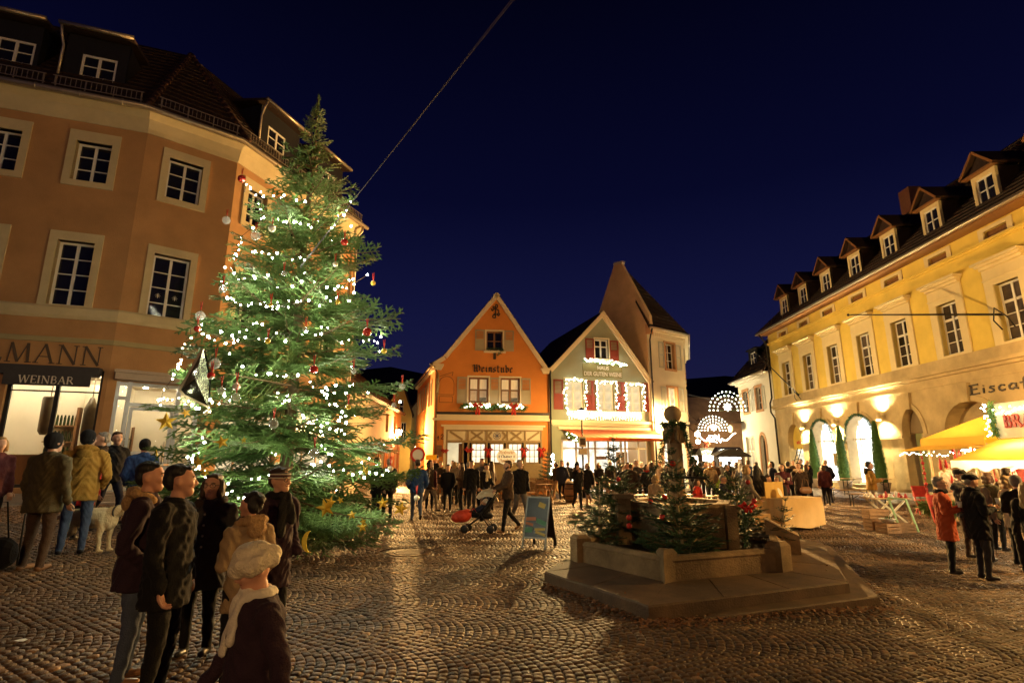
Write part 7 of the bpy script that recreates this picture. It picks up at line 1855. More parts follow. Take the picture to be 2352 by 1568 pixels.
def hand(p, fwd, H, curl=0.5, sgn=1, grip=False):
 """palm, four jointed fingers of unequal length, and a thumb leaving the side of the palm"""
 p, f = Vector(p), Vector(fwd).normalized()
 lat = f.cross(Vector((0, -1, 0.2))); lat = (lat.normalized() if lat.length > 0.1 else Vector((1, 0, 0))) * sgn
 nrm = f.cross(lat).normalized()
 out = []
 k = H / 1.75
 out.append(capsule(p, p + f * 0.075 * k, 0.03 * k, 0.036 * k, n=8, sx=1.15, sy=0.5, lat=lat) + (0,))
 for i, (o, L) in enumerate(((-.028, .062), (-.010, .075), (.010, .072), (.027, .055))):
  a = p + f * 0.092 * k + lat * o * k; c = curl * (1.0 + 0.12 * i)
  d1 = (f * math.cos(c * .7) + nrm * math.sin(c * .7)); b_ = a + d1 * L * .5 * k; d2 = (f * math.cos(c * 1.7) + nrm * math.sin(c * 1.7)); e_ = b_ + d2 * L * .5 * k
  out.append(capsule(a, b_, .0092 * k, .0085 * k, n=6) + (0,)); out.append(capsule(b_, e_, .0085 * k, .007 * k, n=6) + (0,))
 a = p + f * 0.03 * k + lat * -.032 * k; b_ = a + (f * .75 - lat * .6 + nrm * .25 * curl) * .04 * k; e_ = b_ + (f * .95 - lat * .1 + nrm * .5 * curl) * .032 * k
 out.append(capsule(a, b_, .012 * k, .0105 * k, n=6) + (0,)); out.append(capsule(b_, e_, .0105 * k, .008 * k, n=6) + (0,))
 return out
def person(label, pos, H=1.74, yaw=0.0, lod=2, coat='black', hem=0.44, legs='black', shoe=None, hair='brown', style='short', hat=None, hatc='black', pose='stand', arms=('down', 'down'), scarf=None,
   glasses=False, skin=0, head=0.0, hood=None, boots=False, female=False, sit=False, stride=24, group=None, trim=None, tilt=0.0, beard=False, smile=False, wide=1.0, buttons=False, band=None):
 t = thing('person', label, 'person', pos, RAD(yaw), group)
 vox = (0.0115, 0.017, 0.024, 0.032)[lod]
 S = lambda p: (p[0] * H, p[1] * H, p[2] * H)
 W = (0.93 if female else 1.0) * wide
 B, C = Blob(), Blob()
 dz = 0.0
 if sit: dz = 0.46 / H - 0.50 + 0.03
 sh = lambda p: (p[0] * W, p[1], p[2] + dz)
 cs = 0.035
 # legs
 for sg in (-1, 1):
  hip = Vector((0.052 * sg * W, 0.0, 0.50 + dz))
  if sit: knee = hip + Vector((0.02 * sg, -0.24, -0.005)); ank = Vector((knee.x, knee.y + 0.02, 0.05))
  elif pose == 'walk':
   a = RAD(stride) * sg
   knee = hip + Vector((0, -math.sin(a if sg > 0 else a * .55) * 0.235, -math.cos(a) * 0.232))
   ank = knee + (Vector((0, -0.03, -0.235)) if sg > 0 else Vector((0, 0.155, -0.175)))
  else: knee = hip + Vector((0.006 * sg, -0.012, -0.225)); ank = knee + Vector((0.004 * sg, 0.025, -0.23))
  th = 0.056 if female else 0.054
  B.cap(S(hip), S(knee), th * H, 0.038 * H, 1); B.cap(S(knee), S(ank), 0.037 * H, 0.026 * H, 2 if boots else 1)
  tp = ank + (Vector((0, -0.075, -0.02)) if pose != 'walk' or sg > 0 or sit else Vector((0, -0.045, -0.055)))
  hl = ank + (Vector((0, 0.012, -0.022)) if pose != 'walk' or sg > 0 or sit else Vector((0, 0.02, 0.0)))
  B.cap(S(hl), S(tp), 0.024 * H, 0.02 * H, 2, sx=1.0, sy=0.95)
 # trunk
 B.ell(S((0, .005, .53 + dz)), .088 * H * W, .064 * H, .075 * H, 1)
 B.cap(S((0, 0, .56 + dz)), S((0, .004, .74 + dz)), .078 * H * W, .092 * H * W, 3, sx=1.0, sy=.66)
 B.cap(S((-.085 * W, .006, .805 + dz)), S((.085 * W, .006, .805 + dz)), .036 * H, .036 * H, 3)
 B.cap(S((0, .012, .82 + dz)), S((0, .003, .885 + dz)), .032 * H, .030 * H, 0)
 # head, turned on the neck
 hm = Matrix.Translation(Vector((0, -.004, .875 + dz))) @ Matrix.Rotation(RAD(head), 4, 'Z') @ Matrix.Rotation(RAD(tilt), 4, 'X')
 Hh = H * 1.075
 hp = lambda p: S(hm @ (Vector((p[0], p[1] + .004, p[2] - .875)) * 1.075))
 B.ell(hp((0, .0, .942)), .0435 * Hh, .054 * Hh, .058 * Hh, 0)
 B.cap(hp((0, -.012, .925)), hp((0, -.035, .889)), .037 * Hh, .0235 * Hh, 0)
 B.cap(hp((0, -.052, .942)), hp((0, -.0625, .921)), .0065 * Hh, .0098 * Hh, 0)
 B.cap(hp((-.02, -.047, .952)), hp((.02, -.047, .952)), .0075 * Hh, .0075 * Hh, 0)
 for sg in (-1, 1):
  B.ell(hp((.0445 * sg, .008, .932)), .007 * Hh, .013 * Hh, .018 * Hh, 0); B.ell(hp((.02 * sg, -.043, .922)), .014 * Hh, .013 * Hh, .014 * Hh, 0)
 # arms
 hands = []
 for sg, ar in zip((-1, 1), arms):
  e_, w_ = ARMS[ar]
  e_ = sh((e_[0] * sg, e_[1], e_[2])); w_ = sh((w_[0] * sg, w_[1], w_[2]))
  if pose == 'walk' and ar == 'down': sw = -.07 * sg; e_ = (e_[0], e_[1] - sw * .6, e_[2]); w_ = (w_[0], w_[1] - sw * 1.3 , w_[2] + .01)
  s_ = sh((.108 * sg, .006, .795))
  B.cap(S(s_), S(e_), .030 * H, .024 * H, 3); B.cap(S(e_), S(w_), .023 * H, .017 * H, 3)
  C.cap(S(s_), S(e_), .046 * H, .036 * H, 0); C.cap(S(e_), S(Vector(e_).lerp(Vector(w_), .97)), .036 * H, .0275 * H, 0)
  if ar != 'pocket' and lod < 3:
   f = (Vector(w_) - Vector(e_)).normalized()
   if ar in ('hold', 'eat'): f = (f + Vector((-.6 * sg, -.1, .3))).normalized()
   hands += hand(S(Vector(w_) - f * .004), f, H, 1.0 if ar in ('hold', 'eat', 'push') else 0.55, sg)
 # coat
 C.cap(S((-.088 * W, .008, .80 + dz)), S((.088 * W, .008, .80 + dz)), .049 * H, .049 * H, 0)
 C.cap(S((0, .004, .74 + dz)), S((0, .0, .60 + dz)), .112 * H * W, .103 * H * W, 0, sx=1.0, sy=.72)
 if not sit:
  C.cap(S((0, .002, .62)), S((0, .004, hem)), .104 * H * W, (.112 + .05 * (.5 - hem) * (1.2 if female else .6)) * H * W, 0, sx=1.0, sy=.76, flat=True)
 else:
  C.cap(S((0, .002, .62 + dz)), S((0, -.01, .50 + dz)), .104 * H * W, .115 * H * W, 0, sx=1.0, sy=.8)
 C.cap(S((0, .012, .822 + dz)), S((0, .006, .866 + dz)), .060 * H, .0475 * H, 0, flat=True)
 bm = [SKIN[skin], cloth(legs), (shoe or m_shoe), cloth('charcoal')]
 fuse(B, 'body', bm, t, vox, hands, (.006, .007, .006, 0)[lod], hash(label) % 89)
 fuse(C, 'coat', [cloth(coat)], t, vox, None, (.010, .011, .009, 0)[lod], hash(label) % 97)
 # hair and headgear
 hr = HAIR[hair]
 if style != 'none' and not (hat in ('beanie', 'fur') and style == 'short'):
  D = Blob()
  if style == 'bald': D.ell(hp((0, .012, .932)), .0465 * Hh, .05 * Hh, .026 * Hh)
  else:
   D.ell(hp((0, .015, .968)), .0465 * Hh, .049 * Hh, .040 * Hh); D.ell(hp((0, .031, .936)), .0445 * Hh, .034 * Hh, .043 * Hh)
   D.cap(hp((-.024, -.030, .988)), hp((.024, -.028, .990)), .0105 * Hh, .0105 * Hh)
  if style == 'bob':
   for sg in (-1, 1): D.cap(hp((.042 * sg, .002, .955)), hp((.046 * sg, -.004, .885)), .019 * Hh, .02 * Hh)
   D.cap(hp((-.03, .038, .93)), hp((.03, .038, .93)), .03 * Hh, .03 * Hh); D.cap(hp((-.03, .036, .888)), hp((.03, .036, .888)), .028 * Hh, .028 * Hh)
  if style == 'long':
   for sg in (-1, 1): D.cap(hp((.042 * sg, .004, .95)), hp((.05 * sg, -.012, .83)), .02 * Hh, .021 * Hh)
   D.cap(hp((0, .036, .92)), hp((0, .048, .79)), .045 * Hh, .05 * Hh, sx=1.2, sy=.6)
  if style == 'bun': D.ell(hp((0, .062, .965)), .024 * Hh, .022 * Hh, .022 * Hh)
  if style == 'tail': D.cap(hp((0, .055, .945)), hp((0, .075, .87)), .02 * Hh, .012 * Hh)
  if beard: D.cap(hp((0, -.036, .893)), hp((0, -.03, .885)), .022 * Hh, .02 * Hh); [D.cap(hp((.036 * s, -.005, .915)), hp((.02 * s, -.03, .892)), .012 * Hh, .014 * Hh) for s in (-1, 1)]
  fuse(D, 'hair', [hr], t, vox * .8, None, .0065 if lod < 2 else 0, 5)
 if hat:
  D = Blob(); hc = m_fur if hat == 'fur' else cloth(hatc)
  mats = [hc]
  if hat == 'beanie': D.ell(hp((0, .008, .962)), .0525 * Hh, .062 * Hh, .052 * Hh); D.cap(hp((0, .009, .934)), hp((0, .008, .962)), .0515 * Hh, .0535 * Hh, sx=1, sy=1.15)
  elif hat == 'cap': D.ell(hp((0, .004, .968)), .056 * Hh, .068 * Hh, .036 * Hh); D.ell(hp((0, .012, .955)), .0525 * Hh, .06 * Hh, .03 * Hh); D.ell(hp((0, -.058, .957)), .038 * Hh, .034 * Hh, .008 * Hh)
  elif hat == 'brim': D.cap(hp((0, .004, .965)), hp((0, .004, 1.02)), .052 * Hh, .047 * Hh, flat=True, sy=1.15); D.cap(hp((0, .004, .962)), hp((0, .004, .970)), .088 * Hh, .084 * Hh, flat=True, sy=1.1)
  elif hat == 'fur':
   D.ell(hp((0, .005, .985)), .062 * Hh, .072 * Hh, .05 * Hh)
   for k in range(14): a = k * math.pi / 7; D.ell(hp((.054 * math.cos(a), .006 + .06 * math.sin(a), .965 + .006 * math.sin(5 * a))), .03 * Hh, .03 * Hh, .033 * Hh)
  elif hat == 'headband': D.cap(hp((0, .004, .942)), hp((0, .006, .975)), .0515 * Hh, .0505 * Hh, sy=1.17, flat=True); mats = [cloth('grey')]
  o = fuse(D, {'headband': 'headband', 'fur': 'fur_hat'}.get(hat, 'hat'), mats, t, vox * .85, None, .008 if hat == 'fur' else .002, 3)
  if hat == 'headband':
   b = MB()
   for z, m in ((.948, 0), (.958, 1), (.967, 0)):
    b.tube([hp((.0512 * math.cos(a), .005 + .0598 * math.sin(a), z)) for a in [k * math.pi / 12 for k in range(25)]], .003 * Hh, 5, m)
   b.build('headband_stripe', [m_ivory, cloth('maroon')], t, off=(0, 0, 0))
 if hood:
  D = Blob(); hz = .835 + dz
  for k in range(15):
   a = RAD(-35 + k * 250 / 14); D.ell(S((.066 * math.cos(a), .014 + .055 * math.sin(a), hz + .022 * math.sin(a) + .012)), .027 * H, .027 * H, .026 * H)
  D.ell(S((0, .075, hz - .02)), .06 * H, .03 * H, .045 * H)
  fuse(D, 'hood', [m_fur_b if hood == 'fur' else cloth(hood)], t, vox, None, .012 if hood == 'fur' else .005, 7)
 if scarf:
  D = Blob()
  for k in range(14): a = k * math.pi / 7; D.ell(S((.052 * math.cos(a), .002 + .048 * math.sin(a), .855 + dz + .006 * math.sin(3 * a))), .024 * H, .024 * H, .024 * H)
  if band != 'short': D.cap(S((-.03, -.07, .83 + dz)), S((-.045, -.092, .66 + dz)), .022 * H, .03 * H, sx=1.2, sy=.5); D.cap(S((.02, -.07, .83 + dz)), S((.03, -.092, .72 + dz)), .02 * H, .028 * H, sx=1.2, sy=.5)
  fuse(D, 'scarf', [cloth(scarf)], t, vox, None, .008, 9)
 if lod <= 1:
  for sg in (-1, 1):
   b = MB(); b.ball(hp((.0185 * sg, -.0475, .9405)), .0058 * Hh, 8, 6, 0, (1.25, .7, .75)); b.ball(hp((.0185 * sg, -.0508, .9402)), .0033 * Hh, 6, 4, 1, (1, .7, 1)); b.build('eye', [m_eyew, m_eye], t, off=(0, 0, 0))
   b = MB(); b.tube([hp((.009 * sg, -.0525, .950)), hp((.019 * sg, -.0535, .9535)), hp((.03 * sg, -.0475, .9505))], .0022 * Hh, 5); b.build('eyebrow', hr, t, off=(0, 0, 0))
  b = MB(); dzm = .004 if smile else .0
  b.tube([hp((-.017, -.0475, .9085 + dzm)), hp((-.008, -.0535, .9065)), hp((.008, -.0535, .9065)), hp((.017, -.0475, .9085 + dzm))], [.0015 * Hh, .003 * Hh, .003 * Hh, .0015 * Hh], 6, 0)
  if smile: b.tube([hp((-.011, -.0535, .9095)), hp((.011, -.0535, .9095))], .0022 * Hh, 5, 1)
  b.build('mouth', [m_lip, m_teeth], t, off=(0, 0, 0))
 if glasses:
  b = MB()
  for sg in (-1, 1):
   b.tube([hp((.0205 * sg + .0145 * math.cos(a), -.0585, .9385 + .0105 * math.sin(a))) for a in [k * math.pi / 6 for k in range(13)]], .0016 * Hh, 4); b.tube([hp((.035 * sg, -.0575, .940)), hp((.046 * sg, .0, .941))], .0015 * Hh, 4)
  b.tube([hp((-.006, -.06, .940)), hp((.006, -.06, .940))], .0015 * Hh, 4); b.build('glasses', m_iron, t, off=(0, 0, 0))
 if buttons:
  for k in range(4): b = MB(); b.ball(S((.006, -.0875, .60 + .06 * k)), .011, 8, 5, 0, (1, .5, 1)); b.build('button', m_zinc, t, off=(0, 0, 0))
 return t
def foot(u, v): return ground_at(u, v)
def at_head(u, v, H, z_off=0.0):
 """standing place from the top of the head"""
 Y = 10.0
 for i in range(30):
  p = at_y(u, v, Y); need = gz(p[0], Y) + H + z_off
  r = ray(u, v); Y2 = (need - EYE) / (r[2] / r[1]) if abs(r[2]) > 1e-4 else Y
  Y = 0.6 * Y + 0.4 * max(2, min(60, Y2))
 return (p[0], Y, gz(p[0], Y))
def place(u, Y):
 p = at_y(u, 1056, Y); return (p[0], Y, gz(p[0], Y))
def crowd():
 P = person
 # the near group
 P('man in black coat in profile, standing tallest in the near group', place(421, 4.45), 1.71, 100, 0, 'black', .40, 'black', hair='black', arms=('down', 'down'), head=20, skin=1, wide=1.14)
 P('man in fur-hooded brown coat and jeans half hidden behind the man in black', place(352, 4.75), 1.70, 115, 0, 'plum', .42, 'jeans', m_shoe_tan, hair='black', hood='fur', arms=('pocket', 'down'), head=-5, skin=1, wide=1.12)
 P('smiling woman in a long grey coat with glasses and a bob, facing the viewer', place(496, 5.45), 1.60, 8, 0, 'charcoal', .36, 'black', hair='brown', style='bob', glasses=True, smile=True, female=True, arms=('down', 'pocket'), scarf=None, buttons=True, hood='darkbrown', wide=1.08)
 P('woman in beige parka with a fur hood and black scarf, hair pinned up', place(587, 4.75), 1.50, -120, 0, 'beige', .40, 'black', hair='black', style='bun', scarf='black', band='short', hood='fur', female=True, arms=('pocket', 'hold'), head=10, skin=1)
 P('smiling man with striped headband and glasses in a long dark coat', place(648, 5.5), 1.69, 62, 0, 'plum', .36, 'black', hair='brown', hat='headband', glasses=True, smile=True, scarf='black', arms=('down', 'pocket'), head=8)
 P('short woman with a white fur hat hurrying past in a dark plum coat', place(622, 2.95), 1.33, -50, 0, 'plum', .34, 'black', hair='white', hat='fur', scarf='white', female=True, pose='walk', arms=('down', 'down'), head=-5, tilt=18, skin=1, wide=1.3)
 # by the wine bar
 P('man in an olive jacket and black beret seen from behind, far left', foot(72, 1310), 1.78, 172, 0, 'olive', .42, 'brown', m_shoe_tan, hair='grey', hat='beanie', arms=('down', 'down'), wide=1.26)
 P('man in a mustard jacket, black beanie and jeans beside the dog', foot(160, 1272), 1.84, 208, 0, 'mustard', .43, 'jeans', hair='grey', hat='beanie', hood='mustard', arms=('pocket', 'pocket'), head=-30, wide=1.18)
 P('child in a bright red hooded coat by the wine bar', place(209, 9.7), 1.52, 170, 1, 'red', .38, 'black', hair='brown', style='none', hat='beanie', hatc='red', arms=('down', 'down'))
 P('grey-haired man in a dark brown coat walking past the wine bar window', place(228, 10.6), 1.80, -60, 1, 'darkbrown', .40, 'brown', hair='grey', arms=('hold', 'pocket'))
 P('man in dark clothes striding right in front of the glazed shop door', place(262, 11.2), 1.82, 60, 1, 'black', .46, 'navy', hair='brown', pose='walk', stride=32, arms=('pocket', 'pocket'))
 P('person in a blue jacket and dark cap left of the Christmas tree', place(328, 10.6), 1.74, 215, 1, 'blue', .44, 'charcoal', hair='brown', hat='beanie', arms=('pocket', 'pocket'))
 P('person cut off by the left edge in a maroon jacket near the window', place(-6, 8.6), 1.62, 60, 2, 'maroon', .44, 'black', hair='blonde', style='bob', female=True)
 # between the tree and the tavern
 P('man in a blue jacket and jeans walking away right of the Christmas tree', foot(955, 1196), 1.76, 195, 1, 'blue', .46, 'jeans', hair='brown', pose='walk', stride=16, arms=('pocket', 'pocket'), wide=1.1)
 P('hooded person in dark coat stepping right behind the man in blue', foot(985, 1176), 1.74, 70, 1, 'darkbrown', .44, 'greybeige', hair='black', style='bob', pose='walk', stride=30, female=True)
 P('blonde woman in a patterned scarf, dark jacket and black boots', foot(1010, 1162), 1.70, 10, 1, 'darkbrown', .50, 'khaki', hair='blonde', scarf='olive', band='short', boots=True, female=True, arms=('hold', 'down'))
 P('dark-haired woman just behind the blonde woman near the tavern door', place(989, 20.0), 1.66, 15, 2, 'maroon', .46, 'black', hair='brown', style='long', female=True)
 P('tall man with a brimmed hat standing beside the tavern door', place(1001, 22.5), 1.88, -30, 2, 'black', .45, 'black', hair='grey', hat='brim', arms=('eat', 'pocket'))
 P('person in a quilted purple jacket and boots in front of the tavern door', foot(1038, 1142), 1.72, 0, 2, 'maroon', .48, 'charcoal', m_shoe_tan, hair='brown', arms=('pocket', 'pocket'))
 P('woman with long dark hair and brown coat left of the man in black jacket', place(1060, 20.4), 1.68, -70, 2, 'brown', .46, 'black', hair='brown', style='long', female=True, arms=('hold', 'hold'))
 P('fair-haired woman in front of the left tavern window, mostly hidden', place(1045, 23.0), 1.70, 160, 2, 'greybeige', .46, 'black', hair='blonde', style='bob', female=True)
 P('man in an open black jacket walking towards the viewer, mid square', foot(1082, 1180), 1.76, 5, 1, 'black', .46, 'charcoal', hair='brown', pose='walk', stride=22, arms=('down', 'down'))
 P('man in grey jacket looking over behind the woman with the cream scarf', place(1107, 20.0), 1.84, -20, 2, 'grey', .46, 'black', hair='brown', arms=('hold', 'pocket'))
 P('woman with a long cream scarf looking down at the pushchair', foot(1116, 1176), 1.66, 35, 1, 'black', .48, 'jeans', hair='black', style='bun', scarf='cream', female=True, tilt=10, arms=('down', 'fwd'))
 P('bearded man in a brown jacket pushing the pushchair', foot(1166, 1222), 1.78, -72, 1, 'brown', .46, 'black', m_shoe_tan, hair='brown', arms=('push', 'push'), pose='walk', stride=14, beard=True)
 P('man in a dark jacket and grey jeans walking behind the pushchair man', foot(1195, 1206), 1.80, 25, 1, 'black', .48, 'grey', m_shoe_tan, hair='grey', pose='walk', stride=26, arms=('pocket', 'pocket'))
 P('woman in a dark jacket and pale trousers walking left by the patio chairs', foot(1277, 1147), 1.70, -75, 1, 'darkbrown', .50, 'beige', hair='black', style='bob', hood='fur', female=True, pose='walk', stride=14)
 P('dark figure seen through the right side of the tree, walking', place(868, 16.0), 1.74, 140, 2, 'black', .42, 'black', hair='brown', style='short')
 P('second dark figure beside the right edge of the tree', place(894, 16.6), 1.72, -150, 2, 'black', .44, 'black', hair='grey')
 # in front of the green house
 P('woman in a beanie and black coat eating, left of two in front of the lamp', foot(1328, 1170), 1.68, 15, 1, 'black', .45, 'black', hair='black', hat='beanie', hood='darkbrown', female=True, arms=('eat', 'down'), pose='walk', stride=12)
 P('woman with glasses, dark coat and brown boots beside the woman in beanie', foot(1351, 1161), 1.67, -40, 1, 'black', .42, 'black', m_shoe_tan, hair='brown', style='bob', glasses=True, boots=True, female=True, pose='walk', stride=24)
 P('long-haired woman in a black coat walking beside the balding man', foot(1378, 1147), 1.68, 10, 1, 'black', .42, 'black', hair='black', style='long', female=True, pose='walk', stride=14, scarf='grey', band='short')
 P('balding man in a dark hooded jacket seen from behind by the shop doors', foot(1405, 1152), 1.78, 190, 1, 'black', .44, 'charcoal', hair='grey', style='bald', hood='black', arms=('pocket', 'down'), head=-40)
 Q = [(1304, 27.8, 1.70, 'dark figure in the left shop doorway of the green house', 'black', 'brown', 'short', 180), (1326, 28.2, 1.72, 'second dark figure inside the bright left shop doorway', 'charcoal', 'black', 'short', 150),
   (1440, 21.5, 1.70, 'person in a dark jacket left of the pair behind the fountain firs', 'black', 'brown', 'short', -60), (1461, 22.5, 1.80, 'tall grey-haired man standing at the right shop door of the green house', 'charcoal', 'grey', 'short', 10),
   (1484, 21.0, 1.64, 'woman with red scarf in the group behind the fountain firs', 'black', 'brown', 'bob', 30), (1537, 21.5, 1.66, 'person with a dark hood just left of the fountain column', 'darkbrown', 'brown', 'bob', -30), (1559, 22.5, 1.80, 'man in black standing directly behind the fountain column', 'black', 'brown', 'short', -60),
   (1596, 24.0, 1.80, 'man with a brimmed hat in a dark coat right of the fountain column', 'black', 'grey', 'short', -20), (1617, 25.0, 1.74, 'man in a dark beanie in the crowd right of the column', 'navy', 'black', 'short', 170), (1629, 23.0, 1.70, 'person in a tan coat with a yellow collar right of the column', 'tan', 'grey', 'short', -20),
   (1655, 29.0, 1.74, 'grey-coated man walking away down the right street, left of two', 'grey', 'grey', 'short', 175), (1674, 30.5, 1.74, 'second walker going down the right street in a dark coat', 'charcoal', 'brown', 'short', 180), (1690, 28.0, 1.70, 'woman in a brown jacket walking away down the right street', 'brown', 'brown', 'bob', 185), (1643, 26.0, 1.15, 'small child in a lime green jacket in the right street', 'lime', 'brown', 'short', 170)]
 for u, Y, H, lab, ct, hr, st, yw in Q:
  P(lab, place(u, Y), H, yw, 2, ct, .45, 'black', hair=hr, style=st, hat='brim' if 'brimmed' in lab else ('beanie' if 'beanie' in lab else None), scarf='red' if 'red scarf' in lab else ('mustard' if 'yellow collar' in lab else None), band='short', arms=('pocket', 'hold') if Y < 23 else ('pocket', 'pocket'), female=st == 'bob')
 P('broad man in a royal blue jacket beside the small covered cart', place(1717, 24.0), 1.80, 170, 2, 'blue', .46, 'black', hair='brown', arms=('fwd', 'pocket'), wide=1.2)
 # seated at the long tables behind the fountain
 for u, Y, lab, ct, hr, st, yw, ht in ((1503, 17.0, 'person in a padded beige coat seated behind the fountain firs', 'beige', 'blonde', 'bob', 130, None), (1548, 17.6, 'dark-haired person seated left of the fountain column, leaning in', 'darkbrown', 'brown', 'short', -40, None), (1597, 17.4, 'child in a red jacket seated eating right of the fountain column', 'red', 'brown', 'bob', 40, None),
           (1656, 17.0, 'man with glasses in navy seated right of the fountain', 'navy', 'grey', 'short', 60, None), (1758, 17.2, 'man in black seated leaning forward behind the right fountain fir', 'black', 'brown', 'short', 40, None), (1783, 17.0, 'grey-haired woman with glasses seated at the end of the bench', 'charcoal', 'grey', 'bob', -70, None)):
  P(lab, place(u, Y), 1.70 if 'child' not in lab else 1.45, yw, 2, ct, .45, 'jeans', hair=hr, style=st, arms=('hold', 'hold'), sit=True, glasses='glasses' in lab, tilt=8)
 P('fair-haired woman in a long pale coat walking behind the right fountain fir', place(1712, 15.4), 1.70, 80, 1, 'greybeige', .30, 'cream', m_shoe_tan, hair='blonde', style='bob', female=True, pose='walk', stride=18, wide=1.1)
 P('woman with long black hair and a dark coat beside the covered table', place(1735, 16.2), 1.68, 150, 1, 'black', .36, 'black', hair='black', style='long', female=True, arms=('hold', 'pocket'))
 P('dark-haired woman holding a cup, behind the cardboard panel', place(1794, 18.5), 1.68, -30, 1, 'maroon', .44, 'black', hair='brown', style='bob', female=True, arms=('hold', 'hold'))
 P('man in black with his back turned behind the woman with the cup', place(1808, 21.5), 1.74, 150, 2, 'black', .44, 'black', hair='black')
 P('woman with a cream scarf and a fur hood eating beside the covered table', place(1831, 19.0), 1.72, -20, 1, 'darkbrown', .40, 'black', hair='brown', hood='fur', scarf='cream', band='short', female=True, arms=('eat', 'pocket'))
 P('man in a shiny dark jacket seen from behind near the cone topiary', foot(1863, 1150), 1.76, 205, 1, 'black', .44, 'charcoal', hair='grey', style='bald', hood='black', arms=('hold', 'pocket'))
 P('bald man in a long navy coat seen from behind before the bright arch', foot(1906, 1156), 1.80, 190, 1, 'navy', .40, 'navy', hair='grey', style='bald', arms=('pocket', 'pocket'), wide=1.1)
 P('slim person in dark clothes half hidden by the bald man', place(1888, 22.8), 1.60, 160, 2, 'maroon', .45, 'black', hair='brown', style='bob', female=True)
 P('man with a dark jacket standing inside the first arch by the ladder', place(1838, 27.5), 1.74, -60, 2, 'charcoal', .45, 'black', hair='brown')
 P('young man in a mustard jacket and grey trousers beside the stall table', foot(2013, 1190), 1.76, 70, 1, 'mustard', .50, 'greybeige', hair='black', style='short', hood='black', arms=('hold', 'hold'), head=10)
 # at the bratwurst stall
 P('woman with grey hair and glasses in a rust red coat at the stall', foot(2192, 1316), 1.70, 55, 0, 'rust', .34, 'black', hair='grey', glasses=True, scarf='black', band='short', female=True, arms=('hold', 'hold'), wide=1.12)
 P('man in a flat cap eating, facing the viewer, by the stall', foot(2238, 1280), 1.78, 15, 0, 'charcoal', .45, 'brown', hair='grey', hat='cap', hatc='charcoal', glasses=True, scarf='white', band='short', arms=('eat', 'hold'))
 P('man in a black flat cap and long dark coat, in profile at the stall', foot(2268, 1330), 1.78, 75, 0, 'black', .38, 'charcoal', hair='grey', hat='cap', hatc='black', scarf='black', band='short', arms=('hold', 'hold'), head=15, wide=1.12)
 P('person in a grey knitted hat and dark coat at the counter', place(2322, 10.6), 1.72, 150, 1, 'black', .38, 'black', hair='brown', hat='beanie', hatc='grey', arms=('hold', 'hold'))
 P('woman with long blonde curls and beige trousers at the right edge', place(2344, 9.6), 1.66, 120, 0, 'black', .50, 'tan', hair='blonde', style='long', female=True, arms=('hold', 'hold'))
 P('woman with fair hair behind the black cap man, turned to the stall', place(2302, 11.2), 1.68, 80, 1, 'cream', .42, 'black', hair='blonde', style='bob', female=True, arms=('hold', 'hold'))
 for k in range(16):
  u = (1436, 1450, 1472, 1494, 1515, 1529, 1586, 1606, 1622, 1638, 1668, 1700, 1735, 1770, 1820, 1850)[k]
  P('dark figure %s from left among those packed behind the fountain' % ORD[k], place(u, 22.5 + (k * 7 % 5) * 1.3), 1.62 + .04 * (k % 5), (k * 77) % 360, 3, ('black', 'charcoal', 'darkbrown', 'navy', 'brown')[k % 5], .43, 'black', hair=('brown', 'black', 'grey')[k % 3], style=('short', 'bob', 'short', 'long')[k % 4], arms=('pocket', 'pocket'), group='dark figures in the packed crowd behind the fountain')
 for k in range(7):
  u = (1030, 1052, 1076, 1128, 1290, 1424, 1449)[k]
  P('small dark figure in the crowd ' + ('below the tavern doorway', 'below the left tavern window', 'below the second tavern window', 'below the oval tavern sign', 'by the fir between tavern and green house', 'below the right end of the orange awning', 'just right of the orange awning')[k], place(u, 19.5 + (k * 5 % 7) * 0.9), 1.62 + .04 * (k % 5), (k * 83) % 360, 3, ('black', 'darkbrown', 'charcoal', 'brown', 'navy')[k % 5], .43, 'black', hair=('brown', 'black', 'grey')[k % 3], style=('short', 'bob', 'short', 'long')[k % 4], arms=('pocket', 'pocket'), group='dark figures in the crowd before the tavern and the green house')
 P('stall keeper in a white apron behind the red goods', place(2173, 17.5), 1.70, -60, 1, 'white', .45, 'black', hair='grey', arms=('fwd', 'fwd'))
 P('customer in a brown coat at the bratwurst counter, left of the grey knitted hat', place(2306, 12.4), 1.76, 110, 1, 'brown', .42, 'black', hair='brown', arms=('hold', 'hold'))
 P('woman in a dark green coat at the far end of the bratwurst counter', place(2262, 12.6), 1.66, 95, 1, 'olive', .40, 'black', hair='auburn', style='bob', female=True, arms=('hold', 'hold'))
 P('grey-haired customer behind the man in the flat cap', place(2226, 11.6), 1.74, 110, 1, 'greybeige', .42, 'black', hair='grey')
crowd()
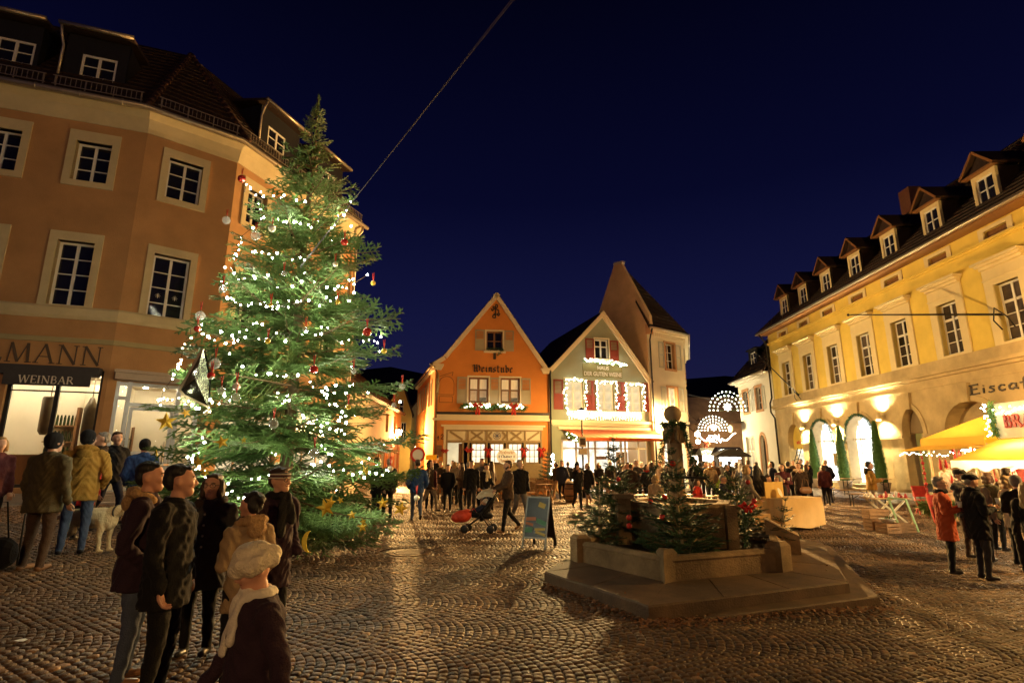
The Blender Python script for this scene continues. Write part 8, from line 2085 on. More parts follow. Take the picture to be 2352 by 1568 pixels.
def dog():
 p = foot(205, 1268); t = thing('dog', 'cream labrador with a collar standing behind the man in the mustard jacket', 'dog', p, RAD(8))
 B = Blob(); s = 1.05
 S = lambda *q: tuple(v * s for v in q)
 B.cap(S(-.30, 0, .50), S(.12, 0, .49), .125 * s, .15 * s, sx=.85, sy=1.05); B.ell(S(.2, 0, .47), .13 * s, .115 * s, .16 * s); B.ell(S(-.33, 0, .49), .13 * s, .115 * s, .13 * s)
 B.cap(S(.24, 0, .56), S(.42, 0, .63), .10 * s, .075 * s); B.ell(S(.49, 0, .645), .085 * s, .075 * s, .075 * s); B.cap(S(.53, 0, .63), S(.65, 0, .605), .05 * s, .036 * s); B.ell(S(.675, 0, .615), .022 * s, .024 * s, .02 * s, 1)
 for y in (-1, 1):
  B.cap(S(.46, .062 * y, .69), S(.43, .088 * y, .60), .028 * s, .03 * s, sx=1, sy=.5)
  ax = .03 * y
  B.cap(S(.18 + ax, .075 * y, .44), S(.17 + ax, .075 * y, .24), .068 * s, .036 * s); B.cap(S(.17 + ax, .075 * y, .24), S(.185 + ax, .075 * y, .05), .034 * s, .026 * s); B.cap(S(.18 + ax, .075 * y, .028), S(.235 + ax, .075 * y, .024), .03 * s, .024 * s)
  B.cap(S(-.36 - ax, .075 * y, .46), S(-.29 - ax, .08 * y, .29), .095 * s, .052 * s); B.cap(S(-.29 - ax, .08 * y, .29), S(-.43 - ax, .08 * y, .19), .046 * s, .03 * s); B.cap(S(-.43 - ax, .08 * y, .19), S(-.40 - ax, .08 * y, .05), .03 * s, .026 * s); B.cap(S(-.41 - ax, .08 * y, .028), S(-.35 - ax, .08 * y, .024), .03 * s, .024 * s)
 B.cap(S(-.44, 0, .53), S(-.62, 0, .45), .04 * s, .03 * s); B.cap(S(-.62, 0, .45), S(-.76, 0, .47), .03 * s, .016 * s)
 fuse(B, 'body', [mat('cream_dog_fur', (0.66, 0.50, 0.27), 0.8, 0.15, 6, 0.6, 50), m_black], t, .014, None, .004, 2)
 b = MB(); b.tube([S(.30 + .03 * math.cos(a) * .4, .095 * math.cos(a), .585 + .085 * math.sin(a)) for a in [k * math.pi / 8 for k in range(17)]], .014, 6); b.build('collar', m_shoe, t, off=(0, 0, 0))
 for y in (-1, 1): b = MB(); b.ball(S(.545, .042 * y, .672), .011, 8, 6); b.build('eye', m_eye, t, off=(0, 0, 0))
dog()
finish_people()
# ------------------------------------------------------------ stalls on the right
m_ycanvas = mat('yellow_canvas', (0.80, 0.55, 0.06), 0.85, 0.06, 4, transl=0.45)
m_wcanvas = mat('white_canvas', (0.85, 0.80, 0.66), 0.85, 0.03, 4, transl=0.5)
m_tube = mat('stall_tube', (1, 1, .9), .4, 0, emit=420, ecol=(1.0, 0.83, 0.50))
m_redgood = mat('red_goods', (0.42, 0.03, 0.025), 0.6, 0.35, 12)
def bratwurst_stall():
 f = Fr(11.4, 14.3, 270); g = -0.1; L = 5.6
 T = thing('market_stall', 'bratwurst stall with a lit cream sign board and scalloped white awning edge', 'market stall', f.pt(2.5, 1.5, g))
 def part(nm, m, *boxes):
  b = MB(f)
  for q in boxes: b.box(*q)
  return b.build(nm, m, T)
 part('booth_wall', m_beech, (.3, L, 3.0, 3.08, g, 2.4), (.3, .36, 1.3, 3.0, g, 1.0))
 part('counter', m_wood, (.25, L, 1.2, 1.65, .84, .9), (.36, L, 1.3, 1.36, g, .84))
 for k in range(2):
  b = MB(f)
  n = 24
  for i in range(n):
   a, c = L * i / n, L * (i + 1) / n; sag = lambda q: .03 * math.sin(q * 5)
   z = ((1.80, 2.34), (2.34, 2.36))[k]; d = ((0, 1.35), (1.35, 3.1))[k]
   b.add([(a, d[0], z[0]), (c, d[0], z[0]), (c, d[1], z[1]), (a, d[1], z[1])], [(0, 1, 2, 3)])
  b.build('awning', m_ycanvas, T)
 b = MB(f)
 for k in range(56):
  a, c = L * k / 56, L * (k + 1) / 56
  za, zc = 1.58 + .05 * math.sin(k * 1.05), 1.58 + .05 * math.sin((k + 1) * 1.05)
  b.add([(a, -.02, 1.80), (c, -.02, 1.80), (c, -.03, zc), (a, -.03, za)], [(0, 1, 2, 3)])
 b.build('scalloped_valance', m_wcanvas, T)
 b = MB(f); b.tube([(.3, 1.3, 1.78), (.9, .6, 1.64), (1.8, .05, 1.70)], .025, 6); b.build('awning_arm', m_beech, T)
 part('sign_board', mat('cream_sign', (0.80, 0.68, 0.36), 0.7, 0.06, 3, emit=0.25, ecol=(1, 0.82, 0.42)), (.02, L, 1.33, 1.40, 2.36, 3.26))  # faint glow put in for the fairy light falling on the board
 br = MB(f); glyphs(br, 'BRA', {k: (v[0], [s for s in v[1] if s[1] != .35]) for k, v in SER.items()}, .30, 1.08, 2.62, 0.32, 0.075, 1.29, 1.329); br.build('red_lettering', m_redbow, T)
 gb = MB(); garland(gb, [f.pt(.03, 1.28, 3.3), f.pt(.0, 1.28, 2.85), f.pt(.02, 1.28, 2.4)], .15, 3, 420); gb.build('fir_sprays', m_needle, T)['kind'] = 'stuff'
 r_ = random.Random(3)
 bulbs_at(T, [f.pt(r_.uniform(-.1, .1), 1.12, r_.uniform(2.4, 3.3)) for k in range(26)] + [f.pt(.1 + k * .07, 1.26, 3.22 - .12 * abs(math.sin(k * .9)) - r_.uniform(0, .14)) for k in range(46)], .02, m_led)
 for a, c in ((.6, 2.3), (2.7, 4.6)):
  b = MB(f); b.tube([(a, 1.0, 1.95), (c, 1.0, 1.95)], .03, 8); b.build('light_tube', m_tube, T)
 for k in range(18):
  m = (m_redgood, m_beech, m_ivory, m_wood)[k % 4]; h = r_.uniform(.15, .42)
  b = MB(f); b.lathe([(.09, 0), (.11, h * .6), (.05, h)], 10, (.4 + k * .28, 1.45, .9)); b.build('jar', m, T)
 for z in (1.25, 1.65):
  part('shelf', m_beech, (.4, L, 2.7, 3.0, z, z + .03))
  for k in range(18):
   h = r_.uniform(.12, .26); b = MB(f); b.lathe([(.07, 0), (.09, h * .5), (.04, h)], 8, (.5 + k * .28, 2.85, z + .03)); b.build('jar', (m_redgood, m_beech, m_ivory, m_needle)[k % 4], T)
bratwurst_stall()
def red_stall():
 f = Fr(13.05, 17.3, 270); g = 0.03; L = 2.2; D = 2.3
 T = thing('market_stall', 'yellow tent stall hung with red Christmas goods left of the bratwurst sign', 'market stall', f.pt(1, 1, g))
 b = MB(f)
 for x in (.08, L): b.bar((x, .05, g), (x, .05, 2.25), .05); b.bar((x, D, g), (x, D, 2.25), .05)
 b.bar((.08, .05, 2.25), (L, .05, 2.25), .05); b.bar((.08, D, 2.25), (L, D, 2.25), .05); b.bar((.08, .05, 2.25), (.08, D, 2.25), .04); b.build('frame', m_beech, T)
 b = MB(f); P = [(-.05, -.05, 2.46), (L + .1, -.05, 2.46), (L + .1, D + .1, 2.46), (-.05, D + .1, 2.46), (1.1, 1.2, 3.15)]; b.add(P, [(0, 1, 4), (1, 2, 4), (2, 3, 4), (3, 0, 4)]); b.build('canopy', m_ycanvas, T)
 b = MB(f); b.box(-.06, L + .1, -.08, -.06, 2.2, 2.46); b.box(-.08, -.06, -.06, D + .1, 2.2, 2.46); b.build('canopy_edge', m_ycanvas, T)
 b = MB(f); q = [(-.15, -.75, 2.09), (L, -.75, 2.12), (L, -.09, 2.24), (-.05, -.09, 2.24)]; b.add(q + [(x, y, z - .012) for x, y, z in q], [(0, 1, 2, 3), (7, 6, 5, 4), (0, 4, 5, 1)]); b.build('front_flap', m_ycanvas, T)
 b = MB(f); b.box(.15, L, D - .02, D, g, 2.2); b.build('back_cloth', mat('red_cloth_wall', (0.22, 0.03, 0.025), 0.9, 0.5, 5), T)
 b = MB(f); b.box(.2, L, .25, .8, .78, .84); b.box(.22, L, .27, .3, g, .78); b.build('counter', m_wood, T)
 r_ = random.Random(9)
 for k in range(46):
  x = r_.uniform(.15, L - .1); z = r_.uniform(1.05, 1.95); h = r_.uniform(.12, .4); y = r_.uniform(.15, 1.6)
  b = MB(f); b.tube([(x, y, z + h + .1), (x, y, z + h)], .006, 4); b.lathe([(.0, 0), (.05, .04), (.035, h * .7), (.01, h)], 8, (x, y, z)); b.build('hanging_ornament', (m_redgood, m_redgood, m_beech, m_ivory)[k % 4], T)
 for k in range(12):
  h = r_.uniform(.1, .3); b = MB(f); b.lathe([(.08, 0), (.1, h * .5), (.03, h)], 8, (.3 + k * .16, .5, .84)); b.build('candle_pot', (m_redgood, m_ivory, m_beech)[k % 3], T)
 bulbs_at(T, [f.pt(-.1 + k * .1, -.75, 2.04 - .12 * r_.random()) for k in range(22)], .015, m_led)
 b = MB(f); b.tube([(.3, .9, 2.1), (L - .2, .9, 2.1)], .025, 8); b.build('light_tube', mat('stall_tube_b', (1, 1, .9), .4, 0, emit=120, ecol=(1.0, 0.80, 0.45)), T)
 b = MB(f); b.tube([(-.08, -.1, 2.1), (-.06, -.1, .4)], .012, 5)
 for k in range(9): b.ball((-.08, -.1, .6 + k * .16), .035 + .015 * (k % 2), 8, 6)
 b.build('bauble_chain', m_redgood, T)['kind'] = 'stuff'
 gb = MB(); garland(gb, [f.pt(-.2, -.2, .42), f.pt(1, -.2, .45), f.pt(L, -.2, .4)], .3, 5, 520); o = gb.build('fir_boughs', m_needle); o['kind'] = 'thing'; tag(o, 'heap of cut fir boughs below the counter of the red stall', 'fir boughs')
red_stall()
# ------------------------------------------------------------ tables, crates and small things near the stalls
def x_table(x, y, w, d, h, rz, label):
 t = thing('folding_table', label, 'table', (x, y, gz(x, y)), rz)
 b = MB(); b.box(-w / 2, w / 2, -d / 2, d / 2, h - .03, h); child('tabletop', b.mesh('tabletop', m_beech), t)
 for sy in (-1, 1):
  for s in (-1, 1): b = MB(); b.bar((s * w * .42, sy * d * .4, 0), (-s * w * .38, sy * d * .4, h - .03), .035, .05); child('leg', b.mesh('leg', m_ivory_wall), t)
 return t
GT = ground_at(2062, 1212)
def goods():
 x, y, z = GT[0] + .1, GT[1] + .5, GT[2]
 x_table(x, y, 1.15, .6, .78, 0.1, 'folding table with pale crossed legs carrying trays of Christmas candles')
 r_ = random.Random(5)
 for k in range(16):
  px, py = x - .5 + (k % 8) * .14, y - .18 + (k // 8) * .26; zz = z + .78
  b = MB(); h = r_.uniform(.06, .2); kd = k % 4
  if kd == 0: b.lathe([(.05, 0), (.075, .03), (.08, .06)], 10, (0, 0, 0)); b.ball((0, 0, .075), .05, 8, 6)
  elif kd == 1: b.lathe([(.03, 0), (.03, h), (.006, h + .01), (.005, h + .03)], 10)
  elif kd == 2: b.ball((0, 0, .045), .045, 10, 8)
  else: b.lathe([(.06, 0), (.045, .05), (.02, h)], 8)
  o = b.build(('candle_bowl', 'candle', 'red_ball', 'tinsel_cone')[kd], (m_ivory, m_ivory, m_redgood, m_redgood)[kd]); o.location = (px, py, zz)
  tag(o, ('small candle bowl', 'white candle', 'shiny red ball', 'little red cone')[kd] + ' in %s row of the crossed-leg table, %s from left' % ('front' if k < 8 else 'back', ('first' if k % 8 < 4 else 'second')), ('bowl', 'candle', 'ball', 'decoration')[kd], 'goods on the folding table: ' + ('bowls', 'candles', 'balls', 'cones')[kd])
 def crate(x, y, z, w, d, h, rz, label):
  t = thing('wooden_crate', label, 'crate', (x, y, z), rz)
  for i in range(3):
   zz = .01 + i * h / 3
   for s in (-1, 1):
    b = MB(); b.box(-w / 2, w / 2, s * d / 2 - .008, s * d / 2 + .008, zz, zz + h / 3 - .02); child('slat', b.mesh('slat', m_crate), t)
    b = MB(); b.box(s * w / 2 - .008, s * w / 2 + .008, -d / 2 + .01, d / 2 - .01, zz, zz + h / 3 - .02); child('slat', b.mesh('slat', m_crate), t)
  for sx in (-1, 1):
   for sy in (-1, 1): b = MB(); b.box(sx * (w / 2 - .03) - .015, sx * (w / 2 - .03) + .015, sy * (d / 2 - .03) - .015, sy * (d / 2 - .03) + .015, 0, h); child('corner_post', b.mesh('corner_post', m_crate), t)
  b = MB(); b.box(-w / 2 + .02, w / 2 - .02, -d / 2 + .02, d / 2 - .02, 0, .012); child('bottom', b.mesh('bottom', m_crate), t)
 a = ground_at(2015, 1217); c = ground_at(2042, 1224); e_ = ground_at(2080, 1222)
 crate(a[0], a[1], a[2], .5, .35, .3, .1, 'lower wooden crate of the stack left of the folding table'); crate(a[0] + .02, a[1] + .02, a[2] + .3, .52, .36, .26, -.05, 'upper wooden crate of the stack left of the folding table'); crate(c[0], c[1], c[2], .46, .34, .26, .25, 'wooden crate carrying a white bowl in front of the folding table'); crate(e_[0], e_[1], e_[2], .4, .3, .24, -.2, 'dark wooden crate under the folding table')
 b = MB(); b.lathe([(.10, 0), (.19, .1), (.20, .11), (.17, .1), (.09, .02)], 18); o = b.build('white_bowl', m_white); o.location = (c[0], c[1], c[2] + .26); tag(o, 'white enamel bowl on a crate in front of the folding table', 'bowl')
 gb = MB(); garland(gb, [(-.1, 0, 0), (.1, 0, .02)], .12, 8, 300); o = gb.build('fir_twigs', m_needle_dark); o.location = (c[0], c[1], c[2] + .36); tag(o, 'bunch of decorated fir twigs lying in the white bowl', 'fir twigs')
 f = ground_at(2110, 1221)
 t = thing('trestle_frame', 'light green empty trestle frame right of the folding table', 'frame', f)
 for k, (p, q) in enumerate((((0, 0, 0), (-.18, .05, .83)), ((-.18, .05, .83), (-.45, .35, .86)), ((-.45, .35, .86), (-.25, .32, 0)), ((0, 0, 0), (-.25, .32, 0)))):
  b = MB(); b.bar(p, q, .04); child('bar', b.mesh('bar', mat('mint_paint', (0.35, 0.55, 0.28), .6, .08)), t)
 f = ground_at(2165, 1200)
 t = thing('picture_board', 'small leaning board in a red wooden frame behind the woman in rust red', 'board', f)
 b = MB(); b.box(-.27, .27, 0, .02, .05, .75, rx=-.25); child('board', b.mesh('board', m_redgood), t)
 for q in ((-.3, -.26, 0, .8), (.26, .3, 0, .8), (-.26, .26, 0, .05), (-.26, .26, .76, .8)): b = MB(); b.box(q[0], q[1], -.02, .03, q[2], q[3], rx=-.25, piv=(0, 0, .4)); child('frame_bar', b.mesh('frame_bar', m_redbow), t)
 f = ground_at(2125, 1180)
 t = thing('folding_chair', 'red brown folding chair standing behind the folding table', 'chair', f, -.3)
 for nm, bx in (('seat', (-.2, .2, -.2, .2, .43, .46)), ('backrest', (-.2, .2, .2, .23, .55, .9))): b = MB(); b.box(*bx); child(nm, b.mesh(nm, m_redgood), t)
 for sx in (-1, 1): b = MB(); b.bar((sx * .2, -.2, 0), (sx * .2, .22, .9), .03); child('leg', b.mesh('leg', m_redgood), t); b = MB(); b.bar((sx * .17, .22, 0), (sx * .17, -.18, .44), .03); child('leg', b.mesh('leg', m_redgood), t)
goods()
def covered_table():
 a, c = Vector((7.2, 14.95)), Vector((8.75, 15.8)); d = (c - a).normalized(); n = Vector((-d.y, d.x)); ang = math.atan2(d.y, d.x)
 x, y = a + d * .88 + n * .38; z = gz(x, y)
 t = thing('covered_table', 'table under a long tan tablecloth right of the fountain', 'table', (x, y, z), ang)
 b = MB(); w, dd, h = .86, .40, .84; N = 26
 top = [(-w, -dd), (w, -dd), (w, dd), (-w, dd)]
 per = []
 for i in range(4):
  p, q = top[i], top[(i + 1) % 4]
  for k in range(N): per.append((p[0] + (q[0] - p[0]) * k / N, p[1] + (q[1] - p[1]) * k / N))
 n4 = len(per); V = [(px, py, h) for px, py in per]
 for i, (px, py) in enumerate(per):
  f = 1.05 + .02 * math.sin(i * .9) ; V.append((px * f, py * f * 1.02, h - .3))
 for i, (px, py) in enumerate(per):
  f = 1.06 + .035 * math.sin(i * .9); V.append((px * f, py * (f + .04), .08 + .03 * math.sin(i * .31)))
 F_ = [tuple(range(n4))] + [(i, (i + 1) % n4, n4 + (i + 1) % n4, n4 + i) for i in range(n4)] + [(n4 + i, n4 + (i + 1) % n4, 2 * n4 + (i + 1) % n4, 2 * n4 + i) for i in range(n4)]
 b.add(V, F_, 0); child('tablecloth', b.mesh('tablecloth', mat('tan_tablecloth', (0.58, 0.40, 0.19), 0.85, 0.08, 4, 0.2, 60)), t)
 for sx in (-1, 1):
  for sy in (-1, 1): b = MB(); b.bar((sx * w * .9, sy * dd * .85, 0), (sx * w * .9, sy * dd * .85, h - .02), .04); child('leg', b.mesh('leg', m_zinc), t)
 P = lambda q: t.location + Matrix.Rotation(ang, 3, 'Z') @ Vector(q)
 b = MB(); b.box(-.42, .36, -.012, .012, 0, .42); b.box(-.42, .36, .0, .3, 0, .012)
 o = b.build('display_cardboard', mat('yellow_cardboard', (0.62, 0.42, 0.13), 0.8, 0.06)); o.location = P((-.42, .12, h + .003)); o.rotation_euler = (0, 0, ang); tag(o, 'yellowish cardboard panel standing upright on the covered table', 'panel')
 b = MB(); b.lathe([(0, 0), (.08, .0), (.13, .018), (.128, .022), (.08, .006), (0, .006)], 24); o = b.build('paper_plate', m_white); o.location = P((-.45, -.04, h + .14)); o.rotation_euler = (RAD(70), 0, ang + .3); tag(o, 'white paper plate leaning against the cardboard panel', 'plate')
 b = MB(); b.box(-.3, .3, -.25, .25, 0, .52); b.box(-.32, -.3, -.25, .25, .3, .54); b.box(.3, .32, -.25, .25, .3, .54); o = b.build('cardboard_box', mat('brown_cardboard', (0.36, 0.22, 0.10), .85, .1)); o.location = (6.35, 14.75, gz(6, 14)); o.rotation_euler = (0, 0, .5); tag(o, 'brown cardboard box on the ground left of the covered table', 'box')
covered_table()
def beer_set():
 def bench(x, y, rz, L, w, h, name, label, lm=m_iron):
  t = thing(name, label, 'bench' if h < .6 else 'table', (x, y, gz(x, y)), rz)
  b = MB(); b.box(-L / 2, L / 2, -w / 2, w / 2, h - .03, h); child('seat' if h < .6 else 'tabletop', b.mesh('top', m_beech), t)
  for s in (-1, 1):
   b = MB(); q = w * .42
   for sy in (-1, 1): b.bar((s * L * .42, sy * q, 0), (s * L * .42, sy * q, h - .03), .03)
   b.bar((s * L * .42, -q, h * .5), (s * L * .42, q, h * .5), .025); b.bar((s * L * .42, 0, h * .5), (s * L * .22, 0, h - .04), .02); child('leg', b.mesh('leg', lm), t)
 for (u, v, L, w, h, nm, lab) in ((1955, 1150, 1.7, .28, .47, 'beer_bench', 'left beer bench before the bright arch of the yellow building'), (1992, 1140, 2.0, .5, .76, 'beer_table', 'beer table set out in front of the bright arch of the yellow building'), (1998, 1162, 1.5, .28, .47, 'beer_bench', 'beer bench nearest the man in the mustard jacket'), (2042, 1128, 1.3, .5, .74, 'beer_table', 'small beer table beside the pillar behind the mustard jacket man')):
  p = ground_at(u, v); bench(p[0], p[1], -.15, L, w, h, nm, lab)
 for (x, y, L, w, h, nm, lab, rz) in ((4.6, 17.6, 2.2, .5, .76, 'beer_table', 'long table behind the fountain firs with seated people', .1), (7.0, 17.3, 2.2, .5, .76, 'beer_table', 'long table right of the fountain column with seated people', .1), (4.6, 16.9, 2.2, .28, .46, 'beer_bench', 'bench on the near side of the table behind the fountain firs', .1), (7.0, 16.6, 2.2, .28, .46, 'beer_bench', 'bench on the near side of the table right of the column', .1)):
  bench(x, y, rz, L, w, h, nm, lab)
beer_set()
def cart():
 p = ground_at(1757, 1146); x, y, z = p[0] + .1, p[1] + 4, 0.0
 t = thing('vendor_cart', 'small roofed cart with a black arched canopy and clear sides', 'cart', (x, y, z))
 b = MB(); b.box(-.85, .85, -.45, .45, .5, 1.0); child('counter', b.mesh('counter', m_wood), t)
 for s in (-1, 1):
  for sy in (-1, 1): b = MB(); b.bar((s * .82, sy * .42, .5), (s * .82, sy * .42, 2.05), .04); child('post', b.mesh('post', m_iron), t)
  b = MB(); b.lathe([(.28, -.03), (.3, 0), (.28, .03)], 18); o = child('wheel', b.mesh('wheel', m_iron), t, (s * .6, -.48, .3), (math.pi / 2, 0, 0))
 arc = [(-.95 + 1.9 * k / 12, 2.05 + .36 * math.sin(math.pi * k / 12)) for k in range(13)]
 b = MB()
 for i in range(12): (xa, za), (xb, zb) = arc[i], arc[i + 1]; b.add([(xa, -.55, za), (xb, -.55, zb), (xb, .55, zb), (xa, .55, za)], [(0, 1, 2, 3)])
 b.add([(q, -.55, w) for q, w in arc] + [(-.95, -.55, 1.98), (.95, -.55, 1.98)], [tuple(range(13)) + (14, 13)]); child('canopy', b.mesh('canopy', m_black), t)
 b = MB(); b.box(-.8, .8, -.44, -.43, 1.0, 1.98); b.box(-.82, -.81, -.42, .42, 1.0, 1.98); child('clear_sheet', b.mesh('clear_sheet', mat('clear_plastic', (.04, .04, .04), .12, 0, trans=.7)), t)
 for k in range(7): b = MB(); b.lathe([(.07, 0), (.1, .15), (.04, .3)], 8); child('jar', b.mesh('jar', (m_redgood, m_ivory, m_beech)[k % 3]), t, (-.6 + k * .2, 0, 1.0))
 b = MB(); b.tube([(-.6, 0, 1.92), (.6, 0, 1.92)], .025, 8); child('light_tube', b.mesh('light_tube', mat('cart_tube', (1, 1, .9), .4, 0, emit=45, ecol=(1.0, 0.9, 0.7))), t)
cart()
# ------------------------------------------------------------ between the tavern and the fountain
def a_frame():
 a, c, d = ground_at(1198, 1257), ground_at(1253, 1262), ground_at(1284, 1243)
 A, C = Vector(a), Vector(c); ax = (C - A).normalized(); ang = math.atan2(ax.y, ax.x); w = (C - A).length
 t = thing('a_frame_sign', 'dark A-frame notice board with coloured paper strips standing on the cobbles', 'sign board', A.lerp(C, .5), ang)
 H, W, lean = 1.02, w / 2, .30
 def face(b, x0, x1, z0, z1, off, th=.012, sgn=1):
  def p(x, z, o): return (x, lean * z / H * 1.0 * sgn - (o * sgn) + (0 if sgn > 0 else .62), z)
  v = [p(x, z, o) for z in (z0, z1) for o in (off, off - th) for x in (x0, x1)]
  b.add(v, [(0, 1, 3, 2), (4, 6, 7, 5), (0, 4, 5, 1), (2, 3, 7, 6), (0, 2, 6, 4), (1, 5, 7, 3)])
 b = MB(); face(b, -W + .03, W - .03, .22, H, .0); child('panel', b.mesh('panel', mat('slate_poster', (0.022, 0.030, 0.034), .3, .4, 6, spec=.3)), t)
 b = MB(); face(b, -W, -W + .032, 0, H + .02, .01, .035); face(b, W - .032, W, 0, H + .02, .01, .035); face(b, -W + .032, W - .032, H - .012, H + .02, .01, .03); face(b, -W + .032, W - .032, .19, .222, .01, .03); child('frame', b.mesh('frame', mat('dull_metal', (.24, .23, .21), .45, .1, metal=.4)), t)
 b = MB(); face(b, -W + .02, W - .02, .17, H, .0, .02, -1); face(b, -W, -W + .05, 0, H, .01, .035, -1); face(b, W - .05, W, 0, H, .01, .035, -1); child('rear_panel', b.mesh('rear_panel', m_iron), t)
 for (x, z, ww, h, rr, m) in ((.10, .86, .16, .10, -.3, 'ystrip'), (-.14, .58, .26, .07, .05, 'rstrip'), (.12, .52, .24, .09, -.3, 'gstrip'), (-.16, .48, .2, .05, -.2, 'rstrip'), (.10, .38, .24, .05, .05, 'ystrip'), (-.16, .36, .18, .10, 0, 'gstrip'), (.12, .30, .24, .05, -.25, 'ystrip')):
  ca, sa = math.cos(rr), math.sin(rr); pts = [(x + (dx * ca - dz * sa), z + dx * sa + dz * ca) for dx, dz in ((-ww / 2, -h / 2), (ww / 2, -h / 2), (ww / 2, h / 2), (-ww / 2, h / 2))]
  v = [(q[0], lean * q[1] / H - .004, q[1]) for q in pts] + [(q[0], lean * q[1] / H + .004, q[1]) for q in pts]
  b = MB(); b.add(v, [(0, 1, 2, 3), (7, 6, 5, 4), (0, 4, 5, 1), (1, 5, 6, 2), (2, 6, 7, 3), (3, 7, 4, 0)])
  child('paper_strip', b.mesh('paper_strip', mat(m, dict(ystrip=(.55, .40, .06), rstrip=(.45, .14, .04), gstrip=(.05, .22, .10))[m], .5, .1)), t)
a_frame()
def pushchair():
 p = ground_at(1108, 1222); t = thing('pushchair', 'dark pushchair with a pale hood and a small child asleep inside', 'pushchair', p, RAD(-8))
 def add(nm, b, m): child(nm, b.mesh(nm, m), t)
 for x, y in ((-.42, -.22), (-.42, .22), (.25, -.25), (.25, .25)):
  b = MB(); b.lathe([(.085, -.02), (.1, -.012), (.1, .012), (.085, .02)], 16); child('wheel', b.mesh('wheel', m_black), t, (x, y, .1), (math.pi / 2, 0, 0))
 b = MB()
 for s in (-1, 1): b.tube([(-.42, .21 * s, .12), (-.1, .22 * s, .35), (.3, .23 * s, .85), (.42, .22 * s, 1.02)], .015, 6); b.tube([(.25, .24 * s, .12), (.0, .22 * s, .45), (-.28, .2 * s, .55)], .013, 6)
 b.tube([(.42, -.22, 1.02), (.45, 0, 1.03), (.42, .22, 1.02)], .016, 6); b.tube([(-.42, -.21, .14), (-.42, .21, .14)], .01, 5); b.tube([(.25, -.24, .12), (.25, .24, .12)], .01, 5); add('frame', b, m_iron)
 b = MB(); b.add(*capsule((-.25, 0, .45), (.08, 0, .42), .19, .2, sx=1, sy=.5, lat=(0, 1, 0))); b.add(*capsule((.05, 0, .45), (.28, 0, .88), .21, .19, sx=1, sy=.4, lat=(0, 1, 0))); add('seat', b, cloth('black'))
 b = MB()
 for i in range(7):
  a0, a1 = RAD(20 + i * 17), RAD(20 + (i + 1) * 17)
  for k in range(8):
   q0, q1 = RAD(-90 + k * 22.5), RAD(-90 + (k + 1) * 22.5); P_ = lambda a, q: (.16 - .34 * math.cos(a) * math.cos(q * .55), .23 * math.sin(q), .78 + .30 * math.sin(a) * math.cos(q * .75))
   b.add([P_(a0, q0), P_(a0, q1), P_(a1, q1), P_(a1, q0)], [(0, 1, 2, 3)], 0, True)
 add('hood', b, cloth('cream'))
 ch = thing('person', 'small child with a pale cap sleeping in the pushchair', 'person', Vector(p) + Vector((-.02, 0, 0)), RAD(-8))
 b = MB(); b.ball((.08, 0, .72), .085, 12, 8, 0); b.add(*capsule((.06, 0, .62), (-.16, 0, .50), .10, .09), 1)
 for s in (-1, 1): b.add(*capsule((-.15, .06 * s, .50), (-.34, .06 * s, .42), .05, .04), 1); b.add(*capsule((.04, .1 * s, .6), (-.08, .12 * s, .5), .035, .03), 1); b.ball((-.1, .12 * s, .49), .027, 8, 6, 0)
 child('body', b.mesh('body', [SKIN[0], cloth('navy')]), ch); b = MB(); b.ball((.1, 0, .755), .088, 12, 8, 0, (1, 1, .85)); child('cap', b.mesh('cap', cloth('white')), ch)
 D = Blob(); D.ell((0, 0, .0), .24, .16, .15); D.ell((.12, .02, .05), .16, .15, .13); D.ell((-.14, 0, -.03), .14, .14, .12)
 bt = thing('shopping_bag', 'bulging bright red bag hanging at the front of the pushchair', 'bag', Vector(p) + Vector((-.52, -.08, .40))); B2 = D.b
 o = child('bag', B2.mesh('bag', mat('red_bag', (0.62, 0.06, 0.025), .5, .12, 5, .4, 15)), bt); r = o.modifiers.new('fuse', 'REMESH'); r.mode = 'VOXEL'; r.voxel_size = .02; r.use_smooth_shade = True
 b = MB(); b.tube([(.2, -.1, .1), (.3, -.05, .2), (.36, .0, .1)], .012, 5); child('strap', b.mesh('strap', m_redgood), bt)
pushchair()
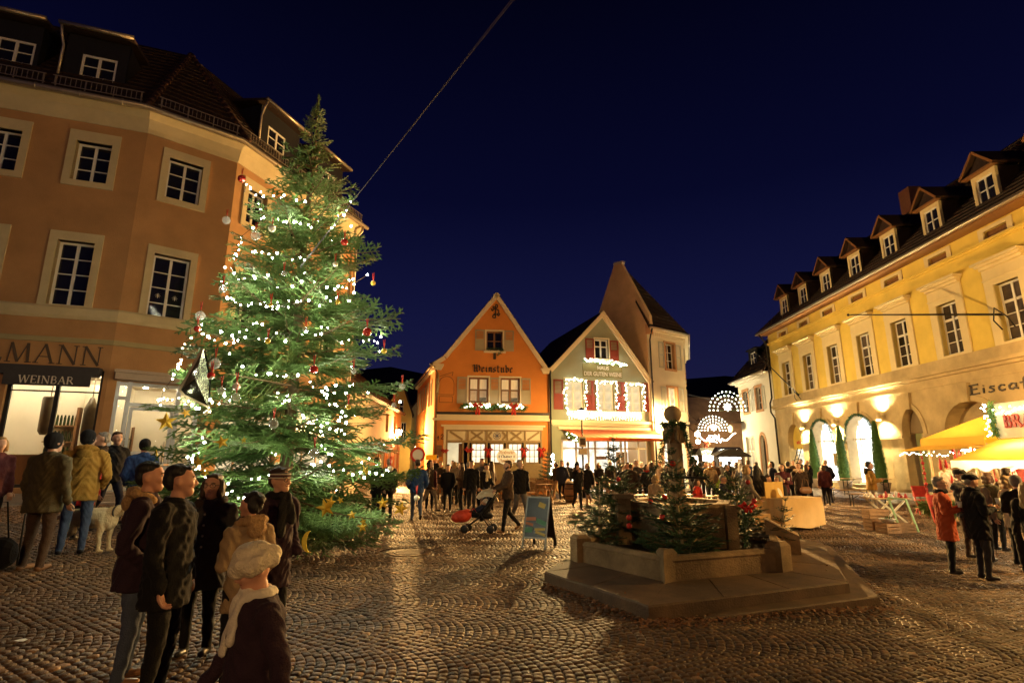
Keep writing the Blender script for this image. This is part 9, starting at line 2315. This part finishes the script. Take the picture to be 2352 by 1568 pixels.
def patio():
 ct = thing('patio_chair', 'template', 'chair', (0, 0, 0), 0, 'folding wooden patio chairs before the tavern')
 for i in range(6): b = MB(); b.box(-.2 + i * .068, -.145 + i * .068, -.2, .2, .43, .45); child('seat_slat', b.mesh('seat_slat', m_wood), ct)
 for i in range(7): b = MB(); b.box(-.19 + i * .06, -.16 + i * .06, .2, .215, .50, .86, rx=-.12); child('back_slat', b.mesh('back_slat', m_wood), ct)
 b = MB(); b.box(-.21, .21, .215, .24, .86, .91); b.box(-.21, .21, .19, .21, .48, .52); child('back_rail', b.mesh('back_rail', m_wood), ct)
 for s in (-1, 1):
  b = MB(); b.bar((s * .21, -.25, 0), (s * .21, .23, .90), .03); child('leg', b.mesh('leg', m_wood), ct); b = MB(); b.bar((s * .19, .25, 0), (s * .19, -.2, .45), .03); child('leg', b.mesh('leg', m_wood), ct)
 tt = thing('patio_table', 'template', 'table', (0, 0, 0), 0, 'folding wooden patio tables before the tavern')
 for i in range(7): b = MB(); b.box(-.35 + i * .1, -.26 + i * .1, -.35, .35, .72, .745); child('table_slat', b.mesh('table_slat', m_wood), tt)
 for s in (-1, 1):
  for q in (-1, 1): b = MB(); b.bar((s * .3, q * .32, 0), (s * .3, -q * .3, .72), .035); child('leg', b.mesh('leg', m_wood), tt)
 T = [(1150, 26.2, 'patio table behind the bearded man with the pushchair, leftmost of the set'), (1196, 26.4, 'patio table behind the man in grey jeans'), (1248, 25.4, 'patio table right before the woman in pale trousers'), (1172, 28.2, 'patio table close under the oval sign of the tavern'), (1232, 28.3, 'patio table beside the small fir at the tavern corner')]
 C = [(1222, 24.0, 2.4, 'nearest patio chair, turned away, right of the man in grey jeans'), (1140, 25.4, .3, 'patio chair at the left table, facing the tavern'), (1172, 25.6, -.4, 'patio chair left of the pushchair man'), (1240, 26.4, 3.3, 'patio chair behind the right table'), (1262, 26.2, 2.8, 'patio chair at the right table next to the walking woman'), (1205, 27.3, 3.1, 'patio chair in the middle of the tavern terrace'), (1160, 27.4, .1, 'patio chair under the left end of the oval sign'), (1222, 28.6, 3.0, 'patio chair standing against the tavern wainscot on the right'), (1130, 24.6, 1.2, 'patio chair behind the woman with the cream scarf'), (1055, 24.6, -1.5, 'low patio chair left of the quilted purple jacket'), (1245, 28.9, 3.0, 'rearmost patio chair beside the small fir'), (1190, 29.0, 3.2, 'patio chair standing below the middle tavern window')]
 for i, (u, Y, lab) in enumerate(T):
  p = place(u, Y); o = tt if i == 0 else dup(tt, p, .2 * i); o.location = p; o['label'] = lab
 for i, (u, Y, rz, lab) in enumerate(C):
  p = place(u, Y); o = ct if i == 0 else dup(ct, p, rz); o.location = p; o.rotation_euler = (0, 0, rz); o['label'] = lab
 pf = place(1258, 28.6); t = thing('potted_fir', 'fir with white lights between the tavern and the green house', 'fir tree', pf)
 b = MB(); b.tube([(0, 0, 0), (0, 0, 2.3)], [.05, .01], 7); child('trunk', b.mesh('trunk', m_bark), t)
 r_ = random.Random(4); z = .3
 while z < 2.25:
  R = .75 * (1 - z / 2.4) + .08
  for k in range(7): s = R / .62; child('branch', SMALLBR[k % 3], t, (0, 0, z), (Matrix.Rotation(z * 7 + k * .9, 4, 'Z') @ Matrix.Rotation(-.15 - .4 * z / 2.4, 4, 'Y')).to_euler(), (s, s, s))
  z += .2
 bulbs_at(t, [(pf[0] + .25 + r_.gauss(0, .14) * (2.4 - q) * .6, pf[1] - .45 * (1 - q / 2.6), q) for q in [r_.uniform(.9, 2.2) for k in range(40)]], .028, m_led)
 for u, Y, lab in ((1310, 24.4, 'wooden barrel left of the woman in the beanie'), (1296, 27.5, 'wooden barrel at the left side of the green house shop door')):
  p = place(u, Y); t = thing('barrel', lab, 'barrel', p); b = MB(); b.lathe([(.24, 0), (.31, .4), (.31, .5), (.24, .9), (.2, .89), (0, .88)], 18); child('staves', b.mesh('staves', m_wood), t)
  for z, r in ((.1, .27), (.3, .305), (.6, .303), (.8, .27)): b = MB(); b.lathe([(r, z - .02), (r + .008, z), (r, z + .02)], 18); child('hoop', b.mesh('hoop', m_iron), t)
 p = at_y(960, 1044, 22.0); t = thing('no_entry_sign', 'round red and white traffic sign with a yellow plate behind the man in blue', 'traffic sign', (p[0], p[1], gz(p[0], p[1])))
 F_ = Fr(p[0], p[1], 0); b = MB(F_); b.slab([(.3 * math.cos(k * math.pi / 14), p[2] + .3 * math.sin(k * math.pi / 14)) for k in range(28)], -.03, -.01); b.build('rim', m_redbow, t)
 b = MB(F_); b.slab([(.21 * math.cos(k * math.pi / 14), p[2] + .21 * math.sin(k * math.pi / 14)) for k in range(28)], -.036, -.031); b.build('disc', m_white, t); b = MB(); b.tube([(p[0], p[1] + .03, gz(p[0], p[1])), (p[0], p[1] + .03, p[2] + .3)], .03, 8); b.build('post', m_zinc, t)
 b = MB(F_); b.slab(rect(.32, .75, p[2] - .2, p[2]), -.03, -.01); b.build('arrow_plate', m_ycanvas, t)
 for u, Y, lab in ((1437, 23.5, 'wooden bench back by the shop window behind the fountain firs'),):
  q = place(u, Y); t = thing('terrace_screen', lab, 'bench', q)
  for k in range(5): b = MB(); b.box(-.9, .9, 0, .03, .35 + k * .12, .45 + k * .12); child('slat', b.mesh('slat', m_wood), t)
  for s in (-.85, .85): b = MB(); b.box(s - .03, s + .03, .03, .08, 0, .95); child('post', b.mesh('post', m_wood), t)
patio()
def hand_things():
 def bag(pos, label, m, s=1.0, rz=0.0):
  t = thing('handbag', label, 'bag', pos, rz); b = MB(); b.add(*capsule((-.09 * s, 0, .1 * s), (.09 * s, 0, .1 * s), .1 * s, .1 * s, sx=.5, sy=1.0, lat=(0, 1, 0))); child('pouch', b.mesh('pouch', m), t)
  b = MB(); b.tube([(-.12 * s, 0, .16 * s), (-.06 * s, 0, .42 * s), (.06 * s, 0, .42 * s), (.12 * s, 0, .16 * s)], .01, 5); child('strap', b.mesh('strap', m), t)
 p = place(1843, 18.75); bag((p[0], p[1], p[2] + .72), 'tan handbag hanging at the side of the woman with the cream scarf', m_shoe_tan, 1.1)
 p = place(16, 7.4); bag((p[0], p[1], p[2] + .02), 'large dark bag on the ground at the far left edge', cloth('black'), 2.0)
 for k, (u, v, y, lab) in enumerate(((1811, 1100, 18.3, 'white paper cup held by the dark-haired woman behind the panel'), (2204, 1158, 10.2, 'white mug held by the woman in rust red'), (2292, 1150, 9.75, 'white cup held by the man in the black cap'))):
  p = at_y(u, v, y); b = MB(); b.lathe([(.028, -.05), (.038, .05), (.033, .048), (.02, -.04)], 14); o = b.build('paper_cup', m_white); o.location = p; tag(o, lab, 'cup')
 r_ = random.Random(14)
 for k, (u, v, lab) in enumerate(((1580, 1158 + 220, 'crumpled white paper on the cobbles left of the fountain step'), (2060, 1275, 'flat white plate lying on the cobbles before the stalls'), (45, 1476, 'pale scrap of paper on the cobbles at the lower left'), (1928, 1330, 'scrap of white paper near the right corner of the fountain step'))):
  p = ground_at(u, v); b = MB(); n = 9
  b.add([(.06 * math.cos(i * 6.283 / n) * r_.uniform(.6, 1.2), .05 * math.sin(i * 6.283 / n) * r_.uniform(.6, 1.2), .012 + .02 * r_.random()) for i in range(n)] + [(0, 0, .03)], [(i, (i + 1) % n, n) for i in range(n)]); o = b.build('paper_scrap', m_white); o.location = (p[0], p[1], p[2] + .004); tag(o, lab, 'litter')
 t = thing('walking_stick', 'dark walking stick held by the man in the olive jacket at the left', 'stick', foot(38, 1300)); b = MB(); b.tube([(0, 0, 0), (-.1, .1, .85), (-.16, .1, .88)], .012, 6); child('shaft', b.mesh('shaft', m_iron), t)
 p = ground_at(205, 1200); t = thing('wine_bar_table', 'high table with wine glasses in front of the wine bar window', 'table', (p[0] - 1.2, p[1] + 2.6, .62)); b = MB(); b.box(-.9, .9, -.2, .2, 1.05, 1.09); child('tabletop', b.mesh('tabletop', m_wood), t)
 for s in (-.7, .7): b = MB(); b.bar((s, 0, 0), (s, 0, 1.05), .05); child('leg', b.mesh('leg', m_iron), t)
hand_things()
